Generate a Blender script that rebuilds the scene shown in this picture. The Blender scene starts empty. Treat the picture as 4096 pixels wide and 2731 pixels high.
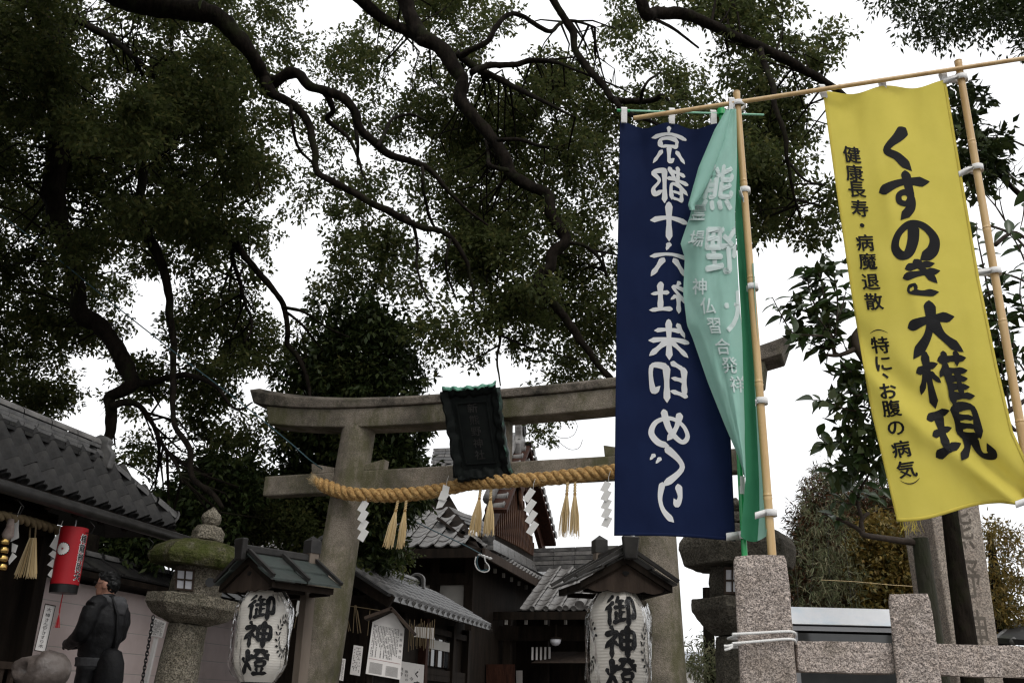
import bpy, bmesh, math, random
import numpy as np
from mathutils import Vector, Matrix, noise as mnoise
random.seed(7); rng = np.random.default_rng(11)
scene = bpy.context.scene
COL = scene.collection
# ---------------------------------------------------------------- camera
PITCH, ROLL, CAMZ, FPX = math.radians(20.8), math.radians(1.43), 1.5, 3850.0     # FPX: focal length in pixels of a 4096 wide frame
_F = np.array([0, math.cos(PITCH), math.sin(PITCH)])
_u = np.array([0, -math.sin(PITCH), math.cos(PITCH)]); _r = np.array([1.0, 0, 0])
_R = math.cos(ROLL)*_r + math.sin(ROLL)*_u
_U = -math.sin(ROLL)*_r + math.cos(ROLL)*_u
_C = np.array([0, 0, CAMZ])
cam_d = bpy.data.cameras.new('camera'); cam = bpy.data.objects.new('camera', cam_d); COL.objects.link(cam)
cam_d.sensor_width = 22.3; cam_d.lens = 22.3*FPX/4096.0; cam_d.clip_end = 2000; cam_d.clip_start = 0.05
cam.matrix_world = Matrix(((_R[0], _U[0], -_F[0], _C[0]), (_R[1], _U[1], -_F[1], _C[1]), (_R[2], _U[2], -_F[2], _C[2]), (0, 0, 0, 1)))
scene.camera = cam
# ---------------------------------------------------------------- world and sun (overcast)
SUN_EL, SUN_AZ = math.radians(50), math.radians(160)
w = bpy.data.worlds.new('World'); scene.world = w; w.use_nodes = True
nt = w.node_tree; nt.nodes.clear()
out = nt.nodes.new('ShaderNodeOutputWorld'); bg = nt.nodes.new('ShaderNodeBackground')
sky = nt.nodes.new('ShaderNodeTexSky'); sky.sky_type = 'NISHITA'; sky.sun_disc = False
sky.sun_elevation = SUN_EL; sky.sun_rotation = SUN_AZ; sky.dust_density = 6.0; sky.ozone_density = 0.6
hs = nt.nodes.new('ShaderNodeHueSaturation'); hs.inputs['Saturation'].default_value = 0.25
mx = nt.nodes.new('ShaderNodeMix'); mx.data_type = 'RGBA'; mx.inputs[0].default_value = 0.88
tcw = nt.nodes.new('ShaderNodeTexCoord'); nzw = nt.nodes.new('ShaderNodeTexNoise'); nzw.inputs['Scale'].default_value = 2.2; nzw.inputs['Detail'].default_value = 4
crw = nt.nodes.new('ShaderNodeValToRGB')                                       # an even layer of cloud, only slightly mottled
crw.color_ramp.elements[0].position = 0.3; crw.color_ramp.elements[0].color = (9.6, 9.7, 9.9, 1)
crw.color_ramp.elements[1].position = 0.7; crw.color_ramp.elements[1].color = (11.0, 11.1, 11.2, 1)
nt.links.new(tcw.outputs['Generated'], nzw.inputs['Vector']); nt.links.new(nzw.outputs['Fac'], crw.inputs['Fac'])
nt.links.new(sky.outputs['Color'], hs.inputs['Color']); nt.links.new(hs.outputs['Color'], mx.inputs[6])
nt.links.new(crw.outputs['Color'], mx.inputs[7]); nt.links.new(mx.outputs[2], bg.inputs['Color'])
bg.inputs['Strength'].default_value = 0.13
nt.links.new(bg.outputs[0], out.inputs['Surface'])
sd = bpy.data.lights.new('sun', 'SUN'); sd.energy = 1.1; sd.angle = math.radians(25); sd.color = (1, 0.97, 0.92)
so = bpy.data.objects.new('sun', sd); COL.objects.link(so)
sdir = Vector((math.sin(SUN_AZ)*math.cos(SUN_EL), math.cos(SUN_AZ)*math.cos(SUN_EL), math.sin(SUN_EL)))
so.rotation_euler = sdir.to_track_quat('Z', 'Y').to_euler(); so.location = sdir*60
vs = scene.view_settings; vs.view_transform = 'Standard'; vs.look = 'None'; vs.exposure = 0.0; vs.gamma = 1.0; vs.use_curve_mapping = False
scene.render.resolution_x = 1024; scene.render.resolution_y = 682
try:
    scene.cycles.max_bounces = 7; scene.cycles.diffuse_bounces = 3; scene.cycles.transparent_max_bounces = 10
    scene.cycles.use_denoising = True; scene.cycles.filter_width = 1.3
except Exception: pass

# ---------------------------------------------------------------- helpers
def P(px, py, Y):
    """the point at world depth Y seen at photo pixel (px, py) of the 4096 x 2731 photograph"""
    d = _R*(px-2048) - _U*(py-1365.5) + _F*FPX
    return Vector(_C + d*(Y/d[1]))
Q = 4096/2352.0
def PQ(x, y, Y): return P(x*Q, y*Q, Y)
def Pn(px, py, Y):
    px, py, Y = map(np.asarray, (px, py, Y))
    d = _R[None]*(px-2048)[:, None] - _U[None]*(py-1365.5)[:, None] + _F[None]*FPX
    return _C[None] + d*(Y/d[:, 1])[:, None]
TZ = 0.9            # level of the shrine terrace above the street
AX = Vector((0.25, 0.968, 0)).normalized()      # the precinct's own axis, away from the street
BX = Vector((AX.y, -AX.x, 0))                    # and across it

class MB:
    def __init__(s): s.v = []; s.f = []
    def add(s, vs, fs):
        n = len(s.v); s.v += [tuple(p) for p in vs]; s.f += [tuple(i+n for i in f) for f in fs]; return s
    def hexa(s, p):     # 8 points: bottom 0-3, top 4-7
        return s.add(p, [(3,2,1,0),(4,5,6,7),(0,1,5,4),(1,2,6,5),(2,3,7,6),(3,0,4,7)])
    def box(s, c, size, x=Vector((1,0,0)), y=Vector((0,1,0)), z=Vector((0,0,1))):
        c = Vector(c); a = Vector(x)*size[0]/2; b = Vector(y)*size[1]/2; d = Vector(z)*size[2]/2
        return s.hexa([c-a-b-d, c+a-b-d, c+a+b-d, c-a+b-d, c-a-b+d, c+a-b+d, c+a+b+d, c-a+b+d])
    def beam(s, p0, p1, w, h, up=Vector((0,0,1))):
        p0, p1 = Vector(p0), Vector(p1); d = (p1-p0); L = d.length; d.normalize()
        sx = d.cross(up).normalized(); uz = sx.cross(d).normalized()
        return s.box((p0+p1)/2, (L, w, h), d, sx, uz)
    def prism(s, pts, off):
        n = len(pts); off = Vector(off)
        vs_ = [Vector(p) for p in pts] + [Vector(p)+off for p in pts]
        return s.add(vs_, [tuple(range(n-1, -1, -1)), tuple(range(n, 2*n))] + [(i, (i+1) % n, n+(i+1) % n, n+i) for i in range(n)])
    def tube(s, pts, rad, n=8, cap=True, squash=1.0):
        pts = [Vector(p) for p in pts]; m = len(pts)
        if not hasattr(rad, '__len__'): rad = [rad]*m
        t0 = (pts[1]-pts[0]).normalized(); ref = Vector((0,0,1)) if abs(t0.z) < .9 else Vector((1,0,0))
        nx = t0.cross(ref).normalized(); vs_ = []
        for i, p in enumerate(pts):
            t = (pts[min(i+1, m-1)]-pts[max(i-1, 0)]).normalized()
            nx = (nx - t*nx.dot(t)).normalized(); ny = t.cross(nx)
            for k in range(n):
                a = 2*math.pi*k/n; vs_.append(p + nx*math.cos(a)*rad[i] + ny*math.sin(a)*rad[i]*squash)
        fs = [(i*n+k, i*n+(k+1) % n, (i+1)*n+(k+1) % n, (i+1)*n+k) for i in range(m-1) for k in range(n)]
        if cap: fs += [tuple(range(n-1, -1, -1)), tuple(range((m-1)*n, m*n))]
        return s.add(vs_, fs)
    def lathe(s, prof, n=24, c=Vector((0,0,0)), x=Vector((1,0,0)), y=Vector((0,1,0)), z=Vector((0,0,1)), a0=0.0, cap=True, sq=None):
        vs_ = []
        for r, h in prof:
            for k in range(n):
                a = a0+2*math.pi*k/n; rr = r*(sq(a) if sq else 1)
                vs_.append(Vector(c)+Vector(x)*rr*math.cos(a)+Vector(y)*rr*math.sin(a)+Vector(z)*h)
        m = len(prof); fs = [(i*n+k, i*n+(k+1) % n, (i+1)*n+(k+1) % n, (i+1)*n+k) for i in range(m-1) for k in range(n)]
        if cap: fs += [tuple(range(n-1, -1, -1)), tuple(range((m-1)*n, m*n))]
        return s.add(vs_, fs)
    def grid(s, fn, nu, nv):
        vs_ = [fn(i/nu, j/nv) for j in range(nv+1) for i in range(nu+1)]
        return s.add(vs_, [(j*(nu+1)+i, j*(nu+1)+i+1, (j+1)*(nu+1)+i+1, (j+1)*(nu+1)+i) for j in range(nv) for i in range(nu)])
    def mesh(s, name, smooth=False):
        me = bpy.data.meshes.new(name); me.from_pydata(s.v, [], s.f); me.validate()
        if smooth: me.polygons.foreach_set('use_smooth', [True]*len(me.polygons))
        me.update(); return me
    def build(s, name, m, parent=None, smooth=False, local=False, bevel=0, solid=0, autosm=None):
        if parent is not None and not local:
            Mi = MATS_[parent.name].inverted(); s.v = [tuple(Mi @ Vector(p)) for p in s.v]
        me = s.mesh(name, smooth); me.materials.append(m)
        o = bpy.data.objects.new(name, me); COL.objects.link(o)
        if parent is not None: o.parent = parent; MATS_[o.name] = MATS_[parent.name]
        else: MATS_[o.name] = Matrix.Identity(4)
        if solid:
            md = o.modifiers.new('s', 'SOLIDIFY'); md.thickness = solid; md.offset = 0
        if bevel:
            md = o.modifiers.new('b', 'BEVEL'); md.width = bevel; md.segments = 2; md.limit_method = 'ANGLE'; md.angle_limit = math.radians(40)
        if autosm:
            me.polygons.foreach_set('use_smooth', [True]*len(me.polygons))
            try: me.set_sharp_from_angle(angle=math.radians(autosm))
            except Exception: pass
        return o
MATS_ = {}
def thing(name, label, cat, loc, rz=0.0, group=None):
    o = bpy.data.objects.new(name, None); COL.objects.link(o); o.empty_display_size = 0.1
    o.location = loc; o.rotation_euler = (0, 0, rz); MATS_[o.name] = Matrix.Translation(Vector(loc)) @ Matrix.Rotation(rz, 4, 'Z')
    o['label'] = label; o['category'] = cat
    if group: o['group'] = group
    return o
def tag(o, label, cat, group=None):
    o['label'] = label; o['category'] = cat
    if group: o['group'] = group
    return o
def struct(o): o['kind'] = 'structure'; return o
def stuff(o): o['kind'] = 'stuff'; return o
def piece(name, me, parent, x, y, z, o_):      # one piece of a set that shares mesh data; axes and origin in world space
    ob = bpy.data.objects.new(name, me); COL.objects.link(ob); ob.parent = parent
    M = Matrix(((x[0], y[0], z[0], o_[0]), (x[1], y[1], z[1], o_[1]), (x[2], y[2], z[2], o_[2]), (0, 0, 0, 1)))
    L = MATS_[parent.name].inverted() @ M
    ob.matrix_local = L; return ob
def catmull(pts, k=6):
    pts = [np.array(p, float) for p in pts]; res = []
    for i in range(len(pts)-1):
        p0 = pts[max(i-1, 0)]; p1 = pts[i]; p2 = pts[i+1]; p3 = pts[min(i+2, len(pts)-1)]
        for j in range(k):
            t = j/k; res.append(.5*((2*p1)+(-p0+p2)*t+(2*p0-5*p1+4*p2-p3)*t*t+(-p0+3*p1-3*p2+p3)*t**3))
    res.append(pts[-1]); return res
def interp(tab, y):
    for a, b in zip(tab, tab[1:]):
        if y <= b[0]: 
            t = (y-a[0])/(b[0]-a[0]) if b[0] != a[0] else 0
            return a[1]+(b[1]-a[1])*t
    return tab[-1][1]

# ---------------------------------------------------------------- materials
def mat(name, cols, scale=8.0, detail=6, rough=0.7, bump=0.0, bscale=None, stretch=(1,1,1), pos=(0.35, 0.65), spec=0.3, metal=0.0, trans=0.0, over=None, coat=0.0, speck=None, island=False, over2=None):
    m = bpy.data.materials.new(name); m.use_nodes = True; t = m.node_tree; N = t.nodes; Lk = t.links
    p = N['Principled BSDF']; o = N['Material Output']
    p.inputs['Roughness'].default_value = rough; p.inputs['Metallic'].default_value = metal
    p.inputs['Specular IOR Level'].default_value = spec; p.inputs['Coat Weight'].default_value = coat
    if not isinstance(cols[0], (tuple, list)): cols = [cols]
    cols = [tuple(c)+(1,) for c in cols]
    tc = N.new('ShaderNodeTexCoord'); mp = N.new('ShaderNodeMapping'); mp.inputs['Scale'].default_value = stretch
    Lk.new(tc.outputs['Object'], mp.inputs['Vector'])
    if len(cols) == 1: 
        p.inputs['Base Color'].default_value = cols[0]; col = None
    else:
        cr = N.new('ShaderNodeValToRGB'); els = cr.color_ramp.elements
        while len(els) < len(cols): els.new(0.5)
        for i, c in enumerate(cols):
            els[i].position = pos[0]+(pos[1]-pos[0])*i/(len(cols)-1); els[i].color = c
        if island:
            g = N.new('ShaderNodeNewGeometry'); Lk.new(g.outputs['Random Per Island'], cr.inputs['Fac'])
        else:
            nz = N.new('ShaderNodeTexNoise'); nz.inputs['Scale'].default_value = scale; nz.inputs['Detail'].default_value = detail; nz.inputs['Roughness'].default_value = 0.65
            Lk.new(mp.outputs['Vector'], nz.inputs['Vector']); Lk.new(nz.outputs['Fac'], cr.inputs['Fac'])
        col = cr.outputs['Color']
    if speck:           # (scale, dark, light): grains of granite
        vz = N.new('ShaderNodeTexVoronoi'); vz.inputs['Scale'].default_value = speck[0]; Lk.new(tc.outputs['Object'], vz.inputs['Vector'])
        cr2 = N.new('ShaderNodeValToRGB'); cr2.color_ramp.interpolation = 'LINEAR'
        sp = N.new('ShaderNodeSeparateColor'); Lk.new(vz.outputs['Color'], sp.inputs[0]); Lk.new(sp.outputs[0], cr2.inputs['Fac'])
        e = cr2.color_ramp.elements; e[0].position = 0.12; e[0].color = tuple(speck[1])+(1,); e[1].position = 0.55; e[1].color = (.5,.5,.5,1)
        e3 = e.new(0.95); e3.color = tuple(speck[2])+(1,)
        mm = N.new('ShaderNodeMix'); mm.data_type = 'RGBA'; mm.blend_type = 'OVERLAY'; mm.inputs[0].default_value = speck[3] if len(speck) > 3 else 0.85
        Lk.new(col, mm.inputs[6]); Lk.new(cr2.outputs['Color'], mm.inputs[7]); col = mm.outputs[2]
    if over:            # (colour, scale, lo, hi, amount): patches of moss, lichen, stain or painted reflection
        n2 = N.new('ShaderNodeTexNoise'); n2.inputs['Scale'].default_value = over[1]; n2.inputs['Detail'].default_value = 7; n2.inputs['Roughness'].default_value = 0.7
        Lk.new(tc.outputs['Object'], n2.inputs['Vector'])
        mr = N.new('ShaderNodeMapRange'); mr.inputs[1].default_value = over[2]; mr.inputs[2].default_value = over[3]; mr.inputs[4].default_value = over[4]
        Lk.new(n2.outputs['Fac'], mr.inputs[0])
        m2 = N.new('ShaderNodeMix'); m2.data_type = 'RGBA'; Lk.new(mr.outputs[0], m2.inputs[0])
        if col: Lk.new(col, m2.inputs[6])
        else: m2.inputs[6].default_value = cols[0]
        m2.inputs[7].default_value = tuple(over[0])+(1,); col = m2.outputs[2]
    if over2:
        n3 = N.new('ShaderNodeTexNoise'); n3.inputs['Scale'].default_value = over2[1]; n3.inputs['Detail'].default_value = 8; n3.inputs['Roughness'].default_value = 0.75
        mp3 = N.new('ShaderNodeMapping'); mp3.inputs['Scale'].default_value = (1,1,.45); mp3.inputs['Location'].default_value = (5,3,1); Lk.new(tc.outputs['Object'], mp3.inputs[0]); Lk.new(mp3.outputs[0], n3.inputs['Vector'])
        mr3 = N.new('ShaderNodeMapRange'); mr3.inputs[1].default_value = over2[2]; mr3.inputs[2].default_value = over2[3]; mr3.inputs[4].default_value = over2[4]; Lk.new(n3.outputs['Fac'], mr3.inputs[0])
        m3 = N.new('ShaderNodeMix'); m3.data_type = 'RGBA'; Lk.new(mr3.outputs[0], m3.inputs[0]); Lk.new(col, m3.inputs[6]); m3.inputs[7].default_value = tuple(over2[0])+(1,); col = m3.outputs[2]
    if col: Lk.new(col, p.inputs['Base Color'])
    if bump:
        nb = N.new('ShaderNodeTexNoise'); nb.inputs['Scale'].default_value = bscale or scale*3; nb.inputs['Detail'].default_value = 5
        Lk.new(mp.outputs['Vector'], nb.inputs['Vector'])
        b = N.new('ShaderNodeBump'); b.inputs['Strength'].default_value = bump; b.inputs['Distance'].default_value = 0.02
        Lk.new(nb.outputs['Fac'], b.inputs['Height']); Lk.new(b.outputs['Normal'], p.inputs['Normal'])
    if trans:
        tr = N.new('ShaderNodeBsdfTranslucent'); ms = N.new('ShaderNodeMixShader'); ms.inputs[0].default_value = trans
        if col: Lk.new(col, tr.inputs['Color'])
        else: tr.inputs['Color'].default_value = cols[0]
        Lk.new(p.outputs[0], ms.inputs[1]); Lk.new(tr.outputs[0], ms.inputs[2]); Lk.new(ms.outputs[0], o.inputs['Surface'])
    return m
M = {}
M['granite'] = mat('granite', [(.29,.245,.215),(.39,.34,.31)], 14, rough=.85, bump=.9, bscale=55, speck=(290,(.10,.09,.09),(.92,.89,.86),.8), over=((.10,.085,.06),2.5,.56,.72,.75), over2=((.17,.14,.11),7,.52,.66,.55))
M['torii'] = mat('torii_stone', [(.19,.165,.132),(.26,.225,.185)], 6, rough=.9, spec=.15, bump=.5, bscale=90, speck=(160,(.25,.24,.23),(.7,.68,.66),.55), over=((.05,.046,.034),1.4,.42,.62,.8), over2=((.075,.075,.032),2.6,.47,.62,.75))
M['torii_top'] = mat('torii_stone_weathered', [(.15,.13,.108),(.22,.19,.16)], 6, rough=.9, spec=.15, bump=.6, bscale=80, speck=(160,(.25,.24,.23),(.7,.68,.66),.55), over=((.025,.024,.02),3.2,.44,.62,.9), over2=((.07,.07,.035),2.2,.5,.68,.7))
M['lantern_stone'] = mat('lantern_stone', [(.13,.115,.09),(.21,.19,.155)], 7, rough=.95, spec=.1, bump=.8, bscale=60, speck=(130,(.15,.14,.13),(.8,.78,.74)), over=((.05,.05,.035),2.5,.5,.7,.8))
M['lantern_moss'] = mat('mossy_stone', [(.032,.038,.013),(.072,.068,.037),(.12,.11,.085)], 9, rough=1, spec=.05, bump=1.0, bscale=45, speck=(120,(.2,.2,.18),(.7,.7,.6)), over=((.05,.06,.015),4,.45,.62,.8))
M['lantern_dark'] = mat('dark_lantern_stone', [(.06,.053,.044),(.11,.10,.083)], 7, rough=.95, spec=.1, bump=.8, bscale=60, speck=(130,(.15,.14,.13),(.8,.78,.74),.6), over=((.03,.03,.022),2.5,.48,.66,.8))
M['stele'] = mat('stele_stone', [(.25,.21,.18),(.33,.29,.25)], 5, rough=.9, bump=.4, bscale=70, speck=(150,(.25,.24,.23),(.7,.68,.65)), over=((.10,.08,.055),2,.55,.75,.7))
M['carved'] = mat('carved_shadow_stone', [(.10,.085,.07),(.14,.12,.10)], 9, rough=1)  # darker stone colour stands in for shade inside the cut strokes
M['bark'] = mat('bark', [(.006,.005,.004),(.018,.014,.011)], 14, rough=.95, spec=.05, bump=1.0, bscale=30, stretch=(1,1,.35), over=((.025,.032,.012),3,.52,.7,.6))
M['bark_moss'] = mat('bark_mossy', [(.03,.026,.02),(.055,.05,.04)], 10, rough=.95, bump=.8, bscale=40, stretch=(1,1,.3), over=((.03,.04,.016),2.5,.42,.65,.8))
M['twig'] = mat('twig', [(.03,.022,.017),(.06,.045,.035)], 20, rough=.9)
M['leaf_a'] = mat('camphor_leaf', [(.042,.056,.018),(.060,.076,.024),(.086,.098,.034),(.045,.06,.02),(.13,.125,.042)], rough=.55, spec=.12, trans=.55, island=True, pos=(0,1))
M['leaf_dark'] = mat('evergreen_leaf', [(.018,.030,.010),(.030,.044,.012),(.045,.056,.016)], rough=.5, spec=.14, trans=.15, island=True, pos=(0,1))
M['leaf_cam'] = mat('camellia_leaf', [(.03,.055,.016),(.05,.085,.022)], 4, rough=.3, spec=.55, trans=.3)
M['leaf_con'] = mat('conifer_leaf', [(.035,.05,.022),(.055,.07,.028),(.11,.052,.026),(.15,.068,.032),(.10,.055,.03),(.045,.06,.028)], rough=.6, trans=.15, island=True, pos=(0,1))
M['leaf_yel'] = mat('yellow_leaf', [(.14,.085,.02),(.21,.14,.03),(.085,.08,.025),(.26,.18,.045),(.06,.07,.025)], rough=.55, trans=.3, island=True, pos=(0,1))
M['leaf_bam'] = mat('bamboo_leaf', [(.09,.11,.05),(.15,.16,.08),(.24,.22,.13)], rough=.5, trans=.3, island=True, pos=(0,1))
M['rope'] = mat('straw_rope', [(.22,.115,.035),(.42,.25,.09),(.52,.33,.13)], 26, rough=.8, bump=.8, bscale=90, stretch=(1,1,1))
M['straw'] = mat('straw', [(.42,.29,.13),(.60,.45,.24),(.68,.55,.33)], rough=.7, island=True, pos=(0,1))
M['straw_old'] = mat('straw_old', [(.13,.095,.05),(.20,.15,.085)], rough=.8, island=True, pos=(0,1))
M['paper'] = mat('white_paper', [(.78,.77,.75),(.84,.83,.81)], 3, rough=.8, trans=.25)
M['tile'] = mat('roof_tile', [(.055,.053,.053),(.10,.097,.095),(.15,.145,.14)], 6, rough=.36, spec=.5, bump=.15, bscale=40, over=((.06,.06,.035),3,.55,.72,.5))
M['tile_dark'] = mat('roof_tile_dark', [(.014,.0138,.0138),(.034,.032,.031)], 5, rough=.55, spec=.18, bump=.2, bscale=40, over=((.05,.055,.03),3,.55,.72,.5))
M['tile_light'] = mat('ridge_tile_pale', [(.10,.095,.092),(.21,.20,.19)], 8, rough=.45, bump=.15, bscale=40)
M['wood_dark'] = mat('dark_wood', [(.010,.008,.0065),(.022,.016,.012)], 9, rough=.8, spec=.06, bump=.3, bscale=40, stretch=(1,1,.15))
M['wood'] = mat('weathered_wood', [(.028,.020,.016),(.055,.040,.031)], 10, rough=.8, spec=.1, bump=.3, bscale=40, stretch=(1,1,.15))
M['wood_red'] = mat('red_brown_wood', [(.022,.009,.006),(.05,.02,.012)], 14, rough=.7, spec=.1, bump=.3, bscale=50, stretch=(1,1,.2))
M['slat'] = mat('slat_wood', [(.02,.009,.006),(.05,.022,.012),(.13,.07,.042)], 16, rough=.7, spec=.1, stretch=(1,1,.25))
M['post_wood'] = mat('pale_post_wood', [(.12,.095,.075),(.19,.155,.125)], 9, rough=.7, stretch=(1,1,.12))
M['copper'] = mat('patinated_copper', [(.024,.030,.028),(.042,.053,.048),(.032,.034,.032)], 9, rough=.5, spec=.3, bump=.1)
M['copper_dark'] = mat('dark_copper', [(.022,.021,.02),(.045,.042,.04)], 9, rough=.42, metal=.4)
M['bronze'] = mat('dark_bronze', [(.004,.005,.005),(.008,.010,.009)], 12, rough=.7, spec=.1)
M['verdigris'] = mat('verdigris', [(.02,.05,.04),(.10,.26,.19),(.15,.36,.26)], 10, rough=.6, bump=.3)
M['rim_green'] = mat('rim_bronze', [(.008,.011,.010),(.02,.04,.032),(.07,.17,.125)], 9, rough=.6, pos=(.42,.68), bump=.3)
M['bamboo'] = mat('bamboo_pole', [(.42,.26,.10),(.52,.34,.15),(.58,.41,.20)], 5, rough=.35, spec=.5, stretch=(3,3,.4))
M['green_pole'] = mat('green_plastic', (.01,.32,.085), rough=.28, spec=.5)
M['mint_pole'] = mat('mint_plastic', (.30,.62,.45), rough=.4)
M['cloth_y'] = mat('yellow_cloth', [(.68,.575,.105),(.75,.635,.13)], 3, rough=.9, trans=.35, spec=.1, bump=.05, bscale=300)
M['cloth_n'] = mat('navy_cloth', [(.005,.0105,.040),(.0065,.014,.050)], 3, rough=.9, trans=.12, spec=.15, bump=.05, bscale=300)
M['cloth_m'] = mat('mint_cloth', [(.36,.62,.53),(.43,.69,.60)], 3, rough=.9, trans=.4, spec=.1)
M['cloth_m_shade'] = mat('mint_cloth_shade', [(.05,.23,.12),(.065,.28,.15)], 3, rough=.9, trans=.3, spec=.1)  # darker copy of the mint cloth: shade of the rear fold put into colour
M['tape'] = mat('white_webbing', [(.66,.65,.64),(.74,.73,.72)], 60, rough=.85, bump=.2, bscale=400)
M['ink'] = mat('black_ink', (.012,.012,.013), rough=.8, spec=.15)
M['ink_soft'] = mat('grey_print', (.05,.048,.047), rough=.9)
M['ink_red'] = mat('red_print', (.25,.03,.03), rough=.9)
M['white_print'] = mat('white_print', [(.66,.66,.66),(.72,.72,.72)], 4, rough=.85, trans=.15)
M['mint_print'] = mat('pale_mint_print', (.68,.77,.75), rough=.9, trans=.3)
M['washi'] = mat('lantern_paper', [(.72,.68,.62),(.82,.79,.74)], 5, rough=.75, trans=.35)
M['red_paper'] = mat('red_lantern_paper', [(.30,.006,.012),(.38,.010,.016)], 4, rough=.55)
M['gold'] = mat('brass', (.55,.36,.12), rough=.25, metal=1.0)
M['black'] = mat('black_lacquer', (.01,.01,.01), rough=.35)
M['plaster'] = mat('pinkish_plaster', [(.54,.44,.42),(.62,.52,.50)], 2.2, rough=.95, over=((.22,.18,.17),1.4,.55,.78,.6))
M['plaster_white'] = mat('white_plaster', [(.36,.345,.32),(.42,.40,.375)], 3, rough=.95, over=((.34,.32,.3),2,.55,.75,.5))
M['sign_white'] = mat('sign_white', [(.66,.63,.61),(.72,.69,.67)], 4, rough=.6)
M['metal'] = mat('pale_metal', [(.62,.63,.66),(.72,.73,.76)], 5, rough=.35, over=((.45,.56,.66),6,.55,.7,.5), metal=.1)  # bluish patches paint a reflection into the metal's colour
M['steel'] = mat('grey_metal', (.28,.28,.29), rough=.4, metal=.5)
M['glass'] = mat('dark_glass', [(.02,.022,.024),(.05,.052,.052)], 3, rough=.08, spec=.6)
M['pane'] = mat('paper_pane', (.62,.62,.66), rough=.8, trans=.2)
M['cable'] = mat('blue_green_rope', [(.02,.05,.06),(.05,.10,.115)], 60, rough=.7)
M['white_rope'] = mat('white_cord', [(.68,.67,.65),(.76,.75,.73)], 80, rough=.8, bump=.4, bscale=300)
M['rubbed'] = mat('rubbed_wood', [(.06,.047,.041),(.13,.108,.097)], 7, rough=.38, spec=.4, bump=.5, bscale=22)
M['ground'] = mat('gravel_ground', [(.10,.09,.08),(.15,.135,.12)], 30, rough=.95, bump=.5)
M['asphalt'] = mat('asphalt', [(.045,.045,.047),(.065,.065,.066)], 40, rough=.9, bump=.3)
M['paving'] = mat('stone_paving', [(.26,.25,.24),(.36,.35,.33)], 8, rough=.85)
M['faded_cloth'] = mat('faded_cloth', [(.16,.10,.085),(.30,.25,.22)], 14, rough=.95)
M['skin'] = mat('skin', (.46,.24,.17), rough=.5)
M['hair'] = mat('hair', (.006,.006,.006), rough=.5)
M['jacket'] = mat('black_jacket', [(.008,.008,.009),(.014,.014,.016)], 12, rough=.6, bump=.3, bscale=30)
M['grey_cloth'] = mat('grey_jersey', [(.07,.07,.075),(.10,.10,.105)], 20, rough=.95)
M['far_roof'] = mat('far_roof', [(.22,.23,.25),(.28,.29,.31)], 6, rough=.6)
M['far_wall'] = mat('far_wall', [(.50,.48,.45),(.56,.54,.51)], 3, rough=.9)
# clear plastic film
def film():
    m = bpy.data.materials.new('clear_film'); m.use_nodes = True; t = m.node_tree; t.nodes.clear()
    o = t.nodes.new('ShaderNodeOutputMaterial'); mixs = t.nodes.new('ShaderNodeMixShader'); tr = t.nodes.new('ShaderNodeBsdfTransparent'); gl = t.nodes.new('ShaderNodeBsdfGlossy')
    gl.inputs['Roughness'].default_value = .08; fr = t.nodes.new('ShaderNodeFresnel'); fr.inputs['IOR'].default_value = 1.22
    nz = t.nodes.new('ShaderNodeTexNoise'); nz.inputs['Scale'].default_value = 9; nz.inputs['Detail'].default_value = 3; tc = t.nodes.new('ShaderNodeTexCoord'); mp = t.nodes.new('ShaderNodeMapping'); mp.inputs['Scale'].default_value = (1.6,1.6,.45)
    bp = t.nodes.new('ShaderNodeBump'); bp.inputs['Strength'].default_value = .35; bp.inputs['Distance'].default_value = .05
    L = t.links; L.new(tc.outputs['Object'], mp.inputs[0]); L.new(mp.outputs[0], nz.inputs['Vector']); L.new(nz.outputs['Fac'], bp.inputs['Height']); L.new(bp.outputs[0], gl.inputs['Normal']); L.new(bp.outputs[0], fr.inputs['Normal'])
    ml = t.nodes.new('ShaderNodeMath'); ml.operation = 'MULTIPLY'; ml.inputs[1].default_value = .55; L.new(fr.outputs[0], ml.inputs[0]); L.new(ml.outputs[0], mixs.inputs[0]); L.new(tr.outputs[0], mixs.inputs[1]); L.new(gl.outputs[0], mixs.inputs[2]); L.new(mixs.outputs[0], o.inputs['Surface'])
    return m
M['film'] = film()
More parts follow.
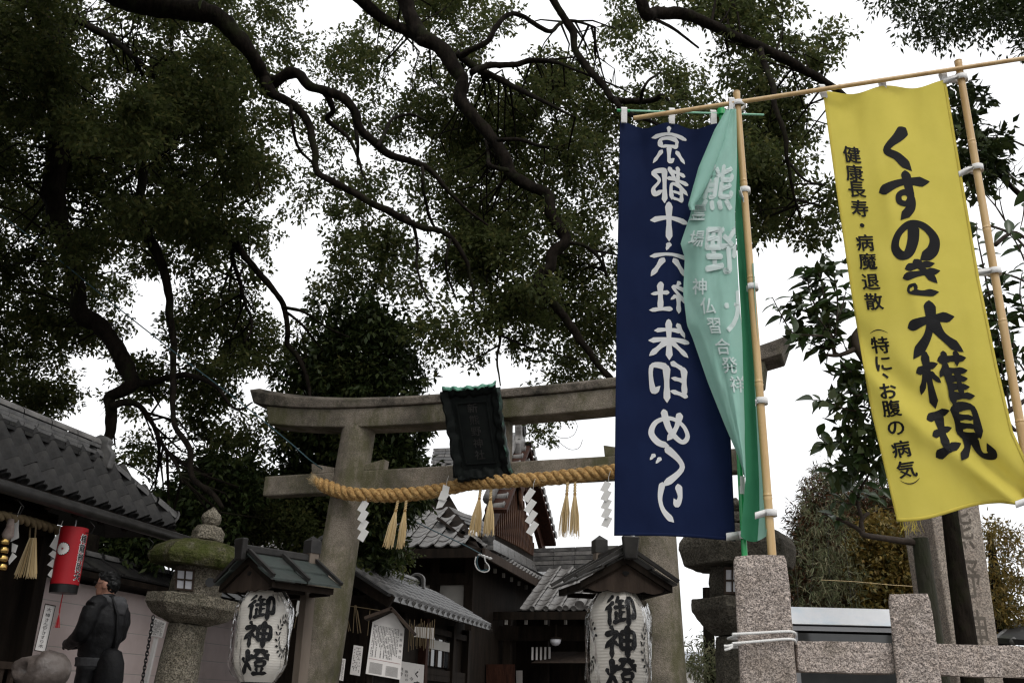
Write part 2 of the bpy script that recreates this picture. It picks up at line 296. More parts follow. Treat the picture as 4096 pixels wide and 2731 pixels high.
# ---------------------------------------------------------------- lettering
_gc = {}
def glyph(ch, res=3):
    k = (ch, res)
    if k in _gc: return _gc[k]
    c = bpy.data.curves.new('glyph', 'FONT'); c.body = ch; c.resolution_u = res; c.fill_mode = 'FRONT'
    o = bpy.data.objects.new('glyph', c); COL.objects.link(o)
    dg = bpy.context.evaluated_depsgraph_get(); dg.update()
    me = bpy.data.meshes.new_from_object(o.evaluated_get(dg))
    v = np.array([(p.co.x, p.co.y) for p in me.vertices]) if len(me.vertices) else np.zeros((0, 2)); f = [tuple(p.vertices) for p in me.polygons]
    bpy.data.objects.remove(o); bpy.data.curves.remove(c); bpy.data.meshes.remove(me)
    if len(v): 
        ctr = (v.max(0)+v.min(0))/2; v = v-ctr
    _gc[k] = (v, f, None); return _gc[k]
BR = {
'く': [([(72,2),(54,22),(26,46),(48,66),(70,92)],13)],
'す': [([(2,30),(40,23),(97,17)],12), ([(55,0),(57,30),(58,55),(48,68),(35,62),(36,48),(50,44),(59,56),(54,78),(34,98)],10)],
'の': [([(52,16),(46,50),(32,78),(16,78),(7,56),(18,30),(45,13),(74,17),(92,42),(84,72),(58,94)],13)],
'き': [([(18,18),(50,15),(80,8)],13), ([(10,42),(50,38),(90,28)],13), ([(40,0),(58,32),(80,62)],13), ([(30,68),(22,84),(45,96),(78,92)],13)],
'大': [([(4,40),(50,33),(94,26)],12), ([(52,0),(48,35),(34,68),(4,98)],13), ([(50,36),(66,66),(98,92)],15)],
'権': [([(2,30),(40,24)],9), ([(21,0),(21,98)],9), ([(20,30),(2,68)],8), ([(24,38),(40,56)],8), ([(46,18),(98,11)],9), ([(58,3),(58,27)],8), ([(83,1),(80,25)],8), ([(60,24),(44,46)],8), ([(52,38),(96,34)],8), ([(58,36),(58,98)],9), ([(60,52),(93,49)],8), ([(60,66),(93,64)],8), ([(60,83),(99,80)],9), ([(77,36),(77,82)],8)],
'現': [([(2,16),(40,11)],10), ([(5,47),(37,42)],9), ([(0,84),(44,72)],11), ([(21,14),(21,78)],10), ([(53,4),(53,60)],9), ([(52,7),(88,5),(88,58)],10), ([(55,24),(85,23)],8), ([(55,40),(85,39)],8), ([(53,57),(88,56)],8), ([(62,58),(56,80),(40,99)],9), ([(74,58),(74,84),(82,94),(98,90),(97,72)],10)],
'京': [([(50,0),(51,15)],10), ([(4,21),(96,17)],8), ([(29,32),(30,54)],8), ([(28,33),(73,31),(70,52)],9), ([(30,53),(70,51)],7), ([(50,54),(50,93),(38,86)],9), ([(30,64),(10,88)],10), ([(70,62),(92,86)],10)],
'都': [([(8,18),(46,15)],8), ([(26,0),(26,36)],8), ([(0,39),(56,34)],8), ([(50,5),(30,40),(2,68)],8), ([(17,52),(17,93)],8), ([(16,53),(43,51),(43,91)],8), ([(18,71),(41,70)],7), ([(17,90),(42,88)],7), ([(62,8),(62,99)],10), ([(62,12),(92,8),(76,36),(92,54),(86,70),(68,66)],9)],
'十': [([(2,43),(98,36)],10), ([(50,0),(50,99)],13)],
'六': [([(48,0),(55,18)],12), ([(2,37),(98,30)],9), ([(36,48),(6,94)],12), ([(64,46),(95,90)],13)],
'社': [([(20,3),(27,16)],10), ([(3,27),(38,22),(3,66)],9), ([(24,44),(24,99)],10), ([(30,48),(43,60)],9), ([(50,40),(95,36)],9), ([(72,6),(72,88)],12), ([(42,91),(99,86)],10)],
'朱': [([(28,8),(12,38)],9), ([(20,26),(84,22)],8), ([(2,51),(98,46)],9), ([(50,0),(50,99)],11), ([(48,52),(6,88)],10), ([(54,52),(96,84)],12)],
'印': [([(44,4),(14,18)],10), ([(14,14),(14,80)],11), ([(14,46),(43,42)],9), ([(8,83),(46,74)],9), ([(56,14),(92,9),(89,68),(74,62)],10), ([(56,12),(56,99)],12)],
'め': [([(24,12),(34,50),(54,82)],11), ([(64,4),(50,56),(22,86),(7,70),(18,42),(48,26),(82,34),(94,62),(78,88),(54,98)],10)],
'ぐ': [([(58,0),(20,48),(64,98)],12), ([(72,26),(81,38)],9), ([(86,16),(95,28)],9)],
'り': [([(26,6),(21,36),(30,54),(37,44)],13), ([(70,2),(77,40),(68,72),(42,99)],11)],
'御': [([(24,1),(5,22)],9), ([(28,22),(2,48)],9), ([(17,38),(17,99)],9), ([(46,3),(36,24)],8), ([(38,20),(66,17)],8), ([(31,41),(70,36)],8), ([(51,18),(51,78)],8), ([(52,57),(66,54)],7), ([(38,54),(38,84)],7), ([(29,90),(70,76)],8), ([(77,15),(97,13),(96,68),(84,64)],9), ([(77,14),(77,99)],10)],
'神': [([(20,1),(29,14)],10), ([(2,27),(41,22),(2,68)],10), ([(23,46),(23,99)],10), ([(30,48),(43,62)],9), ([(51,22),(51,73)],9), ([(50,23),(93,21),(93,73)],10), ([(52,46),(91,45)],8), ([(51,71),(93,69)],9), ([(72,0),(72,100)],11)],
'燈': [([(5,34),(12,52)],9), ([(39,22),(30,46)],8), ([(22,4),(22,50),(2,96)],10), ([(24,56),(39,82)],9), ([(45,8),(67,7),(41,38)],8), ([(52,16),(61,24)],7), ([(72,2),(98,40)],10), ([(92,6),(80,16)],8), ([(99,20),(86,28)],8), ([(54,36),(85,35)],7), ([(55,48),(85,47),(83,65)],8), ([(55,48),(55,67)],8), ([(55,66),(85,65)],7), ([(58,73),(63,88)],8), ([(81,71),(76,88)],8), ([(42,94),(99,91)],9)],
}
def brush(ch, fat=1.0):
    k = ('B', ch, fat)
    if k in _gc: return _gc[k]
    V = []; Fc = []; Z = []
    for si, (pts, w_) in enumerate(BR[ch]):
        w_ = w_*fat
        c = np.array(catmull(pts, 7)); n = len(c); base = len(V)
        d = np.gradient(c, axis=0); d /= np.maximum(np.linalg.norm(d, axis=1), 1e-6)[:, None]; nr = np.stack([-d[:, 1], d[:, 0]], 1)
        seg = np.concatenate([[0], np.cumsum(np.linalg.norm(np.diff(c, axis=0), axis=1))]); s = seg/seg[-1]
        prof = w_*.66*(1.0+.24*np.cos(s*math.pi*2)) * np.minimum(1, .55+seg/(w_*.9)) * np.minimum(1, .30+(seg[-1]-seg)/(w_*1.3))
        for i in range(n):
            a = c[i]+nr[i]*prof[i]; b = c[i]-nr[i]*prof[i]; V += [a, b]; Z += [si, si]
        V += [c[0]-d[0]*w_*.28, c[-1]+d[-1]*w_*.35]; Z += [si, si]
        Fc += [(base+2*i, base+2*i+1, base+2*i+3, base+2*i+2) for i in range(n-1)] + [(base, base+2*n, base+1), (base+2*n-2, base+2*n-1, base+2*n+1)]
    V = np.array(V)/100-.5; V[:, 1] *= -1
    _gc[k] = (V, Fc, np.array(Z)); return _gc[k]
def write(parent, name, items, S, material, lift=0.0015, bold=0.0, local=False, fat=1.0):
    """items: (char, s, t, width, height, mirrored); S(s, t, lift) gives a point of the surface"""
    mb = MB()
    for it in items:
        ch, s0, t0, ws, ht = it[:5]; mir = -1 if len(it) > 5 and it[5] else 1
        v, f, z = brush(ch, fat) if (ch in BR and not (len(it) > 6 and it[6])) else glyph(ch)
        if not len(v): continue
        shifts = [(0,0)] if (z is not None or not bold) else [(0,0),(bold,0),(-bold,0),(0,bold*.8),(0,-bold*.8)]   # heavier strokes from slightly shifted layers
        for q, (ox, oy) in enumerate(shifts):
            mb.add([S(s0+mir*(p[0]+ox)*ws, t0-(p[1]+oy)*ht, lift*(1+(.18*z[i] if z is not None else .09*q))) for i, p in enumerate(v)], f)
    return mb.build(name, material, parent, local=local)
# ---------------------------------------------------------------- ground
mb = MB(); mb.add([(-400,-300,0),(400,-300,0),(400,600,0),(-400,600,0)], [(0,1,2,3)]); struct(mb.build('street_ground', M['asphalt']))
mb = MB(); mb.hexa([(-40,3.3,.02),(40,3.3,.02),(40,70,.02),(-40,70,.02),(-40,3.3,TZ),(40,3.3,TZ),(40,70,TZ),(-40,70,TZ)]); struct(mb.build('terrace', M['ground']))
mb = MB(); mb.box((0,2.3,.06),(80,1.9,.12)); struct(mb.build('pavement', M['paving']))
c0 = Vector((-.2,9.5,TZ)); mb = MB(); mb.box(c0+AX*2-BX*.1+Vector((0,0,.006)),(2.0,12,.012), BX, AX); struct(mb.build('approach_path', M['paving']))
for i in range(5):
    mb = MB(); mb.box((-1.6, 3.3-.15-.3*i*.95, TZ-.18*(i+.5)*1.0-.09), (3.6,.3,.18)); struct(mb.build('entrance_step', M['paving'], bevel=.01))
# ---------------------------------------------------------------- stone torii
TL, TR_ = Vector((-1.715,10.0,0)), Vector((1.362,8.95,0))
tu = (Vector((1.335,8.95,0))-Vector((-1.621,10.0,0))).normalized(); tn = Vector((tu.y, -tu.x, 0))    # along the beams; towards the street
if tn.y > 0: tn = -tn
tc_ = (TL+TR_)/2
def on_torii(px, py, off=0.0):
    """u along the beam and height z of the torii's plane (moved off towards the street) at a photo pixel"""
    d = Vector(_R*(px-2048)-_U*(py-1365.5)+_F*FPX); c = Vector(_C); q = tc_+tn*off
    k = ((q-c).dot(tn))/d.dot(tn); p = c+d*k; return (p-tc_).dot(tu), p.z, p
def TP(u_, off, z): return tc_+tu*u_+tn*off+Vector((0,0,z))
torii = thing('stone_torii', 'tall grey stone torii gate with straw rope, moss stains on its beams and leaning pillars', 'torii gate', tc_+Vector((0,0,TZ)))
for a, b in (((-1.875,10.0,TZ-.02),(-1.617,10.0,4.25)), ((1.435,8.95,TZ-.02),(1.334,8.95,4.25))):
    a, b = Vector(a), Vector(b); mb = MB(); pts = []; rr = []
    for i in range(15):
        t = i/14; pts.append(a.lerp(b, t)); rr.append((.208-.030*t)*(1+.012*math.sin(9*t+a.x)))
    mb.tube(pts, rr, 28); o = mb.build('pillar', M['torii'], torii, autosm=50)
BH = 2.90                                         # half length of the top lintel
def zs(u_): a = abs(u_)/BH; return 4.205+.05*a**2+.15*a**4           # underside of the lower lintel
def zk(u_): a = abs(u_)/BH; return zs(u_)+.205                         # joint between the two lintels
def zt(u_): a = abs(u_)/BH; return zk(u_)+.125+.095*a**3                # top
def lintel(us, prof):
    mb = MB(); n = None
    for i, (u_, uo) in enumerate(us):
        ring = prof(u_, uo); n = len(ring); mb.v += [tuple(p) for p in ring]
    m_ = len(us)
    mb.f += [(i*n+k, i*n+(k+1) % n, (i+1)*n+(k+1) % n, (i+1)*n+k) for i in range(m_-1) for k in range(n)] + [tuple(range(n-1,-1,-1)), tuple(range((m_-1)*n, m_*n))]
    return mb
def us(h, n=40): return [(-h+.13+(2*h-.13)*i/n, 0) for i in range(n+1)]
o = lintel(us(BH-.16), lambda u_, uo: [TP(u_*(1-.012*q), w_, z) for w_, z, q in ((.15,zs(u_),1),(.16,zk(u_)-.004,0),(-.16,zk(u_)-.004,0),(-.15,zs(u_),1))]).build('lower_lintel', M['torii'], torii, bevel=.012)
o = lintel(us(BH), lambda u_, uo: [TP(u_*(1+.022*q), w_, z) for w_, z, q in ((.185,zk(u_),0),(.20,zt(u_)-.05,1),(.0,zt(u_)+.03,1.2),(-.20,zt(u_)-.05,1),(-.185,zk(u_),0))]).build('top_lintel', M['torii_top'], torii, bevel=.012)
# tie beam, in two arms and a middle, as seen past the pillars
zn0, zn1 = 3.555, 3.77
mb = MB(); mb.box(TP(0,0,(zn0+zn1)/2), (2*2.58,.17,zn1-zn0), tu, tn); mb.build('tie_beam', M['torii'], torii, bevel=.015)
for sgn, cx in ((-1,-1.60),(1,1.60)):
    for side in (-1,1):
        u0 = cx+side*.15; u1 = cx+side*.42
        mb = MB(); mb.prism([TP(u0,.06,zn1+.004), TP(u1,.06,zn1+.004), TP(u1+side*.01,.06,zn1+.115), TP(u0,.06,zn1+.055)] if side > 0 else [TP(u1,.06,zn1+.004), TP(u0,.06,zn1+.004), TP(u0,.06,zn1+.055), TP(u1-.01,.06,zn1+.115)], -tn*.12)
        mb.build('wedge', M['torii'], torii, bevel=.006)
mb = MB(); mb.box(TP(.05,0,(zn1+zs(0))/2+.002), (.30,.13,zs(0)-zn1-.008), tu, tn); mb.build('strut', M['torii'], torii, bevel=.01)
# ---------------------------------------------------------------- name plaque
cor = [P(1774,1566,8.98), P(1986,1549,8.91), P(2036,1896,9.16), P(1832,1908,9.24)]     # outer frame TL TR BR BL, leaning out at the top
plq = thing('name_plaque', 'dark bronze name plaque with wavy green verdigris frame hung on the gate', 'plaque', (cor[2]+cor[3])/2)
pn = (cor[1]-cor[0]).cross(cor[3]-cor[0]).normalized()
if pn.y > 0: pn = -pn
def PL(s, t, off=0.0): return (cor[0].lerp(cor[1], s)).lerp(cor[3].lerp(cor[2], s), t) + pn*off
mb = MB(); mb.hexa([PL(.05,.97,-.05),PL(.95,.97,-.05),PL(.95,.97,.015),PL(.05,.97,.015),PL(.05,.03,-.05),PL(.95,.03,-.05),PL(.95,.03,.015),PL(.05,.03,.015)]); mb.build('back_board', M['bronze'], plq)
def wavy(t0, t1, side, n=36):
    sd_ = side
    """a scalloped, curling rim; side 0 top, 1 right, 2 bottom, 3 left"""
    mb = MB()
    for i in range(n+1):
        a = i/n; wv = .010*math.sin(a*math.pi*7.3+.4*sd_)+.007*math.sin(a*math.pi*15+1)+.006*mnoise.noise((a*23,sd_,2)); e = -.015+wv*(.8 if side in (0,2) else 1.0) - (.03*(abs(a-.5)*2)**4)
        for d_, off in ((0,.0),(0,.055),(.10,.035),(.15,.012)):
            k = e+d_*(1 if side in (1,3) else .62); pt = {0:(a,k),1:(1-k,a),2:(a,1-k*1.1),3:(k,a)}[side]
            mb.v.append(tuple(PL(pt[0], pt[1], off+.012*math.sin(a*31+d_*20))))
    mb.f = [(i*4+k, i*4+k+1, (i+1)*4+k+1, (i+1)*4+k) for i in range(n) for k in range(3)]
    return mb
for sd_ in range(4): wavy(0,1,sd_).build('rim', M['bronze'] , plq, solid=.012, autosm=60)
# green weathered outer lips
for sd_ in range(4):
    mb = MB(); n = 36
    for i in range(n+1):
        a = i/n; wv = .010*math.sin(a*math.pi*7.3+.4*sd_)+.007*math.sin(a*math.pi*15+1)+.006*mnoise.noise((a*23,sd_,2)); e = -.015+wv*(.8 if sd_ in (0,2) else 1.0) - (.03*(abs(a-.5)*2)**4)
        for d_, off in ((-.016,-.06),(-.02,.03),(.012,.064)):
            k = e+d_; pt = {0:(a,k),1:(1-k*1.1,a),2:(a,1-k),3:(k*1.1,a)}[sd_]; mb.v.append(tuple(PL(pt[0], pt[1], off+.014*math.sin(a*29))))
    mb.f = [(i*3+k, i*3+k+1, (i+1)*3+k+1, (i+1)*3+k) for i in range(n) for k in range(2)]
    mb.build('rim_lip', M['verdigris'] if sd_ == 0 else M['rim_green'] if sd_ == 1 else M['bronze'], plq, solid=.01, autosm=60)
for s0, s1, t0, t1 in ((.20,.80,.14,.155),(.20,.80,.845,.86),(.20,.225,.14,.86),(.775,.80,.14,.86)):
    mb = MB(); mb.hexa([PL(s0,t1,.014),PL(s1,t1,.014),PL(s1,t1,.032),PL(s0,t1,.032),PL(s0,t0,.014),PL(s1,t0,.014),PL(s1,t0,.032),PL(s0,t0,.032)]); mb.build('inner_moulding', M['bronze'], plq)
write(plq, 'raised_lettering', [(c, .5, .215+.135*i, .20, .115, 0, 1) for i, c in enumerate('新熊野神社')], lambda s, t, l: PL(s, t, .016+l), M['copper_dark'], .006, bold=.01)
# ---------------------------------------------------------------- shimenawa
rp = [(722,1100,.20),(748,1116,.25),(790,1131,.29),(840,1136,.30),(900,1137,.22),(960,1133,.20),(1020,1123,.20),(1080,1110,.22),(1130,1106,.26),(1180,1103,.24),(1240,1100,.20),(1310,1093,.20),(1400,1083,.20),(1480,1074,.28),(1520,1068,.32),(1570,1064,.27),(1600,1058,.2)]
path = catmull([tuple(on_torii(x*Q, y*Q, o_)[2]) for x, y, o_ in rp], 14); path = [Vector(p) for p in path]
rope = thing('shimenawa_rope', 'thick twisted straw rope with frayed end slung across the gate', 'rope', path[len(path)//2])
cum = [0.0]
for a, b in zip(path, path[1:]): cum.append(cum[-1]+(b-a).length)
def along(s):
    i = max(0, min(len(path)-2, next((k for k in range(len(cum)-1) if cum[k+1] >= s), len(cum)-2))); t = (s-cum[i])/max(cum[i+1]-cum[i],1e-6); return path[i].lerp(path[i+1], t), (path[i+1]-path[i]).normalized()
NS = 420; Ltot = cum[-1]
for st in range(3):
    pts = []; rr = []
    for i in range(NS+1):
        s = Ltot*i/NS; p, t = along(s); nx = t.cross(Vector((0,0,1))).normalized(); ny = nx.cross(t)
        a = -2*math.pi*s/.25+st*2*math.pi/3; e = min(1.0, .35+s/.25); R_ = .038*e*(1+.06*math.sin(s*7))
        pts.append(p+nx*math.cos(a)*R_+ny*math.sin(a)*R_); rr.append(.0345*e*(1+.05*math.sin(s*23+st)))
    MB().tube(pts, rr, 10).build('strand', M['rope'], rope, autosm=60)
mb = MB()
for i in range(800):
    s = random.uniform(0, Ltot) if i > 130 else random.uniform(0, .10); p, t = along(s); d = Vector((random.gauss(0,1), random.gauss(0,1), random.gauss(0,1))).normalized(); e = min(1, .35+s/.25)
    d = (d - t*d.dot(t)).normalized(); q = p+d*.062*e; L = random.uniform(.02,.06); dd = (d*.5+t*random.choice((-1,1))+Vector((0,0,-.2))).normalized()
    if i <= 130: q = p+d*.03; dd = (-t+d*random.uniform(0,.55)).normalized(); L = random.uniform(.05,.10)
    mb.tube([q, q+dd*L*.5+d*.004, q+dd*L], [.0011,.0009,.0004], 3, cap=False)
stuff(mb.build('loose_fibres', M['straw'], rope))
def tassel(xq, yq, bq, off, spread, n, label, old=False):
    top = on_torii(xq*Q, yq*Q, off)[2]; bot = on_torii(bq[0]*Q, bq[1]*Q, off)[2]
    g = thing('straw_tassel', label, 'tassel', top, 0, 'straw tassels hanging from the rope')
    neck = top.lerp(bot, .22); pts = [top.lerp(neck, i/10) for i in range(11)]
    for k in range(2):
        mb = MB(); mb.tube([p+tu*.008*math.cos(i*1.3+k*math.pi)+tn*.008*math.sin(i*1.3+k*math.pi) for i, p in enumerate(pts)], .009, 6); mb.build('cord', M['straw'], g, autosm=60)
    mb = MB(); mb.lathe([(.013,-.012),(.016,0),(.013,.012)], 8, neck); mb.build('binding', M['rope'], g)
    mb = MB(); L = (bot-neck).length; ax = (bot-neck).normalized()
    for i in range(n):
        a = random.uniform(0, 2*math.pi); r = math.sqrt(random.random()); e = ax+tu*spread*r*math.cos(a)*1.0+tn*spread*.7*r*math.sin(a); LL = L*random.uniform(.84,1.06)
        p0 = neck+tu*.009*math.cos(a)+tn*.009*math.sin(a); p2 = neck+e*LL; p1 = p0.lerp(p2, .5)+ (tu*math.cos(a)+tn*math.sin(a))*.012*r
        mb.tube([p0,p1,p2], [.0026,.0028,.0020], 4, cap=False)
    stuff(mb.build('straws', M['straw'], g))
TG = 'straw tassel on the rope, '
tassel(914,1150,(891,1256),.24,.17,75, TG+'first from the frayed rope end'); tassel(933,1150,(920,1256),.24,.12,75, TG+'second from the frayed rope end')
tassel(1104,1122,(1090,1228),.26,.20,85, TG+'left of the pair under the plaque'); tassel(1128,1124,(1122,1228),.26,.17,85, TG+'right of the pair under the plaque')
tassel(1304,1108,(1294,1230),.24,.14,48, TG+'sparse, left of the pair beside the navy banner'); tassel(1321,1108,(1318,1232),.24,.14,48, TG+'sparse, right of the pair beside the navy banner')
def shide(pts, label, S, grp='paper streamers on the straw rope', mt=None):
    """pts: list of quads (four px points each, in 2352 units) forming the folded zigzag"""
    allp = [S(x, y, k) for k, q in enumerate(pts) for x, y in q]
    g = thing('paper_streamer', label, 'paper streamer', allp[0], 0, grp)
    for k, q in enumerate(pts):
        mb = MB(); pp = [S(x, y, k) for x, y in q]; mb.add(pp, [(0,1,2,3)]); mb.build('paper_fold', mt or M['paper'], g, solid=.0015)
    mb = MB(); t0 = (allp[0]+allp[1])/2; mb.tube([t0+Vector((0,0,-.01)), t0+Vector((.004,-.012,.05)), t0+Vector((.02,-.02,.10))], .0022, 5); mb.build('tie_string', M['white_rope'], g)
def zig(x, y, w_, h, n, slant, lean):
    qs = []
    for k in range(n):
        sx = (w_*.42 if k % 2 else 0)+lean*k*h; y0 = y+k*h*.98
        qs.append([(x+sx, y0), (x+sx+w_, y0-slant), (x+sx+w_-w_*.45, y0+h*1.18-slant), (x+sx-w_*.45, y0+h*1.18)])
    return qs
ST = lambda off: (lambda x, y, k: on_torii(x*Q, y*Q, off+.012*(k % 2))[2])
def rhombs(x, y, e1, e2, step, n, wob=0):
    """the folds of a streamer in photo pixels: n slanting panels, each started below the last"""
    out = []
    for k in range(n):
        a = (x+step[0]*k+wob*(k % 2), y+step[1]*k); out.append([a, (a[0]+e1[0], a[1]+e1[1]), (a[0]+e1[0]+e2[0], a[1]+e1[1]+e2[1]), (a[0]+e2[0], a[1]+e2[1])])
    return [[(p[0]/Q, p[1]/Q) for p in q] for q in out]
shide(rhombs(1453,1996,(23,16),(-24,42),(0,38),4), 'white zigzag paper streamer hanging beside the gate pillar with the frayed rope end', ST(.32))
shide([[(1018,1112),(1033,1118),(1028,1142),(1014,1135)],[(1014,1126),(1033,1135),(1022,1150),(1006,1146)],[(1010,1140),(1027,1147),(1016,1164),(1001,1168)]], 'crumpled white paper streamer twisted up against the rope beside the plaque', ST(.30))
shide(rhombs(2121,1949,(22,15),(-31,46),(4.5,44),4), 'white zigzag paper streamer hanging in front of the slatted gable', ST(.30))
shide(rhombs(2420,1922,(26,10),(-20,38),(1,35),5), 'white zigzag paper streamer hanging beside the navy banner', ST(.28))
# hanging vine twigs under the lintel
vine = thing('vine_twig', 'thin bare vine looping down from under the top lintel', 'twig', on_torii(2180,1715,.1)[2])
for k, pl in enumerate([[(1266,982),(1275,1005),(1290,1020),(1310,1032),(1330,1028),(1338,1010)],[(1268,985),(1280,1002),(1300,1006),(1318,998),(1326,980),(1322,968)],[(1212,988),(1225,992),(1240,990),(1250,985)]]):
    MB().tube([Vector(p) for p in catmull([tuple(on_torii(x*Q, y*Q, .1)[2]) for x, y in pl], 5)], .0028, 5).build('stem', M['twig'], vine)
# ---------------------------------------------------------------- stone fence (tamagaki) on the terrace edge
FY = 3.6
fence = thing('stone_fence', 'rough pinkish grey granite fence of square posts and rails along the terrace edge', 'fence', (1.45,FY,TZ))
def rough_box(mb, c, size, n=10, amp=.004, x=Vector((1,0,0)), y=Vector((0,1,0))):
    """a dressed stone block whose faces are slightly uneven"""
    c = Vector(c); sx, sy, sz = size; nz = max(2, int(sz/.05)); nx = max(2, int(sx/.05)); ny = max(2, int(sy/.05)); idx = {}
    bm = bmesh.new(); r = bmesh.ops.create_cube(bm, size=1.0)
    bmesh.ops.subdivide_edges(bm, edges=bm.edges[:], cuts=n, use_grid_fill=True)
    V = []; 
    for v in bm.verts:
        p = Vector((v.co.x*sx, v.co.y*sy, v.co.z*sz)); e = Vector((v.co.x*2, v.co.y*2, v.co.z*2))
        k = sum(1 for q in e if abs(q) > .97)
        p *= 1-(.006/max(sx,.05))*(k-1) if k > 1 else 1
        q = c+x*p.x+y*p.y+Vector((0,0,p.z)); q += Vector(mnoise.noise_vector(q*14))*amp+Vector(mnoise.noise_vector(q*40))*amp*.5; V.append(q)
    bm.verts.index_update(); Fc = [tuple(v.index for v in f.verts) for f in bm.faces]; bm.free(); mb.add(V, Fc)
XP1, XP2 = P(3052,2300,FY).x, P(3648,2500,FY).x
p1t, p2t = P(3052,2217,FY-.1).z, P(3652,2376,FY-.08).z
rz0, rz1 = P(3600,2695,FY-.05).z, P(3600,2568,FY-.05).z
def stone_post(name, px, py, w_, d_, top, yaw):
    f = P(px, py, FY-.09); xa = Vector((math.cos(yaw), -math.sin(yaw), 0)); ya = Vector((math.sin(yaw), math.cos(yaw), 0)); c = f+ya*d_/2
    mb = MB(); rough_box(mb, (c.x, c.y, (TZ+top)/2), (w_,d_,top-TZ), 16, .004, xa, ya); mb.build(name, M['granite'], fence, autosm=50); return c
c1 = stone_post('gate_post', 3052, 2420, .190, .17, p1t, math.radians(15)); c2 = stone_post('post', 3655, 2550, .142, .12, p2t, math.radians(22)); XP1, XP2 = c1.x, c2.x
for k in range(1,4): stone_post('post', 3655+ (FPX*.57*k)/3.35, 2550, .142, .12, p2t, math.radians(22))
for k in range(4):
    a = XP1+.10 if k == 0 else XP2+.30*1.9*(k-1)+.076; b = XP2+.30*1.9*k-.076
    for z0, z1 in ((rz0, rz1), (TZ+.12, TZ+.26)):
        mb = MB(); rough_box(mb, ((a+b)/2, FY+.02, (z0+z1)/2), (b-a, .11, z1-z0), 12); mb.build('rail', M['granite'], fence, autosm=50)
# white cord tied round the post
cord = thing('tie_cord', 'white cord wound twice round the granite gate post', 'cord', (XP1,FY,P(3052,2540,FY).z))
for (ya, yb) in ((2535,2524),(2572,2554)):
    L = [P(2930,ya,FY-.118), P(3040,(ya+yb)/2,FY-.118), P(3160,yb,FY-.118), P(3178,yb+14,FY-.06)+Vector((.004,0,0))]
    back = [Vector((XP1+.112,FY+.06,L[3].z)), Vector((XP1+.09,FY+.112,L[3].z)), Vector((XP1-.09,FY+.112,L[0].z)), Vector((XP1-.112,FY+.05,L[0].z)), Vector((XP1-.112,FY-.09,L[0].z)), L[0]]
    MB().tube([Vector(p) for p in catmull([tuple(p) for p in L+back], 4)], .0048, 8).build('turn', M['white_rope'], cord, autosm=60)
for a in ((2930,2578,2896,2582),(2930,2585,2898,2598)):
    MB().tube([P(a[0],a[1],FY-.122), P((a[0]+a[2])/2,(a[1]+a[3])/2+2,FY-.128), P(a[2],a[3],FY-.125)], .0046, 8).build('loose_end', M['white_rope'], cord)
# ---------------------------------------------------------------- bamboo poles and cross bar
def bamboo(name, label, a, b, r, seg, grp=None):
    a, b = Vector(a), Vector(b); L = (b-a).length; n = max(2, int(L/seg)); pts = []; rr = []
    for i in range(n):
        for t, k in ((0,1.0),(.02,.97),(.5,.975),(.95,.985),(.972,1.09),(.984,.93),(.995,1.10)):
            pts.append(a.lerp(b, (i+t)/n)); rr.append(r*k*(1-.12*(i+t)/n))
    pts.append(b); rr.append(r*.88)
    o = MB().tube(pts, rr, 16).build(name, M['bamboo'], None, autosm=60); o.location = (0,0,0); return tag(o, label, 'pole', grp)
b1a = P(3098,2260,3.76); b1b = P(2946,368,3.74); b1a.z = TZ
bamboo('bamboo_pole', 'yellow bamboo pole behind the gate post carrying the mint green banner', b1a, b1b, .0178, .42, 'bamboo banner poles')
b2a = P(4096+120,2300,3.55); b2b = P(3832,244,3.60); b2a = Vector((b2b.x+.004, 3.6, TZ))
bamboo('bamboo_pole', 'yellow bamboo pole rising beside the yellow banner', b2a, b2b, .0180, .42, 'bamboo banner poles')
bamboo('bamboo_pole', 'long thin bamboo cross bar tied across the upright poles', P(2534,474,3.80), P(4230,214,3.52), .0115, .9, 'bamboo banner poles')
def strap(mb, p, r, a0, a1, h, tail=None, n=16):
    """a webbing loop round a vertical pole centred on p"""
    for i in range(n+1):
        a = a0+(a1-a0)*i/n
        for dz in (-h/2, h/2): mb.v.append((p.x+r*math.cos(a), p.y+r*math.sin(a), p.z+dz))
    base = len(mb.v)-2*(n+1); mb.f += [(base+2*i, base+2*i+1, base+2*i+3, base+2*i+2) for i in range(n)]
    if tail is not None:
        b0 = len(mb.v); q0 = Vector(mb.v[base]); 
        for dz in (-h/2, h/2): mb.v.append((tail.x, tail.y, tail.z+dz))
        mb.f.append((base, base+1, b0+1, b0)); q = len(mb.v)
        e = base+2*n; mb.f.append((e, e+1, b0+1, b0))
def tab(parent, x, y0, y1, Y, w_=.026):
    a, b = P(x[0], y0, Y), P(x[1], y1, Y); n_ = Vector((0,-1,0)); s = Vector((w_/2,0,0)); mb = MB()
    front = [a-s+n_*.014, a+s+n_*.014, b+s+n_*.006, b-s+n_*.006]; top = [a-s+Vector((0,.0,.016)), a+s+Vector((0,0,.016))]; bk = [a-s-n_*.014, a+s-n_*.014, b+s-n_*.001, b-s-n_*.001]
    mb.add(front+top+bk, [(0,1,2,3),(4,5,1,0),(6,7,5,4),(9,8,7,6)]); return mb.build('tab', M['tape'], parent, solid=.0015)
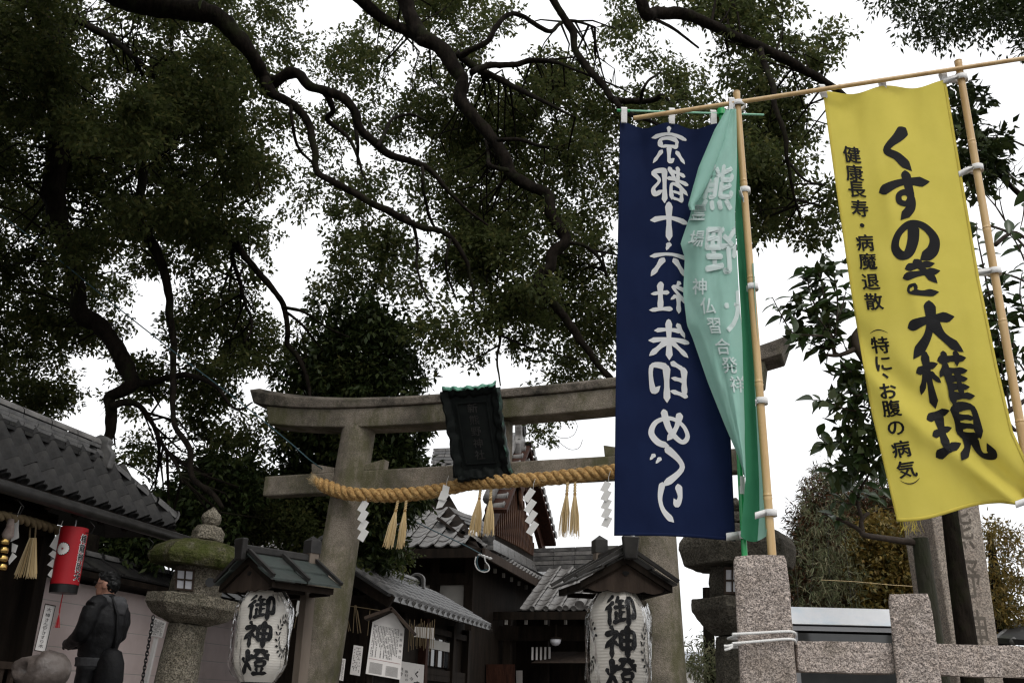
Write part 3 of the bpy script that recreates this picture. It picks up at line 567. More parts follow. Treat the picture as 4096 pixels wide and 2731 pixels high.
# ---------------------------------------------------------------- yellow banner
yL = [(0,3291),(.22,3343),(.47,3405),(.74,3483),(.89,3544),(1,3588)]
yR = [(0,3783),(.17,3831),(.47,3918),(.67,3988),(.83,4052),(.93,4130),(1,4215)]
yTop = lambda s: 366-46*s+ (22*math.sin(s*2*math.pi)**2 if True else 0)
yBot = lambda s: 2086-64*min(1, s*1.5)-12*s+10*math.sin(s*9)
def YS(s, t, l=0.0):
    x = interp(yL, t)*(1-s)+interp(yR, t)*s; y = yTop(s)*(1-t)+yBot(s)*t
    Yd = 3.70-.085*s - .05*math.sin(math.pi*t)*math.sin(math.pi*s*.9) + .012*math.sin(9*s+3*t)*(.3+t) + .010*math.sin(7*t+6*s)*s
    Yd += .035*t*math.exp(-((s-.95+ (1-t)*2.2)**2)/.012) - .03*t*math.exp(-((s-.78+(1-t)*2.2)**2)/.01) - .02*math.exp(-((s-.30-t*.35)**2)/.004)*math.sin(math.pi*t)*.5
    Yd += .02*math.exp(-t*t/.006)*math.sin(4*math.pi*s) + .009*mnoise.noise((s*4,t*9,1.7)) + .004*mnoise.noise((s*11+t*5,t*16,4.2))
    return P(x, y, Yd-l)
yf = thing('banner_flag', 'yellow cloth banner with bold black brush lettering tied to bamboo', 'banner', YS(.5,1), 0, 'tall cloth banners')
MB().grid(lambda u_, v_: YS(u_, v_), 44, 110).build('cloth', M['cloth_y'], yf, smooth=True)
def hems(g, S, m, w_=.022):
    for f in (lambda a, b: S(a*w_, b, .0012), lambda a, b: S(1-w_+a*w_, b, .0012)): MB().grid(f, 2, 110).build('hem', m, g, smooth=True, solid=.001)
    MB().grid(lambda a, b: S(a, 1-.008+b*.008, .0016), 44, 2).build('hem', m, g, smooth=True, solid=.001)
hems(yf, YS, M['cloth_y'])
def q2t(y): return (y*Q-345)/(2050-345)
big = [('く',352,.37,.108),('す',458,.40,.112),('の',563,.37,.104),('き',650,.34,.082),('大',768,.38,.121),('権',886,.39,.132),('現',1012,.40,.130)]
write(yf, 'large_lettering', [(c, .53+.01*i, q2t(y)-.004, w_, h) for i, (c, y, w_, h) in enumerate(big)], YS, M['ink'], .0018, fat=1.18)
sm = list(zip('健康長寿・病魔退散', (335,377,415,458,497,537,580,627,672))) + list(zip('特に、お腹の病気', (772,814,842,877,917,962,1010,1057)))
write(yf, 'small_lettering', [(c, .165-.01*(y>700), q2t(y)+.004, .145 if c not in '・、' else .14, .0415, 0, 1) for c, y in sm], YS, M['ink'], .003, bold=.026)
mb = MB()
for y, sg in ((740,-1),(1087,1)):
    t0 = q2t(y)+.004
    for i in range(10):
        for d_ in (-1,1):
            a = i/9*2-1; mb.v.append(tuple(YS(.16+a*.068, t0+sg*.009*(1-a*a)-sg*.006+d_*.0011*(1.2-a*a*.7), .0022)))
    b = len(mb.v)-20; mb.f += [(b+2*i, b+2*i+1, b+2*i+3, b+2*i+2) for i in range(9)]
mb.build('brackets', M['ink'], yf)
for x, y0, y1, Y in (((3286,3298),350,392,3.70),((3528,3534),325,372,3.66),((3770,3780),296,336,3.625)): tab(yf, x, y0, y1, Y)
bx2 = b2b
for y, tx, ty in ((315,3770,325),(675,3835,697),(1088,3888,1092)):
    pc = P(interp([(244,3832),(1707,4084)], y), y, 3.60); mb = MB(); strap(mb, pc, .027, -2.6, 2.6, .026, P(tx, ty, 3.615)); mb.build('strap', M['tape'], yf, solid=.002, smooth=True)
pc = P(4170,1990,3.6); mb = MB(); strap(mb, pc, .03, -2.6, 2.6, .026, P(4062,2018,3.57)); mb.build('strap', M['tape'], yf, solid=.002, smooth=True)
mb = MB()
for i in range(26):
    a = YS(random.uniform(.02,.16), .998); mb.tube([a, a+Vector((random.gauss(0,.004),-.002,-.02)), a+Vector((random.gauss(0,.012),-.004,-random.uniform(.03,.06)))], .0006, 3, cap=False)
stuff(mb.build('frayed_threads', M['cloth_y'], yf))
# ---------------------------------------------------------------- navy banner, seen from behind
def NS_(s, t, l=0.0):
    x = interp([(0,2480),(.45,2466),(1,2456)], t)*(1-s)+interp([(0,2872),(.4,2895),(1,2942)], t)*s
    y = (486+8*s+ 26*math.sin(2*math.pi*s)**2)*(1-t)+(2142+22*s-8*math.sin(math.pi*s))*t
    Yd = 3.86-.03*s+.02*math.sin(5*s+2.5*t)*(.4+.6*t)+.012*math.sin(11*s-3*t)*math.exp(-3*t)+.02*math.exp(-t*t/.006)*math.sin(4*math.pi*s) + .010*mnoise.noise((s*4,t*7,8.7)) + .004*mnoise.noise((s*12-t*4,t*15,6.2))
    return P(x, y, Yd-l)
nf = thing('banner_flag', 'navy blue cloth banner with white brush lettering showing through reversed', 'banner', NS_(.5,1), 0, 'tall cloth banners')
MB().grid(lambda u_, v_: NS_(u_, v_), 36, 100).build('cloth', M['cloth_n'], nf, smooth=True)
hems(nf, NS_, M['cloth_n'])
def q2n(y): return (y*Q-505)/(2148-505)
nav = [('京',342,.37,.088),('都',430,.37,.088),('十',516,.36,.090),('六',602,.36,.078),('社',685,.35,.078),('朱',785,.37,.094),('印',880,.37,.098),('め',985,.36,.092),('ぐ',1075,.36,.092),('り',1155,.30,.095)]
write(nf, 'white_lettering', [(c, .50-.004*i, q2n(y), w_, h, True) for i, (c, y, w_, h) in enumerate(nav)], NS_, M['white_print'], .0018)
for x, y0, y1 in (((2496,2496),441,492),((2687,2687),444,497),((2852,2855),452,506)): tab(nf, x, y0, y1, 3.85, .027)
ga = P(2975,2240,3.84); gb = P(2884,440,3.84); ga = Vector((gb.x+ (P(2975,2240,3.84).x-gb.x)*1.25, 3.84, TZ))
gp = thing('banner_pole', 'bright green plastic banner pole with white sleeve carrying the navy banner', 'pole', ga)
MB().tube([ga, gb], [.0125,.0105], 14).build('shaft', M['green_pole'], gp, autosm=60)
mb = MB(); mb.lathe([(.0,.0),(.02,.0),(.02,.028),(.014,.03),(.014,.045),(.018,.046),(.018,.055)], 16, gb+Vector((0,0,-.03))); mb.build('end_cap', M['green_pole'], gp, autosm=50)
t0 = ga.lerp(gb, .30); g1, g2 = P(2967,1905,3.832), P(2970,1975,3.832)
mb = MB(); mb.tube([g1+Vector((0,.008,0)), g2+Vector((0,.008,0))], .0135, 14); mb.build('label_sleeve', M['paper'], gp, autosm=60)
MB().tube([P(2478,442,3.86), P(3056,460,3.83)], .0048, 10).build('cross_arm', M['mint_pole'], gp, autosm=60)
MB().tube([P(2468,442,3.86), P(2520,444,3.86)], .0075, 10).build('arm_tip', M['green_pole'], gp, autosm=60)
mb = MB(); strap(mb, P(2973,2141,3.84), .022, -2.7, 2.7, .030, P(2905,2146,3.83)); mb.build('strap', M['tape'], nf, solid=.002, smooth=True)
# ---------------------------------------------------------------- mint banner, folded on itself
mF = [(434,2911,2945),(520,2862,2947),(670,2798,2948),(819,2756,2942),(848,2765,2940),(974,2722,2944),(1031,2739,2948),(1175,2733,2956),(1300,2748,2966),(1352,2770,2969),(1537,2834,2974),(1697,2898,2979),(1830,2955,2982),(1913,2980,2984)]
def mrow(y, k): return interp([(r[0], r[k]) for r in mF], y)
def MS(s, t, l=0.0):
    s = min(s, 1.0)
    y = 436+(1908-436)*t; a, b = mrow(y,1), mrow(y,2); x = a+(b-a)*s
    Yd = 3.735-.045*math.sin(math.pi*s*.9)+.02*math.sin(10*s+4*t)*(1-t)+.022*math.sin(5*s+2*t)+.03*(1-s)*t + .012*mnoise.noise((s*5,t*8,2.2)) + .005*mnoise.noise((s*13+t*6,t*19,5.2))
    return P(x, y, Yd-l)
def MD(s, t, l=0.0):      # the far fold, back to the pole
    y = 470+(2146-470)*t; a = interp([(470,2946),(860,2941),(1300,2966),(1913,2982),(2146,2962)], y); b = interp([(470,2962),(800,2998),(1250,3022),(1700,3050),(2050,3070),(2146,3062)], y)
    x = a+(b-a)*s; return P(x, y+ (20*math.sin(math.pi*s) if t > .96 else 0)*((t-.96)/.04 if t > .96 else 0), 3.745+.06*math.sin(math.pi*s)+.02*math.sin(6*t+3*s)-l)
mf = thing('banner_flag', 'mint green cloth banner twisted and folded around its bamboo pole', 'banner', MS(.5,1), 0, 'tall cloth banners')
MB().grid(lambda u_, v_: MS(u_, v_), 26, 90).build('cloth', M['cloth_m'], mf, smooth=True)
MB().grid(lambda u_, v_: MD(u_*.68, v_), 12, 80).build('rear_fold', M['cloth_m_shade'], mf, smooth=True)
MB().grid(lambda u_, v_: MD(.68+u_*.32, .35+v_*.65)+Vector((0,-.012*u_,0)), 8, 60).build('hem_fold', M['cloth_m'], mf, smooth=True)
def rollover(u_, v_):
    y = 440+(840-440)*v_; a = mrow(y,1); wdt = 22+46*math.sin(min(1,v_*1.02)*math.pi)**.8; b = a+wdt; ang = u_*math.pi*1.1
    return P(a+(b-a)*(.5-.5*math.cos(ang)) - 4, y, 3.735-.02-.035*math.sin(ang))
MB().grid(rollover, 12, 40).build('rolled_edge', M['cloth_m'], mf, smooth=True)
def px2m(x, y): yy = y*Q; t = (yy-436)/(1908-436); a, b = mrow(yy,1), mrow(yy,2); return (x*Q-a)/max(b-a,1), t
L_ = []
for c, x, y, w_, h in (('熊',1650,430,74,110),('野',1656,575,80,118)):
    s, t = px2m(x, y); yy = y*Q; L_.append((c, s, t, w_*Q/(mrow(yy,2)-mrow(yy,1)), h*Q/1472, 0, 1))
s, t = px2m(1672,715); yy = 715*Q; L_.append(('大', .98, t, 70*Q/(mrow(yy,2)-mrow(yy,1)), 100*Q/1472, 0, 1))
write(mf, 'large_lettering', L_, MS, M['mint_print'], .003, bold=.03)
L_ = []
for c, x, y in (('霊',1606,488),('場',1600,548),('神',1607,658),('仏',1626,702),('習',1640,748),('合',1660,795),('発',1676,838),('祥',1694,882)):
    s, t = px2m(x, y); yy = y*Q; wd = mrow(yy,2)-mrow(yy,1); L_.append((c, s, t, 36*Q/wd, 40*Q/1472, 0, 1))
write(mf, 'small_lettering', L_, MS, M['mint_print'], .004, bold=.02)
mb = MB(); 
for i in range(5):
    pass
tab(mf, (2925,2926), 402, 452, 3.735, .026)
for y, tx, ty, Yt in ((424,2940,430,3.72),(765,2975,800,3.72),(1150,3020,1160,3.74),(1605,3022,1612,3.74),(2052,3020,2062,3.73)):
    pc = P(interp([(368,2946),(2260,3098)], y), y, 3.75); mb = MB(); strap(mb, pc, .025 if y != 424 else .036, -2.6, 2.6, .026, P(tx, ty, Yt)); mb.build('strap', M['tape'], mf, solid=.002, smooth=True)
# ---------------------------------------------------------------- foliage
def leaf_mesh(name, pos, d, nrm, L, W):
    """many small pointed leaves as one mesh, each a folded rhombus"""
    n = len(pos); d = d/np.linalg.norm(d, axis=1)[:, None]; side = np.cross(d, nrm); side /= np.maximum(np.linalg.norm(side, axis=1), 1e-6)[:, None]
    up = np.cross(side, d); L = L[:, None]; W = W[:, None]
    v = np.empty((n, 4, 3)); v[:, 0] = pos; v[:, 2] = pos+d*L-up*L*.08
    v[:, 1] = pos+d*L*.42+side*W*.5+up*W*.16; v[:, 3] = pos+d*L*.42-side*W*.5+up*W*.16
    me = bpy.data.meshes.new(name); me.vertices.add(n*4); me.loops.add(n*4); me.polygons.add(n)
    me.vertices.foreach_set('co', v.reshape(-1)); me.loops.foreach_set('vertex_index', np.arange(n*4, dtype=np.int32))
    me.polygons.foreach_set('loop_start', np.arange(0, n*4, 4, dtype=np.int32)); 
    try: me.polygons.foreach_set('loop_total', np.full(n, 4, dtype=np.int32))
    except Exception: pass
    me.update(calc_edges=True); return me
def sprigs(c, per, L, W, spread, droop=.25):
    """leaves gathered round sprig centres c (n,3); returns arrays for leaf_mesh"""
    n = len(c); ax = rng.normal(size=(n, 3)); ax[:, 2] = ax[:, 2]*.6-droop; ax /= np.linalg.norm(ax, axis=1)[:, None]
    k = per; s = rng.uniform(0, 1, (n, k)); cc = np.repeat(c, k, 0); aa = np.repeat(ax, k, 0)
    off = rng.normal(size=(n*k, 3)); off -= aa*(off*aa).sum(1)[:, None]; off /= np.linalg.norm(off, axis=1)[:, None]
    pos = cc+aa*(s.reshape(-1)*spread)[:, None]+off*(rng.uniform(0, .35, n*k)*spread)[:, None]
    d = aa*.55+off*.9+rng.normal(size=(n*k, 3))*.35; d[:, 2] -= .25
    nr = rng.normal(size=(n*k, 3))*.55; nr[:, 2] += 1.0
    return pos, d, nr, L*rng.uniform(.7, 1.25, n*k), W*rng.uniform(.75, 1.2, n*k)
def crown(name, c, per, L, W, spread, material, parent, droop=.25):
    pos, d, nr, l, w_ = sprigs(np.asarray(c), per, L, W, spread, droop)
    pos = pos-np.array(MATS_[parent.name].translation)
    me = leaf_mesh(name, pos, d, nr, l, w_); me.materials.append(material); o = bpy.data.objects.new(name, me); COL.objects.link(o); o.parent = parent; MATS_[o.name] = MATS_[parent.name]
    return stuff(o)
# density of foliage over the canopy, 140 x 116 photo pixels a cell
RAW = [ # columns 0..29
[8,8,5,8,9,9,8,6,6,6, 5,6,4,7,6,2,2,6,6,6, 8,7,1,0,0,2,5,6,8,7],
[9,8,5,7,9,8,9,5,6,6, 5,3,6,4,1,2,7,6,4,5, 7,8,3,6,2,0,1,1,0,1],
[9,9,5,6,9,9,9,8,7,7, 6,6,5,4,4,7,8,4,5,5, 4,8,5,8,4,3,0,0,0,0],
[9,9,6,8,9,9,8,7,6,6, 7,7,7,8,8,8,8,7,6,5, 6,8,8,4,2,0,0,2,0,0],
[9,9,9,8,8,7,9,7,6,6, 6,4,7,9,8,8,8,8,7,6, 6,8,7,3,1,0,0,5,4,0],
[9,8,7,9,8,9,9,8,5,5, 4,7,7,8,9,6,8,7,6,5, 5,8,7,6,2,0,0,4,5,0],
[7,7,5,8,6,9,9,9,3,5, 7,7,4,7,7,7,8,6,6,5, 5,8,6,6,2,0,0,3,2,0],
[6,4,6,8,9,9,8,8,3,4, 5,6,5,6,7,7,7,6,6,5, 5,7,6,6,2,0,0,0,0,0],
[8,7,9,7,7,7,6,7,4,4, 7,7,5,8,8,8,8,6,5,4, 4,6,5,6,2,0,0,0,0,0],
[8,8,8,6,4,8,6,6,8,2, 5,8,3,8,8,8,5,6,5,3, 1,2,2,1,0,0,0,0,0,0],
[8,7,9,5,6,8,6,7,7,2, 4,5,6,8,8,8,7,7,5,3, 0,0,0,0,0,0,0,0,0,0],
[7,7,8,8,7,8,6,7,7,7, 0,0,6,5,4,6,8,7,5,2, 0,0,0,0,0,0,0,0,0,0],
[7,6,3,9,6,7,6,7,8,7, 0,0,4,3,2,6,8,5,2,0, 0,0,0,0,0,0,0,0,0,0],
[8,7,3,8,7,8,4,5,7,7, 0,0,1,2,5,5,3,3,1,0, 0,0,0,0,0,0,0,0,0,0],
[8,6,2,5,5,6,6,6,6,7, 0,0,0,0,2,3,2,2,1,0, 0,0,0,0,0,0,0,0,0,0],
[6,5,2,4,6,7,6,6,6,7, 0,0,0,0,0,0,0,0,0,0, 0,0,0,0,0,0,0,0,0,0],
[4,4,4,5,7,8,8,7,7,8, 0,0,0,0,0,0,0,0,0,0, 0,0,0,0,0,0,0,0,0,0],
[0,3,4,5,7,8,9,8,8,8, 5,0,0,0,0,0,0,0,0,0, 0,0,0,0,0,0,0,0,0,0],
[0,0,3,7,8,8,8,8,8,8, 6,0,0,0,0,0,0,0,0,0, 0,0,0,0,0,0,0,0,0,0],
]
G = np.array(RAW, float)
OD = np.array([0, .05, .14, .28, .43, .62, .88, 1.3, 2.2, 3.6])
def dens(px, py):
    gx = np.clip(px/140-.5, 0, G.shape[1]-1.001); gy = np.clip(py/116-.5, 0, G.shape[0]-1.001)
    i = gx.astype(int); j = gy.astype(int); fx = gx-i; fy = gy-j
    return G[j,i]*(1-fx)*(1-fy)+G[j,i+1]*fx*(1-fy)+G[j+1,i]*(1-fx)*fy+G[j+1,i+1]*fx*fy
def vnoise(x, y, s, seed):
    r = np.random.default_rng(seed); T = r.random((64, 64)); x = x/s; y = y/s; i = np.floor(x).astype(int); j = np.floor(y).astype(int); fx = x-i; fy = y-j
    fx = fx*fx*(3-2*fx); fy = fy*fy*(3-2*fy); g = lambda a, b: T[(a) % 64, (b) % 64]
    return g(i,j)*(1-fx)*(1-fy)+g(i+1,j)*fx*(1-fy)+g(i,j+1)*(1-fx)*fy+g(i+1,j+1)*fx*fy
LAM = np.array([0, .07, .20, .38, .60, .88, 1.28, 1.9, 3.3, 5.6])
def sample_canopy(x0, x1, y0, y1):
    """clumps of foliage drawn from the density table: clump centres in photo space with radius and depth"""
    n = int((x1-x0)*(y1-y0)/16240*5.6); px = rng.uniform(x0, x1, n); py = rng.uniform(y0, y1, n); g = dens(px, py)
    k = rng.random(n) < np.interp(g, np.arange(10), LAM)/5.6
    return px[k], py[k], g[k]
def depth_field(px, py): return 11.6+1.6*(vnoise(px, py, 520, 8)-.5)+1.2*(vnoise(px, py, 220, 9)-.5)
# ---------------------------------------------------------------- limbs, traced where they stand
LIMBS = {
'trunk7': (10.3, [(140,-60,66),(170,60,72),(205,150,82),(225,260,78),(245,340,80),(255,450,82),(240,600,86),(215,740,88),(230,860,84),(274,1008,70),(315,1157,62),(318,1246,74),(405,1306,70),(464,1395,66),(506,1473,64),(528,1530,60),(480,1572,50),(436,1590,46),(446,1640,48),(442,1729,44),(418,1800,46),(400,1900,50),(390,2050,56)]),
'7a': (10.3, [(536,1526,34),(595,1532,30),(673,1508,26),(762,1502,24),(863,1544,18),(917,1615,13),(960,1640,10),(1010,1610,7)]),
'7b': (10.3, [(446,1625,36),(540,1612,26),(600,1680,20),(640,1760,17),(700,1850,14),(730,1930,9)]),
'7c': (10.2, [(230,130,34),(280,71,30),(357,107,32),(446,155,30),(506,202,26),(570,260,20),(640,330,14)]),
'7d': (10.2, [(120,0,50),(150,60,50),(190,120,50)]),
'7e': (10.3, [(440,640,0),(440,640,12),(520,560,20),(580,600,18)][1:]),
'8': (9.6, [(540,840,40),(595,949,44),(643,1050,38),(673,1157,33),(679,1276,29),(696,1395,27),(693,1514,25),(690,1633,22),(700,1705,22),(759,1800,25),(768,1907,24),(848,1974,23),(893,2032,18)]),
'8b': (9.6, [(420,500,20),(500,530,22),(560,600,30),(570,720,36),(545,840,40)]),
'9': (10.6, [(860,880,24),(923,955,30),(982,1026,29),(1042,1098,26),(1101,1169,24),(1137,1229,22),(1149,1324,21),(1149,1377,21),(1196,1431,20),(1226,1514,17),(1238,1590,12)]),
'9b': (10.6, [(940,990,20),(929,1030,18),(952,1098,16),(982,1217,14),(1012,1294,12),(976,1365,8)]),
'9c': (10.6, [(1137,1229,15),(1220,1250,12),(1310,1310,9),(1400,1350,6)]),
'9d': (10.6, [(1149,1250,12),(1210,1300,11),(1250,1350,9),(1290,1400,6)]),
'1': (10.2, [(1600,-70,64),(1620,0,62),(1650,80,60),(1690,150,62),(1760,190,60),(1810,260,58),(1850,320,55),(1838,390,55),(1870,440,52),(1950,530,50),(2010,610,50),(2040,690,46),(2110,740,46),(2190,780,46),(2205,860,48),(2244,920,50),(2260,965,48),(2212,1010,48),(2200,1068,46),(2150,1115,44),(2160,1155,42),(2224,1228,36),(2271,1288,34),(2331,1371,30),(2385,1449,27),(2444,1514,24),(2520,1600,18)]),
'1b': (10.2, [(1400,-60,50),(1440,0,50),(1540,80,46),(1640,130,44),(1690,170,40)]),
'1c': (10.2, [(1845,222,26),(1880,200,26),(1950,170,24),(1985,110,22),(2030,60,20),(2090,65,19),(2190,125,18),(2250,90,15),(2300,85,13),(2380,110,8)]),
'1d': (10.2, [(1830,215,30),(1900,270,30),(1960,300,28),(2060,350,24),(2110,375,20),(2200,420,14),(2300,470,9)]),
'1e': (10.2, [(1890,290,26),(1950,262,25),(2050,260,24),(2130,242,22),(2230,252,15),(2300,280,9)]),
'1f': (10.2, [(2150,1150,20),(2060,1180,16),(2010,1240,14),(2000,1340,12),(1990,1440,9),(2000,1540,6)]),
'1g': (10.2, [(1990,560,18),(2080,560,16),(2160,585,14),(2230,600,10)]),
'1h': (10.2, [(2030,680,20),(1960,660,18),(1950,600,12),(1940,560,8)]),
'1i': (10.2, [(2260,970,18),(2340,985,15),(2400,1040,12),(2430,1110,8)]),
'4': (9.4, [(2190,-70,30),(2215,0,30),(2260,80,31),(2290,130,31),(2300,200,29),(2350,270,29),(2420,350,29),(2460,400,28),(2560,405,23),(2620,400,21),(2650,385,20),(2700,430,14),(2760,480,9)]),
'4b': (9.4, [(2460,400,22),(2500,450,20),(2560,470,18),(2640,500,12)]),
'4c': (9.4, [(2560,410,16),(2580,340,12),(2640,290,9)]),
'5': (8.6, [(2520,-80,46),(2560,0,48),(2592,62,52),(2640,50,50),(2760,65,48),(2900,130,45),(3040,190,42),(3200,270,36),(3330,350,30),(3420,420,20),(3500,470,12)]),
'5b': (8.6, [(3040,200,27),(3062,270,26),(3090,330,24),(3100,420,22),(3140,540,20),(3152,640,16),(3170,760,11),(3190,830,8),(3210,900,5)]),
'5c': (8.6, [(3150,640,12),(3220,720,10),(3300,740,7)]),
'5d': (8.6, [(2600,70,16),(2700,120,12),(2790,190,8)]),
'6': (8.4, [(200,-150,100),(400,-60,96),(540,10,92),(700,35,84),(850,60,76),(930,130,70),(1000,210,62),(1045,290,58),(1075,350,52)]),
'6a': (8.5, [(1060,320,46),(1090,375,40),(1160,411,36),(1232,488,32),(1256,595,28),(1268,685,27),(1330,725,28),(1419,774,29),(1500,820,30),(1568,851,30),(1676,907,26),(1765,925,24),(1825,973,20),(1867,1050,16),(1885,1127,12),(1900,1200,8)]),
'6b': (8.6, [(1060,340,50),(1110,318,50),(1160,292,48),(1200,300,44),(1240,345,42),(1310,368,41),(1370,390,40),(1420,450,36),(1442,520,34),(1500,570,33),(1560,620,31),(1660,650,27),(1720,680,22),(1790,760,17),(1870,840,12),(1950,900,8)]),
'6c': (8.6, [(1420,490,18),(1432,580,15),(1428,655,8)]),
'6d': (8.6, [(1690,670,15),(1694,760,14),(1720,870,12),(1750,930,10)]),
'6e': (8.6, [(1512,585,16),(1530,550,15),(1570,480,13),(1640,458,11),(1710,485,8)]),
'6f': (8.6, [(1300,370,28),(1330,440,24),(1310,480,20),(1400,560,15),(1450,690,10),(1470,740,6)]),
'6g': (8.5, [(1165,420,16),(1170,520,14),(1200,600,12),(1255,655,10)]),
'6h': (8.5, [(1560,850,16),(1640,880,15),(1670,970,13),(1665,1050,11),(1690,1150,9),(1740,1240,6)]),
'6i': (8.5, [(1800,960,13),(1785,1060,11),(1800,1130,9),(1830,1210,6)]),
}
def limb(key, parent, name='limb', m='bark'):
    Y, pts = LIMBS[key]; c = np.array(catmull([p for p in pts], 8)); P3 = []; rr = []
    for i, (x, y, w_) in enumerate(c):
        s = i/len(c); Yv = Y+.35*math.sin(s*4+len(pts))*(1 if key not in ('trunk7',) else .3)
        jx = 5*(mnoise.noise((x*.02, y*.02, Y))); p = P(x+jx, y+jx*.6, Yv); dist = (p-Vector(_C)).dot(Vector(_F))
        P3.append(p); rr.append(max(.006, w_*dist/FPX/2*.98*(1+.14*mnoise.noise((x*.035, y*.035, 3)))))
    if key == 'trunk7':
        b = P3[-1]; P3 += [Vector((b.x-.02, b.y, (b.z+TZ)/2)), Vector((b.x-.05, b.y, TZ))]; rr += [rr[-1]*1.3, rr[-1]*1.9]
    LP.setdefault(parent.name, []).extend(tuple(p) for p in P3)
    mb = MB().tube(P3, rr, 12)
    for i, v in enumerate(mb.v):                        # burls and ridges of old bark
        q = Vector(v); r_ = rr[min(i//12, len(rr)-1)]; mb.v[i] = tuple(q+Vector(mnoise.noise_vector(q*5))*r_*.22+Vector(mnoise.noise_vector(q*17))*r_*.12)
    return mb.build(name, M[m], parent, smooth=True)
LP = {}
treeA = thing('camphor_tree', 'dark twisting camphor tree rising behind the small tiled hall', 'tree', P(390,2050,10.3)*1.0)
treeA.location.z = TZ; MATS_[treeA.name] = Matrix.Translation(treeA.location)
for k in ('trunk7','7a','7b','7c','7d','7e','8','8b','9','9b','9c','9d'): limb(k, treeA, 'trunk' if k == 'trunk7' else 'limb')
treeB = thing('camphor_tree', 'huge spreading camphor tree whose crooked limbs arch over the gate', 'tree', (-6.4,4.6,TZ))
for k in ('1','1b','1c','1d','1e','1f','1g','1h','1i','4','4b','4c','5','5b','5c','5d','6','6a','6b','6c','6d','6e','6f','6g','6h','6i'): limb(k, treeB)
s6 = P(200,-150,8.4); mb = MB(); mb.tube([Vector(p) for p in catmull([(-6.4,4.6,TZ-.05),(-6.5,4.7,3),(-6.3,5.4,5.5),(-5.6,6.8,7.4),tuple(s6)], 6)], [.75-.022*i for i in range(25)], 14); mb.build('trunk', M['bark'], treeB, smooth=True)
for k, e in (('1',(-5.2,7.4,9.0)),('1b',(-5.4,7.2,8.6)),('4',(-3.5,7.6,10.8)),('5',(-3.0,6.6,10.6))):
    a = P(*LIMBS[k][1][0][:2], LIMBS[k][0]); r0 = LIMBS[k][1][0][2]*12/FPX/2
    MB().tube([Vector(p) for p in catmull([(-6.0,6.0,6.4), tuple((Vector(e)+Vector((-6.0,6.0,6.4)))/2+Vector((.2,-.2,.5))), e, tuple(a)], 6)], [r0*1.9-(r0*.85)*i/18 for i in range(19)], 10).build('limb', M['bark'], treeB, smooth=True)
for k in ('7c','8b','9'):
    a = P(*LIMBS[k][1][0][:2], LIMBS[k][0])
PER = 12
px, py, g = sample_canopy(-260, 3460, -220, 2300)
Yd = depth_field(px, py)+rng.normal(size=len(px))*.45
Yd = np.where((px < 1150) & (py < 1080) & (g > 7.5) & (rng.random(len(px)) < .35), Yd-2.2, Yd)          # the dark mass at the left hangs in several layers
Yd = np.where(py > 1560, 11.4+rng.uniform(0, 1.5, len(px)), Yd); Yd = np.where(px > 2780, 9.6+rng.normal(size=len(px))*.4, Yd)
rad = rng.uniform(48, 112, len(px)); nsp = np.maximum(3, (27*(rad/75)**2)).astype(int)
ids = np.repeat(np.arange(len(px)), nsp); aa = rng.uniform(0, 2*np.pi, len(ids)); r_ = np.sqrt(rng.random(len(ids)))*(1+.18*np.sin(3*aa+ids)+.12*np.sin(5*aa+2*ids))
sx_ = px[ids]+rad[ids]*r_*np.cos(aa); sy_ = py[ids]+.74*rad[ids]*r_*np.sin(aa)
Cc = Pn(sx_, sy_, Yd[ids]+rng.normal(size=len(ids))*.16)
isA_ = ((px < 1330) & (py > 330)) | (px < 760); isA = isA_[ids]; lowk = Cc[:, 2] > TZ+1.0
crown('crown', Cc[isA & lowk], PER, .070, .038, .19, M['leaf_a'], treeA)
crown('crown', Cc[~isA & lowk], PER, .070, .038, .19, M['leaf_a'], treeB)
ctr = Pn(px, py, Yd)
for T_, sel in ((treeA, isA_), (treeB, ~isA_)):         # fine twigs run from the limbs into the clumps
    lp = np.array(LP[T_.name]); mb = MB(); ofs = 0
    for c in ctr[sel]:
        d_ = np.linalg.norm(lp-c, axis=1); k = int(np.argsort(d_)[min(len(d_)-1, int(rng.integers(0, 26)))])
        if d_[k] > 1.75 or rng.random() < .25: continue
        a = Vector(lp[k]); b = Vector(c); m1 = a.lerp(b, .35)+Vector((rng.normal()*.10, rng.normal()*.10, rng.normal()*.10)); m2 = a.lerp(b, .7)+Vector((rng.normal()*.10, rng.normal()*.06, rng.normal()*.10+.04)); L = d_[k]
        mb.tube([a, m1, m2, b], [.006+.007*L, .005+.004*L, .006, .003], 5, cap=False)
        for q in range(2):
            e = b+Vector((rng.normal()*.22, rng.normal()*.1, rng.normal()*.2)); mb.tube([m2, m2.lerp(e, .5)+Vector((0,0,.03)), e], [.005,.004,.002], 4, cap=False)
    stuff(mb.build('fine_twigs', M['bark'], T_))
# unseen leaves added overhead and at the side to shade what the lens takes in
n = 7000; c = np.stack([rng.uniform(-12,-1.9,n), rng.uniform(-5,9.5,n), rng.uniform(5.8,10.5,n)], 1)
c = c[~((c[:, 0] > -1.2) & (c[:, 1] < 4.5))]
v = c-_C; fz = v@_F; sx = 2048+FPX*(v@_R)/fz; sy = 1365-FPX*(v@_U)/fz
k = (fz < .5) | (sx < -200) | (sy < -170); c = c[k]
crown('crown', c, 10, .13, .075, .34, M['leaf_a'], treeB)
n = 1500; c = np.stack([rng.uniform(-9,-4.6,n), rng.uniform(7.5,13,n), rng.uniform(3.5,9,n)], 1)  # more unseen leaves off to the left, added for shade
v = c-_C; fz = v@_F; sx = 2048+FPX*(v@_R)/fz; k = sx < -150
crown('crown', c[k], 14, .085, .042, .30, M['leaf_a'], treeA)
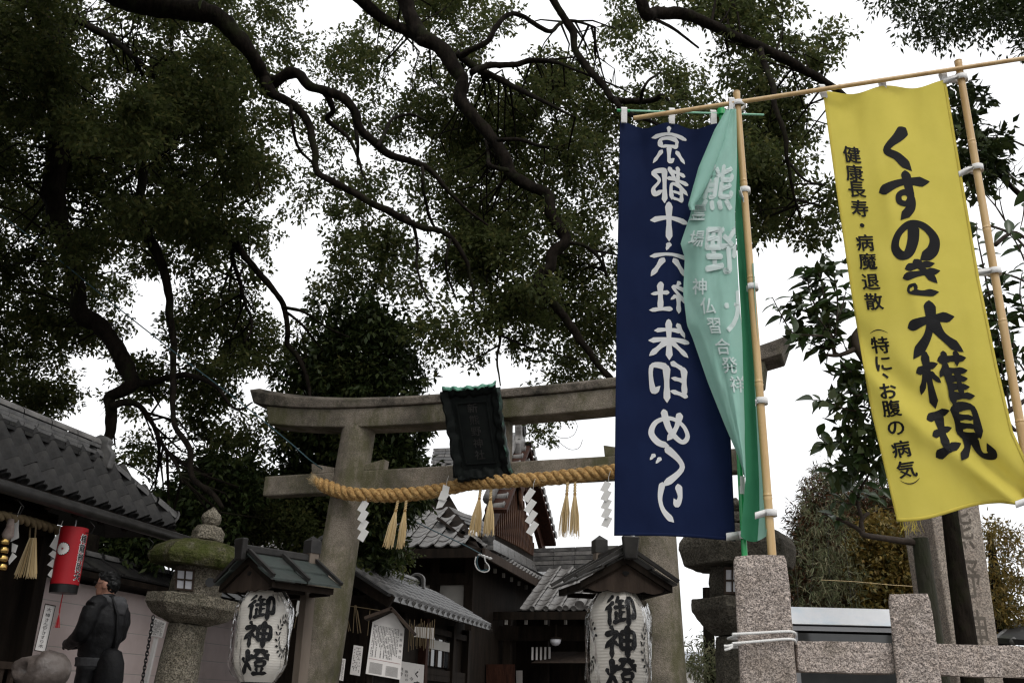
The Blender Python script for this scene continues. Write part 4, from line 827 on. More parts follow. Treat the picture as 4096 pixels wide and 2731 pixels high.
# ---------------------------------------------------------------- round evergreen behind the gate
ev = thing('evergreen_tree', 'dense dark round evergreen tree just behind the left gate pillar', 'tree', P(1400,2500,12.0)); ev.location.z = TZ; MATS_[ev.name] = Matrix.Translation(ev.location)
def blob(cx, cy, rx, ry, Y, n, dy=.4):
    a = rng.uniform(0, 2*np.pi, n); r = rng.uniform(0, 1, n)**.42; e = 1+.16*np.sin(3*a+cx)+.10*np.sin(7*a+cy)+.06*np.sin(13*a)
    return Pn(cx+rx*r*np.cos(a)*e, cy+ry*r*np.sin(a)*e, Y+np.clip(rng.normal(size=n), -1.3, 1.6)*dy)
c = np.concatenate([blob(1440,1400,205,180,11.6,470), blob(1330,1500,200,120,11.6,190), blob(1560,1510,110,110,11.6,120), blob(1500,1300,110,90,11.6,110), blob(1480,1720,230,140,12,520), blob(1560,1880,130,120,12,330), blob(1660,1950,45,80,12,90), blob(1330,1980,250,150,12.4,520), blob(1490,2030,130,95,12.2,260), blob(1250,1760,120,180,12.4,330), blob(1480,2200,120,60,12.3,160)])
crown('crown', c, 12, .105, .046, .20, M['leaf_dark'], ev)
MB().tube([Vector((ev.location.x, ev.location.y, TZ)), P(1400,2200,12.0), P(1440,1700,11.9), P(1430,1420,11.8)], [.16,.13,.09,.04], 10).build('trunk', M['bark'], ev, smooth=True)
c = np.concatenate([blob(520,2150,190,90,11.3,420,.3), blob(760,2060,200,110,11.5,500,.4), blob(900,1930,150,110,11.6,300,.4)])
hd = thing('evergreen_shrub', 'dark evergreen shrub showing above the tiled boundary wall', 'shrub', P(560,2400,11.3)); hd.location.z = TZ; MATS_[hd.name] = Matrix.Translation(hd.location)
crown('foliage', c, 12, .10, .045, .20, M['leaf_dark'], hd); b = Vector(hd.location)
MB().tube([b, b+Vector((.05,0,.9)), P(600,2150,11.35)], [.06,.045,.015], 7).build('stem', M['bark'], hd)
# ---------------------------------------------------------------- neighbouring trees at the right
tr = thing('broadleaf_tree', 'leafy tree with drooping sprays against the open white sky', 'tree', (6.5,8.5,TZ))
cc = []
for cx, cy, rx, ry, n, Y in ((3900,40,170,80,90,7.6),(3800,95,150,70,80,7.6),(3640,20,110,40,40,7.6),(3700,110,80,40,34,7.6),(4050,30,120,90,150,7.2),(3580,-10,90,30,20,7.6),(4160,60,100,160,120,7.2),(3990,-80,300,60,200,7.4)): cc.append(blob(cx,cy,rx,ry,Y,n,.3))
crown('crown', np.concatenate(cc), 10, .062, .026, .18, M['leaf_dark'], tr)
mb = MB()
for e in ((3900,40),(3700,100),(3620,10),(4030,60),(3800,130)):
    a = P(4250,-250,7.4); b = P(e[0],e[1],7.6); mb = MB(); m1 = a.lerp(b,.5)+Vector((0,0,.15)); mb.tube([Vector(p) for p in catmull([tuple(a),tuple(m1),tuple(b)],6)], [.03-.0022*i for i in range(13)], 6); mb.build('branch', M['bark'], tr)
a = P(4250,-250,7.4); MB().tube([Vector(p) for p in catmull([(6.5,8.5,TZ),(6.4,8.4,4),(5.9,8.0,6.6),tuple(a)],6)], [.2-.009*i for i in range(19)], 10).build('trunk', M['bark'], tr, smooth=True)
# ---------------------------------------------------------------- paper lanterns on roofed posts
def lantern_stand(xq, ytop, ybot, hw, Y, yaw, label, label2, copper, text_phi, tpos, emb):
    top = PQ(xq, ytop, Y); dist = (top-Vector(_C)).dot(Vector(_F)); r = hw*Q*dist/FPX; h = (ybot-ytop)*Q*dist/FPX/math.cos(PITCH)*.98
    ex = Vector((math.cos(yaw), math.sin(yaw), 0)); ey = Vector((-ex.y, ex.x, 0)); Z = Vector((0,0,1)); c = Vector((top.x, top.y, 0))
    post = c+ey*.34
    st = thing('lantern_stand', label, 'lantern stand', (post.x, post.y, TZ))
    def L(a, b, z): return c+ex*a+ey*b+Z*z
    ze = top.z+.045; zr = ze+.185; W = .325; y0, y1 = -.20, .37
    zp = zr+.16
    mb = MB(); mb.box(L(.0,.34,(TZ+zp-.10)/2), (.075,.075,zp-.10-TZ), ex, ey); mb.build('post', M['post_wood'], st, bevel=.004)
    mb = MB(); mb.box(L(0,.34,zp-.06), (.088,.088,.085), ex, ey); cc = L(0,.34,zp+.02); q = [L(-.044,.296,zp-.0175),L(.044,.296,zp-.0175),L(.044,.384,zp-.0175),L(-.044,.384,zp-.0175)]; mb.add(q+[cc], [(0,1,4),(1,2,4),(2,3,4),(3,0,4)]); mb.build('post_cap', M['copper_dark'], st)
    rm = M['copper'] if copper else M['copper_dark']
    for sg in (-1,1):
        rf = None
        for row in range(2):
            for k in range(2):
                a0, a1 = (.02, .175) if row == 1 else (.16, W); lift = .012 if row == 1 else 0; b0 = y0+(y1-y0)*k/2; b1 = y0+(y1-y0)*(k+1)/2
                zz = lambda a, l: zr-(zr-ze)*(a/W)**.86+l
                top4 = [L(sg*a0,b0+.004,zz(a0,lift)),L(sg*a1,b0+.004,zz(a1,lift)),L(sg*a1,b1-.004,zz(a1,lift)),L(sg*a0,b1-.004,zz(a0,lift))]
                mb = MB(); mb.hexa([p-Z*.012 for p in top4]+top4); mb.build('roof_sheet', rm, st)
        for k in range(3):
            b = y0+.012+(y1-y0-.024)*k/2; mb = MB(); mb.beam(L(sg*.03,b,zr+.012), L(sg*(W+.012),b,ze+.014), .022, .022); mb.build('batten', M['copper_dark'], st)
        mb = MB(); mb.prism([L(sg*.0,y0+.03,zr-.03),L(sg*W*.93,y0+.03,ze-.012),L(sg*W*.93,y0+.03,ze-.055),L(sg*.0,y0+.03,zr-.075)], ey*.02); mb.build('bargeboard', M['wood_dark'], st)
        mb = MB(); mb.beam(L(sg*(W-.05),y0+.04,ze-.035), L(sg*(W-.05),y1-.04,ze-.035), .035, .04); mb.build('eave_beam', M['wood_dark'], st)
    # gable board with scalloped foot
    n = 24; pts = [L(-W*.86+.0,y0+.055,ze-.03)]+[L(-W*.74+W*1.48*i/n, y0+.055, ze-.055-.012*abs(math.sin(i/n*math.pi*4))) for i in range(n+1)]+[L(W*.86,y0+.055,ze-.03), L(0,y0+.055,zr-.06)]
    mb = MB(); mb.prism(pts, ey*.014); mb.build('gable_board', M['wood'], st)
    hp = L(0,y0+.049,ze+.05); mb = MB(); mb.prism([hp+ex*.022*math.cos(a)+Z*(.014*math.sin(a)+.006*abs(math.cos(a))) for a in [i*math.pi/6 for i in range(12)]], ey*.004); mb.build('cutout', M['black'], st)  # flat black plate painted in for the dark of a hole
    mb = MB(); mb.box(L(0,(y0+y1)/2,zr+.022), (.05,(y1-y0)+.03,.05), ex, ey); mb.build('ridge', M['copper_dark'], st, bevel=.008)
    mb = MB(); mb.hexa([L(-.04,y0-.05,zr-.06),L(.04,y0-.05,zr-.06),L(.04,y0-.015,zr-.06),L(-.04,y0-.015,zr-.06),L(-.055,y0-.06,zr+.085),L(.055,y0-.06,zr+.085),L(.055,y0-.015,zr+.085),L(-.055,y0-.015,zr+.085)]); mb.build('ridge_end', M['copper_dark'], st, bevel=.01)
    for b in (.0,.34): mb = MB(); mb.beam(L(-W*.7,b,ze-.045), L(W*.7,b,ze-.045), .03, .03); mb.build('tie', M['wood_dark'], st)
    mb = MB(); mb.beam(L(0,-.1,ze-.03), L(0,.34,ze-.03), .03, .03); mb.build('arm', M['wood_dark'], st)
    # the lantern itself
    g = thing('paper_lantern', label2, 'lantern', top-Z*h, 0, 'white paper lanterns hung at the gate')
    prof = lambda t: r*min(1.0, (.60+.40*math.sin(min(1, t/.24)*math.pi/2)) if t < .5 else (.60+.40*math.sin(min(1, (1-t)/.24)*math.pi/2)))*(.985+.015*math.sin(math.pi*t))
    cz = Vector((top.x, top.y, top.z)); NR = 36; pr = []
    for i in range(NR*4+1):
        t = i/(NR*4); pr.append((prof(t)*(1-.012*abs(math.cos(t*NR*math.pi))), -h*t))
    MB().lathe(pr[::-1], 44, cz).build('paper_body', M['washi'], g, autosm=60)
    mb = MB(); mb.lathe([(r*.62,-.012),(r*.62,.018),(r*.50,.02)][::1], 32, cz+Z*.004); mb.build('top_ring', M['black'], g, autosm=50)
    mb = MB(); mb.lathe([(r*.50,-.055),(r*.56,-.05),(r*.60,.006)], 32, cz-Z*(h+.002)); mb.build('bottom_ring', M['black'], g, autosm=50)
    to = Vector((-top.x, -top.y, 0)).normalized(); rt = Vector((-to.y, to.x, 0))       # towards the viewer's side; to the right
    def S(s, t, l): a = s; rr = prof(t)+l; return cz+to*rr*math.cos(a)+rt*rr*math.sin(a)-Z*h*t
    write(g, 'brush_lettering', [(ch, text_phi, tt, 1.05, .275) for ch, tt in zip('御神燈', tpos)], S, M['ink'], .004, fat=1.3)
    for em in emb:
        mb = MB()
        for k in range(17):
            for e in (-1,1):
                a = math.radians(-150+300*k/16)+math.pi; cx, cy = em+.36*math.cos(a), .50+.19*math.sin(a); d_ = a+e*.9+math.pi/2
                tip = (cx+.16*math.cos(d_)*1.1, cy+.075*math.sin(d_)); mid = ((cx+tip[0])/2, (cy+tip[1])/2); o_ = (-math.sin(d_)*.035, math.cos(d_)*.016)
                mb.add([S(cx,cy,.004+.0003*e), S(mid[0]+o_[0],mid[1]+o_[1],.004+.0003*e), S(tip[0],tip[1],.004+.0003*e), S(mid[0]-o_[0],mid[1]-o_[1],.004+.0003*e)], [(0,1,2,3)])
        stuff(mb.build('wreath_crest', M['ink'], g))
    # plastic rain cover
    def film_pt(u_, v_):
        a = 2*math.pi*u_; t = -.02+1.06*v_; rr = prof(min(max(t,0),1))*1.06+.012+.008*math.sin(5*a+4*v_)+.006*math.sin(11*a-7*v_)+(.012*math.sin(9*a) if v_ > .9 else 0)
        return cz+to*rr*math.cos(a)+rt*rr*math.sin(a)-Z*h*t
    MB().grid(film_pt, 40, 26).build('rain_cover', M['film'], g, smooth=True)
lantern_stand(612,1356,1546,57,6.6,-math.radians(42),'wooden lantern stand with greenish copper sheet roof beside the stone gate pillar','white paper lantern with black brush lettering beside the mossy stone lantern',True,-.16,(.21,.50,.79),(1.02,))
lantern_stand(1419,1358,1590,65,6.3,math.radians(14),'wooden lantern stand with dark roof and pale post in front of the main hall','white paper lantern with black brush lettering in front of the banner side gate pillar',False,.06,(.195,.47,.745),(1.30,-1.25))
# ---------------------------------------------------------------- stone lanterns
def stone_lantern(c, lev, wid, label, rot, tilt, win=None, moss=True):
    """lev: heights z of finial tip, finial foot, collar foot, cap edge, cap underside, box foot, platform side, platform foot"""
    g = thing('stone_lantern', label, 'stone lantern', (c.x, c.y, TZ), 0, 'stone lanterns')
    zt_, zf, zc, ze, zu, zb, zp, zs_ = lev; ax = Vector((tilt[0], tilt[1], 1)).normalized(); X = Vector((1,0,0)); X = (X-ax*X.dot(ax)).normalized(); Yv = ax.cross(X)
    def lz(name, prof, n, m, a0=rot, sm=None, mod=True):
        o = MB().lathe([(r_, z-TZ) for r_, z in prof], n, Vector((c.x, c.y, TZ)), X, Yv, ax, a0).build(name, m, g, autosm=sm or 38)
        if mod:
            b = o.modifiers.new('b','BEVEL'); b.width = .008; b.segments = 2; b.limit_method = 'ANGLE'
            s = o.modifiers.new('s','SUBSURF'); s.subdivision_type = 'SIMPLE'; s.levels = 3; s.render_levels = 3
            t = bpy.data.textures.new('worn','CLOUDS'); t.noise_scale = .06; d = o.modifiers.new('d','DISPLACE'); d.texture = t; d.strength = .014; d.texture_coords = 'GLOBAL'
        return o
    wf, wc, we, wb, wp, ws = wid
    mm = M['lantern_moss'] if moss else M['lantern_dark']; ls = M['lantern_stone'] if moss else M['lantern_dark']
    lz('finial', [(.01,zt_),(wf*.30,zt_-.02),(wf*.86,zt_-(zt_-zf)*.40),(wf,zt_-(zt_-zf)*.62),(wf*.86,zf+.02),(wf*.70,zf)][::-1], 24, ls, sm=70)
    lz('collar', [(wc,zc),(wc,zc+(zf-zc)*.55),(wc*.70,zf-.004)], 6, ls)
    H = zc-ze
    lz('cap', [(we*.55,zu+.004),(we*.93,zu),(we*1.01,ze-.02),(we*1.0,ze+H*.10),(we*.90,ze+H*.48),(we*.68,ze+H*.80),(we*.34,zc-.004)], 6, mm, sm=42)
    lz('light_box', [(wb,zb+.003),(wb*1.02,(zb+zu)/2),(wb*.96,zu+.02)], 6, ls)
    lz('platform', [(ws*1.05,zs_),(wp*.80,zs_+(zp-zs_)*.45),(wp*.97,zp),(wp,zp+.01),(wp*.985,zb)], 6, ls)
    lz('shaft', [(ws*1.16,TZ+.12),(ws*1.06,TZ+.9),(ws,zs_-.003)], 12, ls, sm=60)
    lz('base', [(ws*2.1,TZ-.02),(ws*2.0,TZ+.09),(ws*1.4,TZ+.125)], 6, ls)
    if win:
        quad = win; nrm = (quad[1]-quad[0]).cross(quad[3]-quad[0]).normalized(); nrm = -nrm if nrm.y > 0 else nrm
        wq = lambda s, t, o_=0: quad[0].lerp(quad[1], s).lerp(quad[3].lerp(quad[2], s), t)+nrm*o_
        mb = MB(); mb.add([wq(.06,.06),wq(.94,.06),wq(.94,.94),wq(.06,.94)], [(0,1,2,3)]); pn_ = mb.build('paper_pane', M['pane'], g, solid=.004)
        for s0, s1, t0, t1 in ((0,.1,0,1),(.9,1,0,1),(.1,.9,0,.09),(.1,.9,.91,1),(.46,.54,.09,.91),(.1,.46,.46,.53),(.54,.9,.46,.53)):
            mb = MB(); mb.hexa([wq(s0,t1,-.01),wq(s1,t1,-.01),wq(s1,t1,.012),wq(s0,t1,.012),wq(s0,t0,-.01),wq(s1,t0,-.01),wq(s1,t0,.012),wq(s0,t0,.012)]); mb.build('window_bar', M['wood'], g)
    return g
YL = 8.0; zz = lambda y: P(770, y, YL).z; cL = P(712,2560,YL)
cx0 = P(668,2900,YL)
stone_lantern(Vector((P(655,2731,YL).x+.03, YL, 0)), (zz(2022),zz(2096),zz(2158),zz(2236),zz(2272),zz(2384),zz(2430),zz(2494)), (.085,.135,.43,.205,.372,.150), 'mossy old stone lantern with paper window in front of the pinkish wall', math.radians(12), (.085,0), [P(704,2272,YL-.205),P(780,2278,YL-.185),P(773,2364,YL-.185),P(700,2358,YL-.205)])
mb = MB(); mb.lathe([(.0,0),(.035,0),(.037,.004)], 16, P(840,2328,YL-.20), Vector((1,.25,0)).normalized(), Vector((0,0,1)), Vector((.3,-.95,0))); tag(mb.build('vent_plug', M['black']), 'round dark vent disc on the side of the mossy stone lantern', 'vent disc')
YR = 5.6; zq = lambda y: P(2950, y, YR).z
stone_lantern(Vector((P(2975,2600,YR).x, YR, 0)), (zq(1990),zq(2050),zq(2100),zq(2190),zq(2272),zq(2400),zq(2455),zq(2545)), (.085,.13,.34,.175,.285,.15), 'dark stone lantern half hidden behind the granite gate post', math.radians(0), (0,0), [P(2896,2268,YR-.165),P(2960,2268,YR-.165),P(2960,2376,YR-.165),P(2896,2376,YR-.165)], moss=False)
# ---------------------------------------------------------------- tile pieces
def pan_tile(name, w_, l, th=.02, roll=.05, m='tile'):
    """one S-shaped roof tile: x across, y up the slope, z out; foot at y=0"""
    xs = [0,.10,.22,.36,.50,.64,.76,.86,.94,1.02]; zs_ = [.0,-.010,-.017,-.019,-.014,-.002,.016,.030,.033,.022]
    mb = MB(); n = len(xs)
    for y, dz in ((0,-th),(0,0),(.006,.004),(l,-.006)):
        for x, z in zip(xs, zs_): mb.v.append(((x-.5)*w_, y, z*roll/.035*.8+.03+dz))
    mb.f = [(r*n+i, r*n+i+1, (r+1)*n+i+1, (r+1)*n+i) for r in range(3) for i in range(n-1)]
    me = mb.mesh(name); me.materials.append(M[m]); me.polygons.foreach_set('use_smooth', [True]*len(me.polygons))
    try: me.set_sharp_from_angle(angle=math.radians(45))
    except Exception: pass
    return me
def round_tile(name, r, l, m='tile', cap=True):
    """a half-round cover tile with a disc face at its foot; x across, y up the slope"""
    mb = MB(); n = 8
    for y in (0, l):
        for i in range(n+1): a = math.pi*i/n; mb.v.append((r*math.cos(a), y, r*math.sin(a)))
    mb.f = [(i, i+1, n+2+i, n+1+i) for i in range(n)]
    if cap:
        for rr, y in ((1.12,-.004),(1.12,-.022),(.8,-.022),(.75,-.014)):
            for i in range(12): a = 2*math.pi*i/12; mb.v.append((r*rr*math.cos(a), y, r*rr*math.sin(a)+r*.1))
        b = 2*(n+1); mb.f += [(b+k*12+i, b+k*12+(i+1) % 12, b+(k+1)*12+(i+1) % 12, b+(k+1)*12+i) for k in range(3) for i in range(12)] + [tuple(range(b+36, b+48))]
    me = mb.mesh(name); me.materials.append(M[m]); me.polygons.foreach_set('use_smooth', [True]*len(me.polygons))
    try: me.set_sharp_from_angle(angle=math.radians(50))
    except Exception: pass
    return me
def block(name, sx, sy, sz, m, bev=.004):
    mb = MB(); mb.box((0,0,0),(sx,sy,sz)); me = mb.mesh(name); me.materials.append(M[m]); return me
def tile_field(parent, O, u_, v_, nu, nv, su, sv, me, name='roof_tile', mask=None, jit=.004, curve=0.0):
    """rows of tiles from the eave point O along u and up the slope v"""
    u_ = Vector(u_).normalized(); v_ = Vector(v_).normalized(); n_ = u_.cross(v_).normalized()
    if n_.z < 0: n_ = -n_
    for j in range(nv):
        for i in range(nu):
            if mask and not mask(i, j): continue
            p = O+u_*(i+.5)*su+v_*j*sv+n_*(.006+random.uniform(-jit, jit)+curve*((j+.5)/nv)*(1-(j+.5)/nv)*-4)
            x = u_ if u_.cross(v_).z > 0 else -u_
            yy = (v_+n_*random.uniform(-.01,.01)).normalized(); piece(name, me, parent, x, yy, x.cross(yy).normalized(), p)
# ---------------------------------------------------------------- small hall at the left
B = P(714,2139,8.4); eZ = B.z; Rr = P(384,1790,7.65); rZ = Rr.z
hall = thing('small_shrine_hall', 'small dark wooden hall with mossy grey tiled roof, rope and bells under its eave', 'building', (B-AX*2.5-BX*.9).to_2d().to_3d()+Vector((0,0,TZ)))
dR = (B-Rr).dot(AX); inset = (B-Rr).dot(BX); rise = rZ-.13-eZ
vdir = (-BX*inset+Vector((0,0,rise))).normalized(); slen = math.hypot(inset, rise)
su, sv = .180, .165; nu, nv = 28, int(slen/sv)+1
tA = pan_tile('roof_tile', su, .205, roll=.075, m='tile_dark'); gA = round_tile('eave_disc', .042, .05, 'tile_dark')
def hipmask(i, j): d_ = (i+.5)*su; return d_ >= dR*(j+.6)/nv
tile_field(hall, B+Vector((0,0,.02)), -AX, vdir, nu, nv, su, sv, tA, mask=hipmask)
for i in range(nu):
    d_ = (i+.86)*su; p = B-AX*d_+Vector((0,0,.052)); piece('eave_disc', gA, hall, AX, vdir, AX.cross(vdir), p-vdir*.01)
e0 = B-AX*(nu*su); r0 = Rr-AX*(nu*su-dR)
mb = MB(); mb.add([B+Vector((0,0,.0)), e0, r0-Vector((0,0,.13)), Rr-Vector((0,0,.13))], [(0,1,2,3)]); mb.build('roof_deck', M['wood_dark'], hall, solid=.03)
far = B-BX*(2*inset+.1); mb = MB(); mb.add([B, far, Rr-Vector((0,0,.13))], [(0,1,2)]); mb.build('hip_deck', M['tile_dark'], hall, solid=.03)
fl = far-AX*(nu*su); mb = MB(); mb.add([far, fl, r0-Vector((0,0,.13)), Rr-Vector((0,0,.13))], [(0,1,2,3)]); mb.build('rear_deck', M['tile_dark'], hall, solid=.03)
noshi = block('ridge_course', .10, .295, .026, 'tile')
noshiw = [block('ridge_course', .17-.018*k, .295, .026, 'tile_dark' if k < 2 else 'tile') for k in range(5)]
Lr = (Rr-r0).length
for k in range(5):
    for i in range(int(Lr/.30)):
        p = Rr-AX*(.15+.30*i+(.15 if k % 2 else 0))+Vector((0,0,-.12+.031*k)); piece('ridge_course', noshiw[k], hall, BX, AX, Vector((0,0,1)), p+BX*random.uniform(-.002,.002))
capm = round_tile('ridge_cap', .055, .29, 'tile_light', cap=False)
for i in range(int(Lr/.30)): piece('ridge_cap', capm, hall, BX, AX, Vector((0,0,1)), Rr-AX*(.30*(i+1))+Vector((0,0,.025)))
# ridge end ornament and hip ridge
mb = MB(); pts = [(-.13,-.17),(.13,-.17),(.15,-.05),(.09,.02),(.10,.07),(.05,.10),(0,.12),(-.05,.10),(-.10,.07),(-.09,.02),(-.15,-.05)]
mb.prism([Rr+AX*.02+BX*a+Vector((0,0,b)) for a, b in pts], AX*.06); orn = mb.build('ridge_end_tile', M['tile'], hall, bevel=.012)
mb = MB(); mb.lathe([(.05,0),(.05,.02),(.03,.025)], 14, Rr+AX*.08+Vector((0,0,-.01)), BX, Vector((0,0,1)), AX); mb.build('ridge_end_boss', M['tile'], hall)
hipv = (B-(Rr-Vector((0,0,.13)))); hl = hipv.length; hd_ = hipv.normalized(); hs_ = hd_.cross(Vector((0,0,1))).normalized(); hm = round_tile('hip_cap', .06, .24, 'tile', cap=False); hm2 = round_tile('hip_end_tile', .075, .22, 'tile')
for i in range(int(hl/.23)): 
    p = B-hd_*(.12+.23*i)+Vector((0,0,.07)); piece('hip_cap', hm2 if i == 0 else hm, hall, -hs_, -hd_, (-hs_).cross(-hd_), p)
# eave, gutter and beams
mb = MB(); mb.beam(B+AX*.12+Vector((0,0,-.03)), e0+Vector((0,0,-.03)), .05, .075); mb.build('eave_board', M['wood_dark'], hall)
MB().tube([B+AX*.16+BX*.06+Vector((0,0,-.045)), e0+BX*.06+Vector((0,0,-.045))], .045, 10).build('gutter', M['copper_dark'], hall, autosm=60)
for i in range(16):
    p = B-AX*(.12+.3*i)+Vector((0,0,-.075)); mb = MB(); mb.beam(p, p-BX*(inset*1.1)+Vector((0,0,rise*1.1)), .05, .06); mb.build('rafter', M['wood_dark'], hall)
wl = B-BX*.55-AX*.98; wn = e0-BX*.55      # front wall line, far and near ends
mb = MB(); mb.hexa([Vector((wl.x,wl.y,TZ)),Vector((wn.x,wn.y,TZ)),Vector((wn.x,wn.y,TZ))-BX*2.2,Vector((wl.x,wl.y,TZ))-BX*2.2,Vector((wl.x,wl.y,eZ+.1)),Vector((wn.x,wn.y,eZ+.1)),Vector((wn.x,wn.y,eZ+.1))-BX*2.2,Vector((wl.x,wl.y,eZ+.1))-BX*2.2]); mb.build('wall', M['wood_dark'], hall)
for i in range(4):
    p = wl-AX*(.06+1.1*i)+BX*.05; mb = MB(); mb.box(Vector((p.x,p.y,(TZ+eZ)/2)), (.12,.12,eZ-TZ), BX, AX); mb.build('post', M['wood_dark'], hall, bevel=.006)
mb = MB(); p = wl+BX*.05; q = wn+BX*.05; mb.beam(Vector((p.x,p.y,eZ-.10)), Vector((q.x,q.y,eZ-.10)), .12, .16); mb.build('lintel', M['wood_dark'], hall)
for i in range(3):
    mb = MB(); z = TZ+.35+.02*i; 
for i in range(18):
    p = wl-AX*(.16+.11*i)+BX*.09; mb = MB(); mb.box(Vector((p.x,p.y,TZ+.42)), (.03,.035,.75), BX, AX); mb.build('lattice_bar', M['wood'], hall)
p = wl+BX*.09; q = wl-AX*2.2+BX*.09
for z in (TZ+.80,TZ+.05): mb = MB(); mb.beam(Vector((p.x,p.y,z)), Vector((q.x,q.y,z)), .06, .05); mb.build('lattice_rail', M['wood'], hall)
# lamp-like white cap under the eave end, as a gutter hanger row
for i in range(6):
    p = B-AX*(.5+.75*i)+BX*.05+Vector((0,0,-.10)); MB().tube([p, p+BX*.06+Vector((0,0,-.05)), p+BX*.04+Vector((0,0,-.10)), p-BX*.02+Vector((0,0,-.09))], .004, 5).build('gutter_hook', M['black'], hall)
# ---------------------------------------------------------------- things hung under that eave
YH = 6.6
hr = [Vector(p) for p in catmull([tuple(P(x, y, Y)) for x, y, Y in ((-160,2035,6.3),(0,2062,6.6),(90,2078,6.85),(170,2100,7.1),(250,2126,7.35),(330,2148,7.6))], 8)]
hrope = thing('hall_rope', 'old twisted straw rope in the shade under the hall eave', 'rope', hr[20])
for st in range(2):
    pts = []; s = 0
    for i, p in enumerate(hr):
        if i: s += (hr[i]-hr[i-1]).length
        for_ = None
        a = -2*math.pi*s/.15+st*math.pi; t = (hr[min(i+1,len(hr)-1)]-hr[max(i-1,0)]).normalized(); nx = t.cross(Vector((0,0,1))).normalized(); ny = nx.cross(t); pts.append(p+nx*.018*math.cos(a)+ny*.018*math.sin(a))
    dn = [Vector(p) for p in catmull([tuple(p) for p in pts], 3)]; MB().tube(dn, .020, 8).build('strand', M['straw_old'], hrope, smooth=True)
g = thing('hall_tassel', 'straw tassel hanging in the shade under the hall eave', 'tassel', P(130,2115,7.0))
for dx in (-10,12): MB().tube([P(132+dx,2096,7.0),P(128+dx,2150,7.0)], .006, 6).build('cord', M['straw_old'], g)
mb = MB()
for i in range(90):
    a = random.uniform(-1,1); b = random.uniform(-1,1)*.05; p0 = P(132+a*14,2150,7.0+b*.3); p1 = P(103+a*48,2305+random.uniform(-12,10),7.0+b); mb.tube([p0,p1], [.0022,.0018], 4, cap=False)
stuff(mb.build('straws', M['straw'], g))
HS = lambda Y: (lambda x, y, k: P(x, y, Y-.01*(k % 2)))
GS = 'paper streamers under the hall eave'
shide([[(224,2140),(248,2134),(238,2210),(198,2184)],[(212,2200),(236,2212),(228,2240),(194,2216)],[(210,2236),(230,2234),(222,2276),(188,2258)],[(206,2276),(224,2270),(208,2312),(190,2298)]], 'white zigzag paper streamer beside the red lantern under the hall eave', HS(7.15), GS)
shide([[(58,2085),(76,2078),(74,2112),(56,2120)],[(54,2112),(74,2110),(76,2150),(42,2166)],[(48,2170),(72,2180),(62,2210),(46,2206)],[(50,2208),(68,2224),(36,2258),(34,2240)]], 'white zigzag paper streamer beside the brass bells under the hall eave', HS(6.75), GS)
bell = thing('bell_rope', 'stack of brass bells on a faded cloth rope under the hall eave', 'bell', P(8,2290,6.65))
mb = MB(); MB().tube([P(45,2075,6.65),P(40,2110,6.65),P(30,2140,6.65),P(22,2160,6.65)], [.02,.028,.04,.02], 10).build('cloth_rope', M['faded_cloth'], bell, smooth=True)
for i in range(4):
    pc = P(16-3*i,2165+34*i,6.65); MB().lathe([(.018,-.025),(.03,-.02),(.034,-.008),(.034,.006),(.028,.018),(.012,.022)], 18, pc).build('bell', M['gold'], bell, autosm=40)
# red lantern
rl = thing('red_lantern', 'red cylinder lantern with white-edged black lettering and chrysanthemum crest under the hall eave', 'lantern', P(252,2380,7.2))
ct, cb = P(304,2112,7.2), P(258,2338,7.2); ct = Vector((cb.x+.0, cb.y, ct.z)); R0 = .098; hh = ct.z-cb.z
MB().lathe([(R0*.3,0),(R0,0),(R0,-hh),(R0*.3,-hh)][::-1], 40, ct).build('red_body', M['red_paper'], rl, autosm=40)
MB().lathe([(R0*.2,-hh-.065),(R0*.97,-hh-.06),(R0*1.0,-hh-.003)], 40, ct).build('black_foot', M['black'], rl, autosm=40)
MB().tube([ct+Vector((0,0,.0)), ct+Vector((0,0,.06))], .006, 6).build('hook', M['steel'], rl)
MB().tube([ct-Vector((0,0,hh+.06)), ct-Vector((.002,0,hh+.16)), ct-Vector((0,0,hh+.2))], .004, 6).build('cord', M['red_paper'], rl)
mb = MB()
for i in range(30): a = random.uniform(-1,1); p = ct-Vector((0,0,hh+.2)); mb.tube([p, p+Vector((a*.02, random.uniform(-.01,.01), -.10))], .0012, 3, cap=False)
stuff(mb.build('red_fringe', M['red_paper'], rl))
to = Vector((-ct.x,-ct.y,0)).normalized(); rt = Vector((-to.y,to.x,0))
def RS(s, t, l): return ct+to*(R0+l)*math.cos(s)+rt*(R0+l)*math.sin(s)-Vector((0,0,t*hh))
write(rl, 'lettering_edge', [(c, .86, .20+.165*i, .66, .172, 0, 1) for i, c in enumerate('樟龍辨財天')], RS, M['white_print'], .0012, bold=.06)
write(rl, 'lettering', [(c, .86, .20+.165*i, .60, .158, 0, 1) for i, c in enumerate('樟龍辨財天')], RS, M['ink'], .0024, bold=.02)
mb = MB(); mb2 = MB()
for k in range(16):
    a = 2*math.pi*k/16
    for m_, rr, l in ((mb,1.0,.0012),(mb2,.90,.0024)):
        pts = [(0.10,0),(.55,-.14*rr),(.85*rr+.05,-.17*rr),(1.0*rr,-.10*rr),(1.02*rr,0),(1.0*rr,.10*rr),(.85*rr+.05,.17*rr),(.55,.14*rr)]
        m_.add([RS(-.62+.54*(x*math.cos(a)-y*math.sin(a)), .40+.118*(x*math.sin(a)+y*math.cos(a)), l) for x, y in pts], [tuple(range(8))])
stuff(mb.build('crest_edge', M['ink'], rl)); stuff(mb2.build('crest', M['sign_white'], rl))
